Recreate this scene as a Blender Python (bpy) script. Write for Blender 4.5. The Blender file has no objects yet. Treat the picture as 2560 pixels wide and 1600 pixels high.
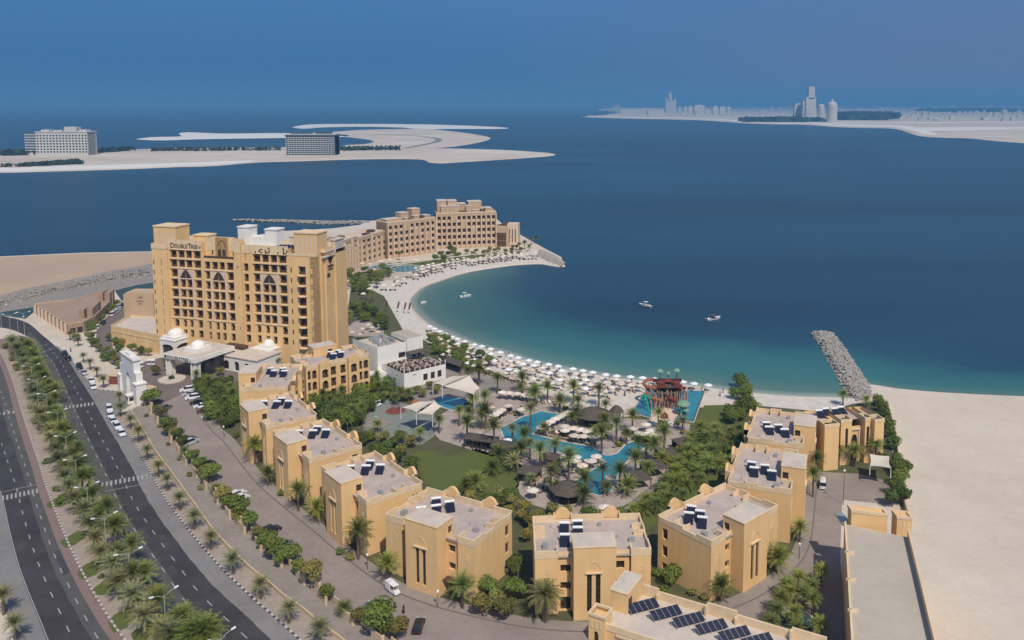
import bpy, bmesh, math, random
from mathutils import Vector, Matrix
from mathutils.geometry import tessellate_polygon
R = math.radians
S = bpy.context.scene
C = S.collection
# ---------------------------------------------------------------- camera
CH, FPX, CX, CY = 97.0, 2080.0, 1400.0, 480.0
PITCH = math.atan((CY - 259.0) / FPX)
cd = bpy.data.cameras.new('camera'); cam = bpy.data.objects.new('camera', cd); C.objects.link(cam)
cam.location = (0, 0, CH); cam.rotation_euler = (math.pi / 2 - PITCH, 0, 0)
cd.sensor_width = 36; cd.lens = FPX / 2560 * 36
cd.shift_x = (1280 - CX) / 2560; cd.shift_y = -(800 - CY) / 2560
cd.clip_start = 1; cd.clip_end = 200000
S.camera = cam
# ---------------------------------------------------------------- light and exposure
SUN_AZ = Vector((0.36, -0.93, 0)).normalized(); SUN_EL = R(52)
sd = Vector((SUN_AZ.x * math.cos(SUN_EL), SUN_AZ.y * math.cos(SUN_EL), math.sin(SUN_EL)))
sl = bpy.data.lights.new('sun', 'SUN'); sl.energy = 3.25; sl.angle = R(0.6); sl.color = (1.0, 0.93, 0.82)
so = bpy.data.objects.new('sun', sl); C.objects.link(so); so.rotation_euler = sd.to_track_quat('Z', 'Y').to_euler()
w = bpy.data.worlds.new('World'); S.world = w; w.use_nodes = True
nt = w.node_tree; nt.nodes.clear()
sky = nt.nodes.new('ShaderNodeTexSky'); sky.sky_type = 'NISHITA'; sky.sun_disc = False
sky.sun_elevation = SUN_EL; sky.sun_rotation = math.atan2(SUN_AZ.x, SUN_AZ.y)
sky.air_density = 1.0; sky.dust_density = 0.6; sky.ozone_density = 3.0
bg = nt.nodes.new('ShaderNodeBackground'); bg.inputs[1].default_value = 0.11
wo = nt.nodes.new('ShaderNodeOutputWorld')
tc = nt.nodes.new('ShaderNodeTexCoord'); sx = nt.nodes.new('ShaderNodeSeparateXYZ')
nt.links.new(tc.outputs['Generated'], sx.inputs[0])
# the low sky seen in the picture: deep blue air over the sea, dusty violet over the mainland
def ramp(stops, src):
    r_ = nt.nodes.new('ShaderNodeValToRGB'); c_ = r_.color_ramp
    c_.elements[0].position, c_.elements[0].color = stops[0][0], (*stops[0][1], 1)
    c_.elements[1].position, c_.elements[1].color = stops[-1][0], (*stops[-1][1], 1)
    for p_, q_ in stops[1:-1]: e_ = c_.elements.new(p_); e_.color = (*q_, 1)
    nt.links.new(src, r_.inputs[0]); return r_.outputs[0]
SEA_SKY = ramp([(0.0, (0.034, 0.132, 0.300)), (0.05, (0.044, 0.152, 0.340)), (0.13, (0.068, 0.190, 0.410)), (0.3, (0.15, 0.33, 0.60))], sx.outputs[2])
LAND_SKY = ramp([(0.0, (0.140, 0.185, 0.31)), (0.05, (0.120, 0.18, 0.325)), (0.13, (0.100, 0.190, 0.38)), (0.3, (0.16, 0.32, 0.60))], sx.outputs[2])
rx = nt.nodes.new('ShaderNodeMapRange'); rx.interpolation_type = 'SMOOTHSTEP'; rx.inputs[1].default_value = -0.25; rx.inputs[2].default_value = 0.6
nt.links.new(sx.outputs[0], rx.inputs[0])
mv = nt.nodes.new('ShaderNodeMixRGB'); nt.links.new(rx.outputs[0], mv.inputs[0]); nt.links.new(SEA_SKY, mv.inputs[1]); nt.links.new(LAND_SKY, mv.inputs[2])
sc_ = nt.nodes.new('ShaderNodeVectorMath'); sc_.operation = 'SCALE'; sc_.inputs[3].default_value = 1 / 0.11
nt.links.new(mv.outputs[0], sc_.inputs[0])
tint = nt.nodes.new('ShaderNodeMixRGB'); tint.blend_type = 'MULTIPLY'; tint.inputs[0].default_value = 1; tint.inputs[2].default_value = (0.95, 0.93, 1.0, 1)
nt.links.new(sky.outputs[0], tint.inputs[1])
up = nt.nodes.new('ShaderNodeMapRange'); up.interpolation_type = 'SMOOTHSTEP'; up.inputs[1].default_value = 0.12; up.inputs[2].default_value = 0.45
nt.links.new(sx.outputs[2], up.inputs[0])
mx = nt.nodes.new('ShaderNodeMixRGB'); nt.links.new(up.outputs[0], mx.inputs[0]); nt.links.new(sc_.outputs[0], mx.inputs[1]); nt.links.new(tint.outputs[0], mx.inputs[2])
nt.links.new(mx.outputs[0], bg.inputs[0]); nt.links.new(bg.outputs[0], wo.inputs[0])
S.view_settings.view_transform = 'Standard'; S.view_settings.look = 'None'
S.view_settings.exposure = 0.10; S.view_settings.gamma = 1; S.view_settings.use_curve_mapping = False
S.cycles.max_bounces = 4; S.cycles.diffuse_bounces = 2; S.cycles.glossy_bounces = 2; S.cycles.volume_bounces = 0
S.cycles.transparent_max_bounces = 4; S.cycles.caustics_reflective = False; S.cycles.caustics_refractive = False
S.cycles.volume_max_steps = 16
# ---------------------------------------------------------------- helpers
_sp, _cp = math.sin(PITCH), math.cos(PITCH)
def P(x, y, z=0.0):
    """a photo measurement (2560 px wide) turned into the surveyed point of the place at height z"""
    a = (x - CX) / FPX; b = -(y - CY) / FPX
    d = Vector((a, _cp + b * _sp, -_sp + b * _cp))
    return Vector((0, 0, CH)) + d * ((z - CH) / d.z)
def PL(pts, z=0.0): return [P(x, y, z) for x, y in pts]
def Z(o, s, pts, z=0.0): return [P(o[0] + x / s, o[1] + y / s, z) for x, y in pts]
def px(v):
    """back from a point to photo pixels"""
    q = Vector(v) - Vector((0, 0, CH)); f = q.y * _cp - q.z * _sp; u = q.y * _sp + q.z * _cp
    return CX + q.x / f * FPX, CY - u / f * FPX
rnd = random.Random(7)

def mat(name, col, rough=0.8, noise=None, col2=None, bump=0.0, bscale=4.0, spec=0.3, metal=0.0, coord='pos', stretch=None):
    m = bpy.data.materials.new(name); m.use_nodes = True
    t = m.node_tree; b = t.nodes['Principled BSDF']
    b.inputs['Base Color'].default_value = (*col, 1); b.inputs['Roughness'].default_value = rough
    b.inputs['Specular IOR Level'].default_value = spec; b.inputs['Metallic'].default_value = metal
    if noise or bump:
        if coord == 'pos': g = t.nodes.new('ShaderNodeNewGeometry').outputs['Position']
        else: g = t.nodes.new('ShaderNodeTexCoord').outputs['Object']
        if stretch:
            mp = t.nodes.new('ShaderNodeMapping'); mp.inputs['Scale'].default_value = stretch
            t.links.new(g, mp.inputs[0]); g = mp.outputs[0]
    if noise:
        n = t.nodes.new('ShaderNodeTexNoise'); n.inputs['Scale'].default_value = noise; n.inputs['Detail'].default_value = 6
        n.inputs['Roughness'].default_value = 0.65
        t.links.new(g, n.inputs['Vector'])
        r = t.nodes.new('ShaderNodeValToRGB'); r.color_ramp.elements[0].position = 0.32; r.color_ramp.elements[1].position = 0.7
        c2 = col2 or tuple(c * 0.82 for c in col)
        r.color_ramp.elements[0].color = (*c2, 1); r.color_ramp.elements[1].color = (*col, 1)
        t.links.new(n.outputs[0], r.inputs[0]); t.links.new(r.outputs[0], b.inputs['Base Color'])
    if bump:
        n2 = t.nodes.new('ShaderNodeTexNoise'); n2.inputs['Scale'].default_value = bscale; n2.inputs['Detail'].default_value = 4
        t.links.new(g, n2.inputs['Vector'])
        bp = t.nodes.new('ShaderNodeBump'); bp.inputs['Strength'].default_value = bump; bp.inputs['Distance'].default_value = 0.3
        t.links.new(n2.outputs[0], bp.inputs['Height']); t.links.new(bp.outputs[0], b.inputs['Normal'])
    return m
M = {}
def D(k, *a, **kw): M[k] = mat(k, *a, **kw)
def vary(k, amt=.5, warm=(1.35, 1.12, .8)):
    """plants differ from one to the next: brightness and yellowness by individual"""
    t = M[k].node_tree; b = t.nodes['Principled BSDF']; src = b.inputs['Base Color'].links[0].from_socket
    oi = t.nodes.new('ShaderNodeObjectInfo'); mr = t.nodes.new('ShaderNodeMapRange'); mr.inputs[3].default_value = 1 - amt * .6; mr.inputs[4].default_value = 1 + amt
    t.links.new(oi.outputs['Random'], mr.inputs[0]); vm = t.nodes.new('ShaderNodeVectorMath'); vm.operation = 'SCALE'; t.links.new(src, vm.inputs[0]); t.links.new(mr.outputs[0], vm.inputs[3])
    ml = t.nodes.new('ShaderNodeMath'); ml.operation = 'MULTIPLY'; ml.inputs[1].default_value = 7.31; t.links.new(oi.outputs['Random'], ml.inputs[0]); fr = t.nodes.new('ShaderNodeMath'); fr.operation = 'FRACT'; t.links.new(ml.outputs[0], fr.inputs[0])
    mw = t.nodes.new('ShaderNodeMixRGB'); mw.blend_type = 'MULTIPLY'; mw.inputs[2].default_value = (*warm, 1); t.links.new(fr.outputs[0], mw.inputs[0]); t.links.new(vm.outputs[0], mw.inputs[1]); t.links.new(mw.outputs[0], b.inputs['Base Color'])
def streak(k, amt=.16):
    """rain streaks and faded patches on plaster"""
    t = M[k].node_tree; b = t.nodes['Principled BSDF']; src = b.inputs['Base Color'].links[0].from_socket
    g = t.nodes.new('ShaderNodeNewGeometry'); mp = t.nodes.new('ShaderNodeMapping'); mp.inputs['Scale'].default_value = (.7, .7, .09); t.links.new(g.outputs['Position'], mp.inputs[0])
    n = t.nodes.new('ShaderNodeTexNoise'); n.inputs['Scale'].default_value = 1; n.inputs['Detail'].default_value = 5; t.links.new(mp.outputs[0], n.inputs['Vector'])
    n2 = t.nodes.new('ShaderNodeTexNoise'); n2.inputs['Scale'].default_value = .12; n2.inputs['Detail'].default_value = 3; t.links.new(g.outputs['Position'], n2.inputs['Vector'])
    ad = t.nodes.new('ShaderNodeMath'); ad.operation = 'ADD'; t.links.new(n.outputs[0], ad.inputs[0]); t.links.new(n2.outputs[0], ad.inputs[1])
    mr = t.nodes.new('ShaderNodeMapRange'); mr.inputs[1].default_value = .75; mr.inputs[2].default_value = 1.25; mr.inputs[3].default_value = 1 - amt; mr.inputs[4].default_value = 1 + amt * .5; t.links.new(ad.outputs[0], mr.inputs[0])
    vm = t.nodes.new('ShaderNodeVectorMath'); vm.operation = 'SCALE'; t.links.new(src, vm.inputs[0]); t.links.new(mr.outputs[0], vm.inputs[3]); t.links.new(vm.outputs[0], b.inputs['Base Color'])
D('ochre', (0.82, 0.54, 0.255), 0.85, noise=0.25, col2=(0.76, 0.49, 0.225), coord='obj', stretch=(1, 1, 0.35))
D('ochre_trim', (0.84, 0.63, 0.385), 0.85, noise=0.5, coord='obj')
D('pinkwall', (0.57, 0.40, 0.25), 0.85, noise=0.2, col2=(0.50, 0.345, 0.215))
D('pinktrim', (0.70, 0.52, 0.37), 0.85)
D('lowpink', (0.40, 0.275, 0.19), 0.85, noise=0.1, col2=(0.36, 0.24, 0.17))
D('roofgrey', (0.58, 0.455, 0.375), 0.9, noise=0.25, col2=(0.42, 0.35, 0.31))
D('rooftop', (0.68, 0.565, 0.45), 0.9, noise=0.3, col2=(0.54, 0.47, 0.40))
D('roofpale', (0.52, 0.45, 0.36), 0.9, noise=0.04, col2=(0.45, 0.39, 0.31))
D('white', (0.86, 0.82, 0.75), 0.7, noise=0.2, col2=(0.80, 0.76, 0.69))
D('paint', (0.8, 0.79, 0.76), 0.5)
D('glass', (0.035, 0.028, 0.025), 0.15, spec=0.5)
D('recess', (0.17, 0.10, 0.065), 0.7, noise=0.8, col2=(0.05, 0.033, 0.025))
D('mullion', (0.55, 0.37, 0.19), 0.6)
D('bronze', (0.10, 0.055, 0.03), 0.6)
D('solar', (0.018, 0.02, 0.035), 0.25, spec=0.5)
D('solarline', (0.35, 0.35, 0.38), 0.5)
D('sand', (0.66, 0.575, 0.465), 0.95, noise=0.02, col2=(0.58, 0.485, 0.375), bump=0.2, bscale=0.5)
D('sandleft', (0.52, 0.37, 0.245), 0.95, noise=0.012, col2=(0.42, 0.31, 0.22))
D('beach', (0.70, 0.63, 0.54), 0.95, noise=0.35, col2=(0.56, 0.49, 0.41), bump=0.4, bscale=1.0)
D('paver', (0.33, 0.265, 0.225), 0.9, noise=0.08, col2=(0.28, 0.23, 0.20))
D('plaza', (0.21, 0.165, 0.145), 0.9, noise=0.1, col2=(0.175, 0.14, 0.125))
D('walk', (0.33, 0.28, 0.24), 0.9, noise=0.1, col2=(0.28, 0.235, 0.20))
D('strip', (0.42, 0.345, 0.275), 0.95, noise=0.4, col2=(0.32, 0.25, 0.20))
D('deck', (0.48, 0.40, 0.34), 0.9, noise=0.3, col2=(0.34, 0.27, 0.23))
D('redpave', (0.27, 0.18, 0.155), 0.9, noise=0.5, col2=(0.22, 0.16, 0.14))
D('asphalt', (0.070, 0.062, 0.062), 0.85, noise=0.12, col2=(0.050, 0.043, 0.047))
D('asphaltworn', (0.115, 0.108, 0.10), 0.9, noise=0.08, col2=(0.092, 0.086, 0.082))
D('lay', (0.27, 0.255, 0.235), 0.9, noise=0.07, col2=(0.215, 0.20, 0.185))
D('mark', (0.36, 0.345, 0.325), 0.7)
D('kerbw', (0.52, 0.50, 0.46), 0.8)
D('kerbd', (0.09, 0.085, 0.08), 0.8)
D('kerbgrey', (0.20, 0.17, 0.15), 0.9)
D('cream', (0.66, 0.50, 0.31), 0.85, noise=0.3, col2=(0.58, 0.44, 0.28))
D('lawn', (0.125, 0.135, 0.033), 0.95, noise=0.12, col2=(0.095, 0.125, 0.028), bump=0.3, bscale=6)
D('soil', (0.13, 0.115, 0.06), 0.95, noise=0.25, col2=(0.075, 0.085, 0.03))
D('rock', (0.36, 0.315, 0.265), 0.95, noise=0.6, col2=(0.22, 0.19, 0.165), bump=0.8, bscale=1.2)
D('rockpale', (0.42, 0.385, 0.335), 0.95, noise=0.5, col2=(0.27, 0.245, 0.215), bump=0.6, bscale=1.2)
D('poolw', (0.04, 0.25, 0.31), 0.12, noise=0.3, col2=(0.03, 0.20, 0.265), spec=0.4)
D('trunk', (0.16, 0.11, 0.075), 0.95)
D('frond', (0.17, 0.205, 0.045), 0.6, noise=1.5, col2=(0.09, 0.125, 0.025), coord='obj')
D('fronddate', (0.20, 0.215, 0.10), 0.65, noise=1.5, col2=(0.12, 0.14, 0.06), coord='obj')
D('leaf', (0.125, 0.165, 0.032), 0.7, noise=0.9, col2=(0.06, 0.10, 0.018), coord='obj')
D('leafdry', (0.22, 0.205, 0.06), 0.75, noise=0.9, col2=(0.10, 0.11, 0.03), coord='obj')
D('umbrella', (0.72, 0.64, 0.54), 0.8, noise=2.0, coord='obj')
D('umbrellaw', (0.80, 0.80, 0.78), 0.8)
D('wood', (0.07, 0.045, 0.035), 0.8)
D('cushion', (0.40, 0.27, 0.20), 0.9)
D('thatch', (0.14, 0.11, 0.085), 0.95, noise=1.2, col2=(0.08, 0.065, 0.05))
D('sail', (0.66, 0.58, 0.46), 0.8)
D('steel', (0.42, 0.42, 0.40), 0.4, metal=0.4)
D('lamppost', (0.36, 0.38, 0.28), 0.5)
D('tyre', (0.02, 0.02, 0.02), 0.9)
D('carglass', (0.02, 0.022, 0.026), 0.1, spec=0.6)
for k, c in dict(white=(0.75, 0.75, 0.74), black=(0.02, 0.02, 0.022), green=(0.13, 0.17, 0.16), silver=(0.45, 0.46, 0.47), maroon=(0.09, 0.035, 0.045), grey=(0.10, 0.10, 0.11)).items():
    D('car' + k, c, 0.25, spec=0.6)
D('red', (0.22, 0.045, 0.03), 0.7, noise=1.5); D('orange', (0.36, 0.14, 0.07), 0.7, noise=1.5); D('slidegreen', (0.03, 0.36, 0.22), 0.4)
D('mintgreen', (0.20, 0.33, 0.22), 0.6); D('blue', (0.06, 0.07, 0.32), 0.6); D('playgreen', (0.25, 0.265, 0.23), 0.9, noise=0.4)
D('playred', (0.24, 0.07, 0.055), 0.8); D('skin', (0.35, 0.2, 0.13), 0.7); D('cloth', (0.03, 0.03, 0.04), 0.9); D('clothred', (0.3, 0.07, 0.06), 0.9)
D('farwhite', (0.60, 0.58, 0.53), 0.8, noise=0.02, col2=(0.52, 0.50, 0.46)); D('fargreen', (0.05, 0.075, 0.05), 0.95, noise=0.01)
D('farsand', (0.68, 0.61, 0.51), 0.95, noise=0.004, col2=(0.50, 0.40, 0.31)); D('farshore', (0.74, 0.71, 0.64), 0.95)
D('farblue', (0.07, 0.11, 0.13), 0.5); D('canal', (0.045, 0.075, 0.075), 0.6); D('redroof', (0.30, 0.10, 0.07), 0.9)

for k_ in ('frond', 'fronddate', 'leaf', 'leafdry'): vary(k_)
for k_ in ('ochre', 'ochre_trim', 'pinkwall', 'lowpink', 'white', 'roofgrey', 'rooftop', 'roofpale', 'cream'): streak(k_, .07)
vary('umbrella', .22, (1.0, .93, .84)); streak('sand', .07)
for k_ in ('paver', 'plaza', 'asphalt', 'lay', 'walk', 'asphaltworn'): streak(k_, .12)
def tag(o, label=None, cat=None, group=None, kind=None):
    if label: o['label'] = label
    if cat: o['category'] = cat
    if group: o['group'] = group
    if kind: o['kind'] = kind
    return o
def empty(name, label, cat, loc=(0, 0, 0), rz=0.0, group=None, sc=1.0):
    o = bpy.data.objects.new(name, None); C.objects.link(o); o.location = loc; o.rotation_euler = (0, 0, rz)
    o.scale = (sc, sc, sc); o.empty_display_size = 0.5
    return tag(o, label, cat, group)
class MB:
    def __init__(s): s.v = []; s.f = []; s.m = []
    def face(s, pts, mi=0):
        n = len(s.v); s.v += [tuple(p) for p in pts]; s.f.append(tuple(range(n, n + len(pts)))); s.m.append(mi); return s
    def box(s, x0, x1, y0, y1, z0, z1, mi=0):
        n = len(s.v)
        s.v += [(x0, y0, z0), (x1, y0, z0), (x1, y1, z0), (x0, y1, z0), (x0, y0, z1), (x1, y0, z1), (x1, y1, z1), (x0, y1, z1)]
        s.f += [(n, n + 3, n + 2, n + 1), (n + 4, n + 5, n + 6, n + 7), (n, n + 1, n + 5, n + 4), (n + 1, n + 2, n + 6, n + 5), (n + 2, n + 3, n + 7, n + 6), (n + 3, n, n + 4, n + 7)]
        s.m += [mi] * 6; return s
    def prism(s, poly, z0, z1, mi=0, cap=True):
        p = [Vector((q[0], q[1], 0)) for q in poly]
        a = sum(p[i].x * p[(i + 1) % len(p)].y - p[(i + 1) % len(p)].x * p[i].y for i in range(len(p)))
        if a < 0: p.reverse()
        n = len(s.v); k = len(p)
        s.v += [(q.x, q.y, z0) for q in p] + [(q.x, q.y, z1) for q in p]
        for i in range(k):
            j = (i + 1) % k; s.f.append((n + i, n + j, n + k + j, n + k + i)); s.m.append(mi)
        if cap:
            for t in tessellate_polygon([p]):
                t = list(t); q = [p[i] for i in t]
                if (q[1] - q[0]).cross(q[2] - q[0]).z < 0: t.reverse()
                s.f.append(tuple(n + k + i for i in t)); s.m.append(mi)
        return s
    def tube(s, a, b, r0, r1=None, n=6, mi=0):
        r1 = r0 if r1 is None else r1; a = Vector(a); b = Vector(b); d = (b - a).normalized()
        u = d.orthogonal().normalized(); w_ = d.cross(u); k = len(s.v)
        for c, r in ((a, r0), (b, r1)):
            for i in range(n):
                t = 2 * math.pi * i / n; s.v.append(tuple(c + (u * math.cos(t) + w_ * math.sin(t)) * r))
        for i in range(n):
            j = (i + 1) % n; s.f.append((k + i, k + j, k + n + j, k + n + i)); s.m.append(mi)
        s.f.append(tuple(k + n + i for i in range(n))); s.m.append(mi)
        s.f.append(tuple(k + i for i in reversed(range(n)))); s.m.append(mi)
        return s
    def lathe(s, prof, n=12, c=(0, 0), mi=0, a0=0, sy=1.0):
        k = len(s.v)
        for r, z in prof:
            for i in range(n):
                t = a0 + 2 * math.pi * i / n; s.v.append((c[0] + r * math.cos(t), c[1] + r * sy * math.sin(t), z))
        for q in range(len(prof) - 1):
            for i in range(n):
                j = (i + 1) % n; s.f.append((k + q * n + i, k + q * n + j, k + (q + 1) * n + j, k + (q + 1) * n + i)); s.m.append(mi)
        return s
    def data(s, name, mats):
        me = bpy.data.meshes.new(name); me.from_pydata(s.v, [], s.f)
        for m_ in (mats if isinstance(mats, (list, tuple)) else [mats]): me.materials.append(M[m_] if isinstance(m_, str) else m_)
        me.polygons.foreach_set('material_index', s.m); me.update(); return me
    def build(s, name, mats, parent=None, loc=None):
        return put(name, s.data(name, mats), parent, loc)
def put(name, me, parent=None, loc=None, rz=None):
    o = bpy.data.objects.new(name, me); C.objects.link(o)
    if parent: o.parent = parent
    if loc is not None: o.location = loc
    if rz is not None: o.rotation_euler = (0, 0, rz)
    return o
def copy_tree(o, parent=None):
    c = o.copy(); C.objects.link(c); c.parent = parent
    for ch in o.children: copy_tree(ch, c)
    return c
def sheet(name, poly, z, m, kind='structure', label=None, cat=None, parent=None):
    mb = MB(); p = [Vector((q[0], q[1], 0)) for q in poly]
    mb.v = [(q.x, q.y, z) for q in p]
    for t in tessellate_polygon([p]):
        t = list(t); q = [p[i] for i in t]
        if (q[1] - q[0]).cross(q[2] - q[0]).z < 0: t.reverse()
        mb.f.append(tuple(t)); mb.m.append(0)
    o = mb.build(name, m, parent)
    return tag(o, label, cat, kind=kind)
def spline(pts, step=4.0):
    """evenly spaced smooth line through points"""
    p = [Vector((q[0], q[1], 0)) for q in pts]
    p = [p[0] * 2 - p[1]] + p + [p[-1] * 2 - p[-2]]; out = []
    for i in range(1, len(p) - 2):
        a, b, c, d = p[i - 1:i + 3]
        k = max(2, int((c - b).length / 1.5))
        for j in range(k):
            t = j / k
            out.append(0.5 * ((2 * b) + (c - a) * t + (2 * a - 5 * b + 4 * c - d) * t * t + (3 * b - a - 3 * c + d) * t ** 3))
    out.append(p[-2])
    return resample(out, step)
def resample(pts, step=None, n=None):
    L = [0.0]
    for i in range(1, len(pts)): L.append(L[-1] + (pts[i] - pts[i - 1]).length)
    if n is None: n = max(2, int(L[-1] / step) + 1)
    out = []; j = 0
    for i in range(n):
        t = L[-1] * i / (n - 1)
        while j < len(L) - 2 and L[j + 1] < t: j += 1
        s_ = (t - L[j]) / max(1e-6, L[j + 1] - L[j]); out.append(pts[j].lerp(pts[j + 1], min(1, max(0, s_))))
    return out
def ribbon_between(a, b, n=60, f0=0.0, f1=1.0):
    A = resample(spline(a, 2), n=n); B = resample(spline(b, 2), n=n)
    return [A[i].lerp(B[i], f0) for i in range(n)], [A[i].lerp(B[i], f1) for i in range(n)]
def strip_mesh(mb, A, B, z, mi=0):
    k = len(mb.v); n = len(A)
    mb.v += [(p.x, p.y, z) for p in A] + [(p.x, p.y, z) for p in B]
    for i in range(n - 1):
        q = (k + i, k + n + i, k + n + i + 1, k + i + 1)
        v = [Vector(mb.v[j]) for j in q]
        if (v[1] - v[0]).cross(v[2] - v[0]).z < 0: q = q[::-1]
        mb.f.append(q); mb.m.append(mi)
def offset(line, d):
    out = []
    for i, p in enumerate(line):
        t = (line[min(i + 1, len(line) - 1)] - line[max(i - 1, 0)]).normalized()
        out.append(p + Vector((-t.y, t.x, 0)) * d)
    return out
def wall_along(mb, line, d0, d1, z0, z1, mi=0):
    A = offset(line, d0); B = offset(line, d1)
    for i in range(len(line) - 1):
        mb.prism([A[i], A[i + 1], B[i + 1], B[i]], z0, z1, mi)
# ---------------------------------------------------------------- sea and land
T5 = ((0, 1200), 3.78); T4 = ((0, 900), 3.78)
BEACH_PX = [(1405, 664), (1380, 660), (1353, 656), (1300, 658), (1244, 664), (1162, 677), (1107, 693), (1053, 712), (1025, 733), (1015, 748), (1019, 766), (1038, 788), (1066, 810), (1107, 831), (1173, 860), (1246, 881), (1318, 904), (1405, 922), (1477, 935), (1550, 947), (1625, 952), (1764, 968), (1864, 981), (1996, 991), (2095, 993), (2135, 997)]
RIGHT_PX = [(2178, 961), (2227, 969), (2300, 977), (2430, 985), (2600, 992), (2900, 1000)]
beach = spline(PL(BEACH_PX), 5.0)
rshore = spline(PL(RIGHT_PX), 8.0)
land = [P(-300, 655), P(0, 641), P(200, 632), P(383, 628), P(560, 600), P(700, 578), P(830, 571), P(900, 562), P(925, 552), P(1060, 544), P(1240, 548), P(1262, 566), P(1300, 588), P(1353, 618), P(1395, 640)]
land = [Vector((p.x, p.y, 0)) for p in land] + beach + rshore + [Vector((420, 60, 0)), Vector((-300, 60, 0)), Vector((-420, 200, 0))]
mb = MB()
def slab(mb, poly, z1, z0, grow):
    p = [Vector((q[0], q[1], 0)) for q in poly]; k = len(p)
    a = sum(p[i].x * p[(i + 1) % k].y - p[(i + 1) % k].x * p[i].y for i in range(k))
    if a < 0: p.reverse()
    o = []
    for i in range(k):
        t = (p[(i + 1) % k] - p[i - 1]).normalized(); o.append(p[i] + Vector((t.y, -t.x, 0)) * grow)
    n = len(mb.v); mb.v += [(q.x, q.y, z1) for q in p] + [(q.x, q.y, z0) for q in o]
    for i in range(k):
        j = (i + 1) % k; mb.f.append((n + i, n + k + i, n + k + j, n + j)); mb.m.append(0)
    for t in tessellate_polygon([p]):
        t = list(t); q = [p[i] for i in t]
        if (q[1] - q[0]).cross(q[2] - q[0]).z < 0: t.reverse()
        mb.f.append(tuple(n + i for i in t)); mb.m.append(0)
slab(mb, land, 0.0, -2.4, 7.0)
tag(mb.build('ground', 'sand'), kind='structure')
# beach sand belt, paler than the fill
bi = [P(x, y) for x, y in [(1395, 640), (1330, 628), (1240, 633), (1150, 640), (1060, 655), (985, 668), (950, 690), (915, 715), (925, 740), (950, 770), (985, 800), (1010, 830), (1060, 850), (1110, 880), (1180, 905), (1225, 925), (1290, 945), (1340, 975), (1380, 1000), (1450, 1035), (1560, 1040), (1600, 1025), (1640, 990), (1740, 1000), (1850, 1010), (1980, 1020), (2060, 1030), (2120, 1030)]]
bl = [Vector((p.x, p.y, 0)) for p in bi]
sheet('beach_sand', bl + list(reversed(beach)), 0.012, 'beach')
sheet('left_sand', [P(-250, 656), P(0, 643), P(200, 634), P(400, 629), P(520, 610), P(520, 680), P(400, 668), P(250, 692), P(100, 725), P(0, 748), P(-250, 790)], 0.014, 'sandleft')
# sea: one big sheet, finer round the bay so that its shallows can carry a bed depth
import numpy as np
def axis(lo, hi, st, far):
    a = list(np.arange(lo, hi, st)); l = []; d = st
    x = lo
    while x > -far: d *= 1.5; x -= d; l.append(x)
    r = []; d = st; x = a[-1]
    while x < far: d *= 1.5; x += d; r.append(x)
    return np.array(l[::-1] + a + r)
xs = axis(-150, 330, 4.0, 30000); ys = axis(240, 640, 4.0, 38000); ys = ys[ys > -3000]
X, Y = np.meshgrid(xs, ys, indexing='ij')
def dist(line, X, Y):
    best = np.full(X.shape, 1e9)
    for i in range(len(line) - 1):
        a, b = line[i], line[i + 1]; dx, dy = b.x - a.x, b.y - a.y; L = dx * dx + dy * dy + 1e-9
        t = np.clip(((X - a.x) * dx + (Y - a.y) * dy) / L, 0, 1)
        best = np.minimum(best, np.hypot(X - a.x - t * dx, Y - a.y - t * dy))
    return best
d1 = dist(beach[14:], X, Y) * (1 + np.clip((Y - 400) / 90, 0, 1.6)); d2 = dist(rshore, X, Y) * 2.2 + 2
dd = np.minimum(d1, d2)
nx, ny = X.shape
me = bpy.data.meshes.new('sea')
vs = np.stack([X, Y, np.full(X.shape, -0.7)], -1).reshape(-1, 3)
fs = [(i * ny + j, (i + 1) * ny + j, (i + 1) * ny + j + 1, i * ny + j + 1) for i in range(nx - 1) for j in range(ny - 1)]
me.from_pydata(vs.tolist(), [], fs)
at = me.attributes.new('bed', 'FLOAT', 'POINT'); at.data.foreach_set('value', np.clip(dd, 0, 400).reshape(-1).astype(np.float32))
m = bpy.data.materials.new('sea_water'); m.use_nodes = True; t = m.node_tree; b = t.nodes['Principled BSDF']
an = t.nodes.new('ShaderNodeAttribute'); an.attribute_name = 'bed'
g = t.nodes.new('ShaderNodeNewGeometry')
nz = t.nodes.new('ShaderNodeTexNoise'); nz.inputs['Scale'].default_value = 0.02; nz.inputs['Detail'].default_value = 4
t.links.new(g.outputs['Position'], nz.inputs['Vector'])
ma = t.nodes.new('ShaderNodeMath'); ma.operation = 'MULTIPLY_ADD'; ma.inputs[1].default_value = 34; ma.inputs[2].default_value = -17
t.links.new(nz.outputs[0], ma.inputs[0])
mr0 = t.nodes.new('ShaderNodeMapRange'); mr0.inputs[1].default_value = 6; mr0.inputs[2].default_value = 40
t.links.new(an.outputs['Fac'], mr0.inputs[0])
mu = t.nodes.new('ShaderNodeMath'); mu.operation = 'MULTIPLY'; t.links.new(ma.outputs[0], mu.inputs[0]); t.links.new(mr0.outputs[0], mu.inputs[1])
ad = t.nodes.new('ShaderNodeMath'); ad.operation = 'ADD'; t.links.new(an.outputs['Fac'], ad.inputs[0]); t.links.new(mu.outputs[0], ad.inputs[1])
dv = t.nodes.new('ShaderNodeMath'); dv.operation = 'DIVIDE'; dv.inputs[1].default_value = 100; t.links.new(ad.outputs[0], dv.inputs[0])
rp = t.nodes.new('ShaderNodeValToRGB'); cr = rp.color_ramp
cr.elements[0].position = 0.0; cr.elements[0].color = (0.40, 0.42, 0.34, 1)
cr.elements[1].position = 0.95; cr.elements[1].color = (0.010, 0.042, 0.066, 1)
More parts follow.
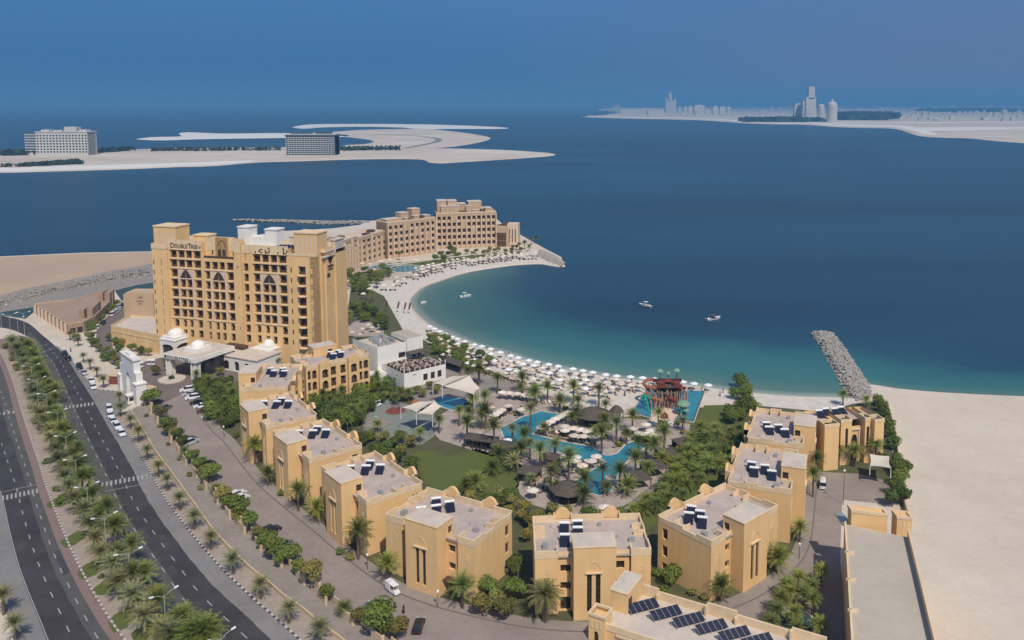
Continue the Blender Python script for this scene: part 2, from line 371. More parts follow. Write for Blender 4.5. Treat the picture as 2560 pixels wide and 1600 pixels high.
for p_, c_ in ((0.035, (0.30, 0.35, 0.28)), (0.07, (0.105, 0.185, 0.145)), (0.20, (0.040, 0.145, 0.13)), (0.46, (0.022, 0.105, 0.110)), (0.68, (0.012, 0.052, 0.075))):
    e = cr.elements.new(p_); e.color = (*c_, 1)
t.links.new(dv.outputs[0], rp.inputs[0])
# long, faint streaks of wind on the open water
mp = t.nodes.new('ShaderNodeMapping'); mp.inputs['Scale'].default_value = (0.0012, 0.006, 1); mp.inputs['Rotation'].default_value = (0, 0, 0.25)
t.links.new(g.outputs['Position'], mp.inputs[0])
n3 = t.nodes.new('ShaderNodeTexNoise'); n3.inputs['Scale'].default_value = 1.0; n3.inputs['Detail'].default_value = 3
t.links.new(mp.outputs[0], n3.inputs['Vector'])
m3 = t.nodes.new('ShaderNodeMapRange'); m3.inputs[1].default_value = 0.4; m3.inputs[2].default_value = 0.72; m3.inputs[3].default_value = 0.82; m3.inputs[4].default_value = 1.45
t.links.new(n3.outputs[0], m3.inputs[0])
mc = t.nodes.new('ShaderNodeMixRGB'); mc.blend_type = 'MULTIPLY'; mc.inputs[0].default_value = 1
t.links.new(rp.outputs[0], mc.inputs[1]); t.links.new(m3.outputs[0], mc.inputs[2]); t.links.new(mc.outputs[0], b.inputs['Base Color'])
b.inputs['Roughness'].default_value = 0.35; b.inputs['Specular IOR Level'].default_value = 0.3
nb = t.nodes.new('ShaderNodeTexNoise'); nb.inputs['Scale'].default_value = 0.55; nb.inputs['Detail'].default_value = 5
mp2 = t.nodes.new('ShaderNodeMapping'); mp2.inputs['Scale'].default_value = (0.7, 1.6, 1); t.links.new(g.outputs['Position'], mp2.inputs[0]); t.links.new(mp2.outputs[0], nb.inputs['Vector'])
bp = t.nodes.new('ShaderNodeBump'); bp.inputs['Strength'].default_value = 0.6; bp.inputs['Distance'].default_value = 0.35
t.links.new(nb.outputs[0], bp.inputs['Height']); t.links.new(bp.outputs[0], b.inputs['Normal'])
me.materials.append(m); sea = put('sea_water', me); tag(sea, kind='structure')

# ---------------------------------------------------------------- divided road
RL = Z(*T5, [(0, 0)])  # keeps the origin of the survey tiles in one place
road_r_left = PL([(-60, 812), (20, 822), (66, 840), (88, 856), (100, 880), (108, 900), (124, 926), (148, 993), (172, 1059), (201, 1127.5), (225, 1178), (252, 1240), (278, 1298), (312, 1348), (362, 1420), (384, 1451), (413, 1504), (450, 1549), (484, 1581), (560, 1650)])
road_r_right = PL([(-60, 776), (0, 788), (66, 806), (106, 838), (137.6, 864.5), (165, 893), (195, 940), (217, 974), (243, 1016), (275, 1072), (307, 1127), (339, 1186), (357, 1225), (384, 1271), (423, 1327), (463, 1380), (503, 1430), (542, 1472), (582, 1509), (640, 1562), (700, 1620)])
A, B = ribbon_between(road_r_left, road_r_right, 90)
mb = MB(); strip_mesh(mb, A, B, 0.02); tag(mb.build('road', 'asphalt'), kind='structure')
mb = MB()
def jag(A, B, f0, f1, amp):
    a = [A[i].lerp(B[i], f0) for i in range(len(A))]; b_ = [A[i].lerp(B[i], f1 + rnd.uniform(-amp, amp)) for i in range(len(A))]; return a, b_
a, b_ = jag(A, B, 0.0, 0.36, 0.012); strip_mesh(mb, a[12:], b_[12:], 0.032)
tag(mb.build('road_worn_lane', 'asphaltworn'), kind='structure')
lay_r = PL([(143, 866), (172, 893), (205, 935), (240, 975), (262, 1003), (290, 1040), (323, 1090), (352, 1133), (381, 1191), (400, 1225), (423, 1261), (463, 1314), (508, 1369), (555.6, 1423), (608, 1473), (636, 1500), (682, 1539), (743, 1594), (790, 1640)])
A3, B3 = ribbon_between(PL([(136, 864), (165, 893), (195, 940), (217, 974), (243, 1016), (275, 1072), (307, 1127), (339, 1186), (357, 1225), (384, 1271), (423, 1327), (463, 1380), (503, 1430), (542, 1472), (582, 1509), (640, 1562), (700, 1620)]), lay_r, 90)
mb = MB(); strip_mesh(mb, [p.lerp(q, rnd.uniform(-.06, .02)) for p, q in zip(A3, B3)], B3, 0.026); tag(mb.build('parking_lane', 'lay'), kind='structure')
road_l_right = PL([(-60, 770), (-20, 850), (10.6, 900), (32, 953), (53, 1024), (74, 1090), (98, 1159), (116, 1217), (140, 1282), (164, 1343), (196, 1412), (233, 1480), (275, 1549), (312, 1600), (360, 1660)])
road_l_left = PL([(-200, 900), (-140, 950), (-100, 1000), (-70, 1060), (-40, 1130), (-18, 1190), (2.6, 1248), (21, 1332), (40, 1406), (58, 1459), (79, 1512), (103, 1570), (114, 1600), (150, 1670)])
A2, B2 = ribbon_between(road_l_left, road_l_right, 80)
mb = MB(); strip_mesh(mb, A2, B2, 0.02); tag(mb.build('road', 'asphalt'), kind='structure')
mb = MB(); a, b_ = jag(B2, A2, 0.0, 0.42, 0.015); strip_mesh(mb, a, b_, 0.032); tag(mb.build('road_worn_lane', 'asphaltworn'), kind='structure')
ll = PL([(-260, 960), (-170, 1060), (-120, 1150), (-60, 1290), (-40, 1400), (-8, 1470), (22, 1540), (60, 1620), (80, 1690)])
A4, B4 = ribbon_between(ll, road_l_left, 70)
mb = MB(); strip_mesh(mb, A4, [p.lerp(q, -0.03) for p, q in zip(B4, A4)], 0.026); tag(mb.build('parking_lane', 'lay'), kind='structure')
# markings
def dashes(mb, A, B, f, i0, dl=2.4, gap=5.2, wd=0.11, skip=()):
    L = resample([p.lerp(q, f) for p, q in zip(A, B)], 0.6); k = 0; i = i0
    while i < len(L) - 6:
        seg = L[i:i + max(2, int(dl / 0.6) + 1)]
        x_, y_ = px(seg[0])
        if not any(abs(y_ - (s0 + x_ * s1)) < 20 for s0, s1 in skip):
            strip_mesh(mb, offset(seg, wd), offset(seg, -wd), 0.05)
        i += int((dl + gap) / 0.6)
mb = MB()
dashes(mb, A, B, 0.32, 130); dashes(mb, A, B, 0.66, 130)
dashes(mb, A2, B2, 0.36, 60); dashes(mb, A2, B2, 0.68, 66)
L = [p.lerp(q, -0.035) for p, q in zip(B2, A2)]; L = [q.lerp(p, 0.035) for p, q in zip(A2, B2)]
strip_mesh(mb, offset(L, .12), offset(L, -.12), 0.05)
L = [p.lerp(q, 0.03) for p, q in zip(A2, B2)]; strip_mesh(mb, offset(L, .08), offset(L, -.08), 0.05)
def zebra(p0, p1, n, ln):
    """crossing bars between two kerbs"""
    a, b_ = P(*p0), P(*p1); u = (b_ - a).normalized(); v = Vector((-u.y, u.x, 0)); Lw = (b_ - a).length
    for i in range(n):
        c = a + u * (Lw * (i + .5) / n); hw = Lw / n * 0.24
        mb.face([(c - u * hw - v * ln / 2) + Vector((0, 0, .056)), (c + u * hw - v * ln / 2) + Vector((0, 0, .056)), (c + u * hw + v * ln / 2) + Vector((0, 0, .056)), (c - u * hw + v * ln / 2) + Vector((0, 0, .056))])
zebra((160, 1020), (236, 1009), 8, 3.2); zebra((-20, 1038), (52, 1027), 6, 3.2)
zebra((2, 1247), (118, 1222), 11, 3.0); zebra((250, 1213), (383, 1188), 12, 3.0)
def bar(p0, p1, w_):
    a, b_ = P(*p0), P(*p1); u = (b_ - a).normalized(); v = Vector((-u.y, u.x, 0)) * w_; z = Vector((0, 0, .053))
    mb.face([a - v + z, b_ - v + z, b_ + v + z, a + v + z])
bar((4, 1231), (112, 1207), .12); bar((262, 1229), (352, 1212), .12); bar((90, 1013), (2, 1026), .08); bar((100, 883), (138, 869), .15)
tag(mb.build('road_markings', 'mark'), kind='structure')
# median ground, kerbs
mb = MB(); am, bm_ = ribbon_between(road_l_right, PL([(20, 822), (66, 840), (88, 856), (100, 880), (108, 900), (124, 926), (148, 993), (172, 1059), (201, 1127.5), (225, 1178), (252, 1240), (278, 1298), (312, 1348), (362, 1420), (384, 1451), (413, 1504), (450, 1549), (484, 1581), (560, 1650)]), 80)
def kerb(name, line, w_, h, m1, m2, seg, label):
    L = resample(line, seg); mb = MB()
    for i in range(len(L) - 1):
        a = L[i]; b_ = L[i + 1]; t_ = (b_ - a).normalized(); n_ = Vector((-t_.y, t_.x, 0)) * w_
        mb.prism([a - n_, b_ - n_, b_ + n_, a + n_], -0.05, h, i % 2)
    return tag(mb.build(name, [m1, m2]), label, 'kerb')
med_r = spline(road_r_left[4:], 2); med_l = spline(road_l_right[1:], 2)
poly = [p for p in med_l] + list(reversed(med_r))
sheet('median_ground', poly, 0.10, 'strip')
mb = MB(); strip_mesh(mb, offset(med_l, -1.9), offset(med_l, -0.25), 0.125)
tag(mb.build('median_footpath', 'redpave'), kind='structure')
kerb('striped_kerb', med_l, 0.2, 0.16, 'kerbw', 'redpave', 0.9, 'white and dull red striped kerb along the median beside the far carriageway')
kerb('median_kerb', med_r, 0.15, 0.15, 'kerbgrey', 'kerbgrey', 4, 'plain grey kerb between the palm median and the near carriageway')
lk = spline(PL([(262, 1003 + 38), (290, 1052), (323, 1090), (352, 1133), (381, 1191), (400, 1225), (423, 1261), (463, 1314), (508, 1369), (555.6, 1423), (608, 1473), (636, 1500), (682, 1539), (743, 1594), (790, 1640)]), 2)
kerb('chequered_kerb', lk, 0.2, 0.16, 'kerbw', 'kerbd', 0.9, 'black and white kerb between parking lane and row of young palms')
lk2 = spline(PL([(143, 866), (172, 893), (205, 935), (240, 972), (256, 976), (275, 977), (325, 982)]), 2)
kerb('chequered_kerb', lk2, 0.2, 0.16, 'kerbw', 'kerbd', 0.9, 'black and white kerb curving into the hotel entrance by the white gate')
kerb('left_lane_kerb', spline(PL([(-60, 1290), (-40, 1400), (-8, 1470), (22, 1540), (60, 1620)]), 2), 0.2, 0.15, 'kerbgrey', 'redpave', 1.2, 'grey kerb by the two palms at the bottom corner')
# strip with palms, footpath
lowwall_px = [(324, 1027), (352, 1069), (381, 1119), (407, 1157), (436.5, 1196), (466, 1238), (497, 1280), (537, 1335), (598, 1399), (635, 1433), (667, 1457), (707, 1493), (756, 1527), (796, 1561), (835, 1590), (900, 1640)]
lw = spline(PL(lowwall_px), 2.0)
sheet('palm_strip_ground', [Vector((p.x, p.y, 0)) for p in lk] + list(reversed(lw)), 0.09, 'strip')
sheet('entrance_forecourt', PL([(143, 866), (172, 893), (205, 935), (240, 972), (300, 978), (330, 985), (350, 1000), (330, 1010), (300, 1030), (262, 1041), (240, 1010), (217, 974), (195, 940), (165, 893)]), 0.03, 'lay')
wall_px = [(360, 1006), (376, 1024), (409, 1069), (434, 1106), (460, 1143), (466, 1157), (497, 1190), (525, 1228), (556, 1265), (597, 1313), (652, 1365), (667, 1383), (704, 1411), (750, 1444), (783, 1474), (814, 1503), (869, 1546), (915, 1578), (960, 1610), (1010, 1650)]
wl = spline(PL(wall_px), 2.0)
sheet('footpath', [Vector((p.x, p.y, 0)) for p in lw] + list(reversed(wl)), 0.06, 'walk')
# resort road
kin_px = [(452, 968), (492, 1018), (528, 1076), (560, 1105.5), (633, 1198.6), (705.5, 1265.5), (792.8, 1335), (856.8, 1390.6), (957.5, 1463), (1006.5, 1487.5), (1080, 1515), (1171.6, 1539.4), (1300, 1567), (1420, 1579), (1560, 1578), (1680, 1562), (1787.6, 1536), (1880, 1501.6), (1936, 1467), (1978, 1433), (2012.5, 1390.5), (2028, 1348), (2034, 1300.5), (2039, 1253), (2044, 1204), (2052, 1180)]
kin = spline(PL(kin_px), 2.0)
rout = [P(x, y) for x, y in [(330, 990), (352, 1000)]] + wl + [Vector((-20, 100, 0)), Vector((110, 100, 0)), P(2120, 1600), P(2100, 1400), P(2105, 1260), P(2110, 1250), P(2260, 1265), P(2262, 1215), P(2150, 1185)]
sheet('resort_road', [Vector((p.x, p.y, 0)) for p in rout] + list(reversed(kin)), 0.05, 'paver')
mb = MB(); wall_along(mb, kin, -0.12, 0.12, 0, 0.2); tag(mb.build('resort_kerb', 'kerbgrey'), 'dark grey kerb curving along the sandy villas', 'kerb')
sheet('entrance_plaza', PL([(330, 985), (345, 940), (360, 905), (420, 890), (470, 870), (600, 880), (640, 905), (640, 945), (560, 960), (500, 965), (455, 985), (400, 1012), (352, 1008)]), 0.07, 'plaza')
# garden ground inside the ring of villas
gp = PL([(452, 968), (560, 940), (700, 860), (860, 840), (880, 700), (960, 740), (1010, 830), (1060, 850), (1110, 880), (1225, 925), (1340, 975), (1500, 1045), (1600, 1040), (1740, 1020), (1850, 1010), (2060, 1030), (2130, 1010), (2200, 1000), (2260, 1250), (2150, 1185)])
sheet('garden_ground', gp + list(reversed(kin)), 0.03, 'soil')
mb = MB(); strip_mesh(mb, offset(kin, 0.12), offset(kin, 3.0), 0.09); tag(mb.build('pavement', 'walk'), kind='structure')

sheet('side_road', PL([(352, 1008), (330, 940), (262, 900), (238, 865), (243, 820), (285, 772), (325, 742), (345, 748), (352, 775), (300, 800), (278, 832), (282, 870), (360, 905), (380, 925)]), 0.06, 'plaza')

mb = MB(); r_ = random.Random(8)
for AA, BB, lo, hi in ((A, B, 14, 84), (A2, B2, 8, 76)):
    for k in range(9):
        i = r_.randrange(lo, hi - 4); n_ = r_.randrange(1, 4); f = r_.choice([.02, .34, .68]); wd = r_.uniform(.12, .28)
        strip_mesh(mb, [AA[j].lerp(BB[j], f) for j in range(i, i + n_ + 1)], [AA[j].lerp(BB[j], f + wd) for j in range(i, i + n_ + 1)], .040)
D('asphaltpatch', (0.058, 0.053, 0.055), 0.9, noise=.4, col2=(0.082, 0.076, 0.075)); tag(mb.build('road_patch', 'asphaltpatch'), kind='structure')
# ---------------------------------------------------------------- building kit
def V(x, y=0, z=0): return Vector((x, y, z))
def arch_pts(u0, u1, vs, ha, n=6, kind='ogive'):
    out = []
    for i in range(n + 1):
        t = i / n
        y = vs + ha * ((1 - (1 - t) ** 2) ** 0.62 if kind == 'ogive' else math.sin(t * math.pi / 2))
        x = u0 + (u1 - u0) / 2 * (t if kind == 'ogive' else 1 - math.cos(t * math.pi / 2))
        out.append((x, y))
    return out + [(u0 + u1 - x, y) for x, y in reversed(out[:-1])]
def face_wall(mb, O, U, W, H, holes, depth=0.4, mi=0):
    """wall in the plane of O and U (seen from outside, U runs to the right), real openings with reveals"""
    U = U.normalized(); N = U.cross(V(0, 0, 1)); O = V(*O)
    us = sorted({0.0, W, *[round(h[k], 3) for h in holes for k in (0, 2)]}); vs = sorted({0.0, H, *[round(h[k], 3) for h in holes for k in (1, 3)]})
    pt = lambda u, v, d=0.0: O + U * u + V(0, 0, v) - N * d
    for i in range(len(us) - 1):
        j = 0
        while j < len(vs) - 1:
            def inside(j):
                a, b = (us[i] + us[i + 1]) / 2, (vs[j] + vs[j + 1]) / 2
                return any(h[0] < a < h[2] and h[1] < b < h[3] for h in holes)
            if inside(j): j += 1; continue
            k = j
            while k + 1 < len(vs) - 1 and not inside(k + 1): k += 1
            mb.face([pt(us[i], vs[j]), pt(us[i + 1], vs[j]), pt(us[i + 1], vs[k + 1]), pt(us[i], vs[k + 1])], mi); j = k + 1
    for h in holes:
        u0, v0, u1, v1 = h[:4]; ar = h[4] if len(h) > 4 else 0
        mb.face([pt(u0, v0), pt(u1, v0), pt(u1, v0, depth), pt(u0, v0, depth)], mi)
        mb.face([pt(u0, v0), pt(u0, v0, depth), pt(u0, v1, depth), pt(u0, v1)], mi)
        mb.face([pt(u1, v0, depth), pt(u1, v0), pt(u1, v1), pt(u1, v1, depth)], mi)
        mb.face([pt(u0, v1, depth), pt(u1, v1, depth), pt(u1, v1), pt(u0, v1)], mi)
        if ar:
            A_ = arch_pts(u0, u1, v1 - ar, ar); mid = len(A_) // 2
            for a, b in zip(A_, A_[1:]):
                mb.face([pt(a[0], a[1], 0), pt(b[0], b[1], 0), pt(b[0], b[1], min(depth, .3)), pt(a[0], a[1], min(depth, .3))], mi)
            for k in range(mid): mb.face([pt(u0, v1), pt(*A_[k]), pt(*A_[k + 1])], mi)
            for k in range(mid, len(A_) - 1): mb.face([pt(*A_[k]), pt(*A_[k + 1]), pt(u1, v1)], mi)
_pane = {}
def pane_mesh(w_, h_, style):
    k = (round(w_, 1), round(h_, 1), style)
    if k not in _pane:
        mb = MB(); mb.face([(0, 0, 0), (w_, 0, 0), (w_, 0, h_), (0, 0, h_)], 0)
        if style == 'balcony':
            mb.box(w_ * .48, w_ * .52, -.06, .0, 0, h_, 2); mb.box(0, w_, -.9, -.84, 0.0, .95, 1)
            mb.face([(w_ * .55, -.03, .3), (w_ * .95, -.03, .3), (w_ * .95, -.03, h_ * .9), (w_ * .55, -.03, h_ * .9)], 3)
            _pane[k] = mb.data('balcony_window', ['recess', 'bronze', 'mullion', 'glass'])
        elif style == 'plain':
            mb.box(w_ * .47, w_ * .53, -.05, .0, 0, h_, 1); mb.box(0, w_, -.05, 0, h_ * .5, h_ * .5 + .06, 1)
            _pane[k] = mb.data('window', ['glass', 'bronze'])
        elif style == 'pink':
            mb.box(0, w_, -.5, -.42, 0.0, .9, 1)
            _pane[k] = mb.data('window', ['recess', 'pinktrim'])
        else:
            for q in range(1, int(h_ / 1.2)): mb.box(0, w_, -.05, 0, q * 1.2, q * 1.2 + .07, 1)
            _pane[k] = mb.data('window', ['glass', 'bronze'])
    return _pane[k]
def panes(parent, O, U, holes, depth, style='plain', name='window'):
    U = U.normalized(); N = U.cross(V(0, 0, 1)); O = V(*O); rz = math.atan2(U.y, U.x)
    for h in holes:
        p = O + U * h[0] + V(0, 0, h[1]) - N * (depth - .02)
        put(name, pane_mesh(h[2] - h[0], h[3] - h[1], style), parent, p, rz)
def merged_panes(parent, name, specs, style='plain'):
    me_all = MB()
    for O, U, holes, depth in specs:
        U = U.normalized(); N = U.cross(V(0, 0, 1)); O = V(*O)
        for h in holes:
            a = O - N * (depth - .02)
            me_all.face([a + U * h[0] + V(0, 0, h[1]), a + U * h[2] + V(0, 0, h[1]), a + U * h[2] + V(0, 0, h[3]), a + U * h[0] + V(0, 0, h[3])])
    o = me_all.build(name, 'glass', parent); o['kind'] = 'stuff'; return o
X1 = V(1, 0, 0); Y1 = V(0, 1, 0)
def parapet(mb, poly, z0, z1, t=0.28, mi=0):
    """thin wall round a roof, just inside the given outline"""
    p = [V(*q[:2]) for q in poly]
    a = sum(p[i].x * p[(i + 1) % len(p)].y - p[(i + 1) % len(p)].x * p[i].y for i in range(len(p)))
    if a < 0: p.reverse()
    n = len(p); inn = []
    for i in range(n):
        d0 = (p[i] - p[i - 1]).normalized(); d1_ = (p[(i + 1) % n] - p[i]).normalized()
        n0 = V(-d0.y, d0.x); n1 = V(-d1_.y, d1_.x); m_ = (n0 + n1); m_ = m_ / max(.3, m_.dot(n0)); inn.append(p[i] + m_ * t)
    for i in range(n):
        j = (i + 1) % n; a0, a1, b1, b0 = p[i], p[j], inn[j], inn[i]
        mb.face([(a0.x, a0.y, z0), (a1.x, a1.y, z0), (a1.x, a1.y, z1), (a0.x, a0.y, z1)], mi)
        mb.face([(b1.x, b1.y, z0), (b0.x, b0.y, z0), (b0.x, b0.y, z1), (b1.x, b1.y, z1)], mi)
        mb.face([(a0.x, a0.y, z1), (a1.x, a1.y, z1), (b1.x, b1.y, z1), (b0.x, b0.y, z1)], mi)
# ---------------------------------------------------------------- the villa
def villa_proto(label):
    r = empty('villa', label, 'villa', group='sandy villas ringing the pool garden')
    wall = MB(); Hc = 11.4
    # core and corner blocks, each with its own front so that reveals are real
    wn = []
    def wl_(O, U, W, H, holes=(), d=.35, style='plain'):
        face_wall(wall, O, U, W, H, list(holes), d)
        if holes: wn.append((O, U, list(holes), d, style))
    # recess beside the tower (left): four openings; right: upper window only
    wl_(V(-6.8, 3.2), X1, 2.8, Hc + .7, [(.5, .2, 2.5, 2.9), (.5, 4.4, 2.5, 5.9), (.5, 7.9, 2.5, 9.4)], .6)
    wl_(V(4.0, 3.2), X1, 3.2, Hc + .7, [(.3, 8.2, 2.0, 9.8), (.3, 4.6, 2.0, 6.1), (.3, .2, 2.0, 2.8)], .6)
    # blocks
    wl_(V(-11.2, 2.4), X1, 4.4, Hc + 1.2); wl_(V(7.2, 2.4), X1, 3.8, Hc + 1.2)
    wl_(V(-6.8, 2.4), Y1, .8, Hc + 1.2); wl_(V(7.2, 3.2), -Y1, .8, Hc + 1.2)
    wl_(V(-11.2, 16.2), -Y1, 13.8, Hc + .7, [(1.2, .6, 2.6, 2.9), (1.2, 4.3, 2.6, 6.6), (1.2, 8.0, 2.6, 10.3)], .35)
    wl_(V(11.0, 2.4), Y1, 13.8, Hc + .7, [(11.2, .6, 12.6, 2.9), (11.2, 4.3, 12.6, 6.6), (11.2, 8.0, 12.6, 10.3)], .35)
    # garden front, arched balconies on three floors; bays under the round gables stand forward
    gh = lambda x0, x1, ar: [(x0, .4 + 3.75 * k, x1, 3.1 + 3.75 * k, ar if k != 2 else min(ar, .5)) for k in range(3)]
    for (a, b, dy) in ((-11.2, -6.9, 0), (-6.9, -3.1, 1.3), (-3.1, 3.1, 0), (3.1, 6.9, 1.3), (6.9, 11.0, 0)):
        Wd = b - a; hs = []
        if dy: hs = gh(.9, Wd - .9, 1.1)
        elif Wd > 5: hs = gh(.5, 2.3, 0) + gh(3.9, 5.7, 0)
        else: hs = gh(.6, 1.6, 0) + gh(2.1, Wd - .5, .8)
        wl_(V(b, 16.2 + dy), -X1, Wd, Hc + .7 + (.5 if dy else 0), hs, .9, 'balcony')
        if dy:
            wl_(V(b, 16.2), Y1, dy, Hc + 1.2); wl_(V(a, 16.2 + dy), -Y1, dy, Hc + 1.2)
    wall.build('wall', 'ochre', r)
    for O, U, hs, d, st in wn: panes(r, O, U, hs, d, st)
    # roof surface
    rf = MB(); rf.box(-10.9, 10.7, 2.7, 16.0, Hc - .3, Hc); rf.box(-6.6, -3.4, 16.0, 17.2, Hc - .3, Hc); rf.box(3.4, 6.6, 16.0, 17.2, Hc - .3, Hc)
    rf.build('roof', 'roofgrey', r)
    # parapets with raised corners, notches between them
    pp = MB()
    def seg(x0, x1, y0, y1, z): pp.box(x0, x1, y0, y1, Hc - .2, z)
    z1, z2 = Hc + .75, Hc + 1.25
    for q_ in ((-11.23, 11.03, 15.97, 16.23), (-11.23, -10.97, 2.37, 16.23), (10.77, 11.03, 2.37, 16.23), (-11.23, -3.98, 2.37, 2.63) if False else (-11.23, -6.8, 2.37, 2.63)): seg(*q_, Hc + .3)
    seg(-11.25, -6.75, 2.35, 2.65, z2); seg(7.15, 11.05, 2.35, 2.65, z2)
    seg(-7.05, -6.75, 2.65, 4.6, z2); seg(7.15, 7.45, 2.65, 4.6, z2)
    seg(-11.25, -10.95, 2.65, 6.0, z2); seg(10.75, 11.05, 2.65, 6.0, z2)
    seg(-11.25, -10.95, 6.0, 9.6, z1); seg(10.75, 11.05, 6.0, 9.6, z1)
    seg(-11.25, -10.95, 9.6, 12.4, z2); seg(10.75, 11.05, 9.6, 12.4, z2)
    seg(-11.25, -10.95, 12.4, 16.25, z1 + .2); seg(10.75, 11.05, 12.4, 16.25, z1 + .2)
    seg(-10.95, -8.9, 9.6, 9.85, z2 - .1); seg(8.7, 10.75, 9.6, 9.85, z2 - .1)
    seg(-10.95, -8.9, 12.2, 12.45, z2 - .1); seg(8.7, 10.75, 12.2, 12.45, z2 - .1)
    seg(-6.75, -4.0, 3.15, 3.4, z1 - .2); seg(4.0, 7.15, 3.15, 3.4, z1 - .2)
    seg(-11.25, -6.9, 15.95, 16.25, z2); seg(-3.1, 3.1, 15.95, 16.25, z2 + .1); seg(6.9, 11.05, 15.95, 16.25, z2)
    for sgn in (-1, 1):
        a, b = (-6.9, -3.1) if sgn < 0 else (3.1, 6.9)
        seg(a, a + .25, 15.95, 17.5, z2); seg(b - .25, b, 15.95, 17.5, z2)
    pp.build('parapet', 'ochre_trim', r)
    # round gables: shallow half barrels over the garden bays
    for c in (-5, 5):
        g_ = MB(); pts = [(c + 1.75 * math.cos(t * math.pi / 10), Hc + .1 + 2.25 * math.sin(t * math.pi / 10)) for t in range(11)]
        n = len(g_.v)
        for y in (16.9, 17.56): g_.v += [(x, y, z) for x, z in pts]
        for i in range(10): g_.f.append((n + i, n + i + 1, n + 11 + i + 1, n + 11 + i)); g_.m.append(0)
        g_.f.append(tuple(range(n, n + 11))); g_.m.append(0); g_.f.append(tuple(reversed(range(n + 11, n + 22)))); g_.m.append(0)
        g_.build('gable', 'ochre', r)
    # stair tower
    tw = MB(); face_wall(tw, V(-4, 0), X1, 8, 14.4, [(2.5, 1.6, 3.4, 9.3), (4.15, 1.6, 5.05, 9.3)], .35)
    face_wall(tw, V(4, 0), Y1, 5.2, 14.4, [(3.6, 11.5, 4.9, 13.1)], .35); face_wall(tw, V(4, 5.2), -X1, 8, 14.4, [(5, 11.5, 6.6, 13.3)], .3); face_wall(tw, V(-4, 5.2), -Y1, 5.2, 14.4, [(.3, 11.5, 1.6, 13.1)], .35)
    to = tw.build('stair_tower', 'ochre', r)
    put('window', pane_mesh(.9, 7.7, 'slit'), to, V(-1.5, .32, 1.6)); put('window', pane_mesh(.9, 7.7, 'slit'), to, V(.15, .32, 1.6))
    panes(to, V(4, 0), Y1, [(3.6, 11.5, 4.9, 13.1)], .35); panes(to, V(4, 5.2), -X1, [(5, 11.5, 6.6, 13.3)], .3); panes(to, V(-4, 5.2), -Y1, [(.3, 11.5, 1.6, 13.1)], .35)
    cp = MB(); cp.box(-4.1, 4.1, -.1, 5.3, 14.4, 14.6); cp.build('tower_cornice', 'ochre_trim', to)
    cp = MB(); cp.box(-3.8, 3.8, .2, 5.0, 14.6, 14.66); cp.build('tower_roof', 'rooftop', to)
    ho = MB(); ho.box(-1.85, 1.45, -.32, -.002, 9.35, 9.6)
    A_ = arch_pts(-1.6, 1.2, 9.7, 1.9); 
    for a, b in zip(A_, A_[1:]): ho.tube((a[0], -.05, a[1]), (b[0], -.05, b[1]), .07, n=4)
    ho.build('window_hood', 'ochre_trim', to)
    # arched relief panels on the corner blocks
    for cx in (-9.0, 9.1):
        rl_ = MB()
        for w_, y0 in ((1.5, .03), (.75, .06)):
            A_ = arch_pts(cx - w_ / 2, cx + w_ / 2, 7.4 + w_ * .4, w_ * .75)
            pts = [(cx - w_ / 2, 1.0)] + A_ + [(cx + w_ / 2, 1.0)]
            for a, b in zip(pts, pts[1:]): rl_.tube((a[0], 2.4 - y0, a[1]), (b[0], 2.4 - y0, b[1]), .05, n=4)
        rl_.build('relief_arch', 'ochre_trim', r)
    # entrance canopy and rain pipe
    cn = MB(); cn.box(4.05, 6.8, 1.4, 3.15, 3.0, 3.15); cn.box(6.3, 6.5, 1.5, 1.7, 0, 3.0); cn.build('porch_canopy', 'bronze', r)
    for a_ in ((-9.6, -8.6, 5.2, 6.4, .9), (7.4, 8.6, 7.0, 7.8, .7), (2.0, 2.7, 13.4, 14.1, .6)): vt = MB(); vt.box(*a_[:4], Hc, Hc + a_[4]); vt.build('roof_unit', 'steel', r)
    for x_, y_, h_ in ((5.4, 9.0, .8), (-7.6, 13.6, .9), (8.8, 13.0, .6)): vt = MB(); vt.tube((x_, y_, Hc), (x_, y_, Hc + h_), .09, n=6); vt.build('vent_pipe', 'steel', r)
    vt = MB(); vt.box(-6.4, 1.5, 6.1, 6.18, Hc + .05, Hc + .14); vt.build('water_pipe', 'steel', r)
    
    for x_ in (7.1, -6.9): dp = MB(); dp.tube((x_, 3.05, .2), (x_, 3.05, Hc), .07, n=5); dp.build('rain_pipe', 'bronze', r)
    return r
def from_LR(L, R_, z=14.6):
    a, b = P(*L, z), P(*R_, z); c = (a + b) / 2; d = b - a; return V(c.x, c.y), math.atan2(d.y, d.x)
VP = [
    ((810.2, 1176.8), (853.9, 1210.2), 'villa along the curved road, fifth from the hotel, two palms at its feet'),
    ((686.6, 1086.6), (717, 1109.8), 'villa along the curved road, fourth from the hotel, bushy palm in front'),
    ((599.3, 1008), (621, 1029.8), 'villa beside the dense trees of the car park, third from the hotel'),
    ((613, 913.6), (595.8, 933.4), 'villa nearest the entrance plaza, its blank stair tower facing the car park'),
    ((1012.6, 1294.8), (1092.1, 1319.3), 'villa with the white golf cart passing its foot, at the bend of the road'),
    ((1435.2, 1368.8), (1540.3, 1365.3), 'villa facing straight out, behind the roof with the long solar rows'),
    ((1861.7, 1308.5), (1919.9, 1276.7), 'villa at the inner bend with blank shaded flank and two palms on the kerb'),
    ((2012.5, 1171.5), (2017.8, 1137), 'villa beside the lane with the white van'),
    ((2037.6, 1067), (2041.6, 1040), 'villa nearest the beach, next to the building with the arched doorway'),
]
vp = villa_proto('x'); VILLAS = []
for i, (L_, R_, lab) in enumerate(VP):
    o = vp if i == 0 else copy_tree(vp); loc, rz = from_LR(L_, R_); o.location = loc; o.rotation_euler = (0, 0, rz); o['label'] = lab; VILLAS.append((loc, rz))
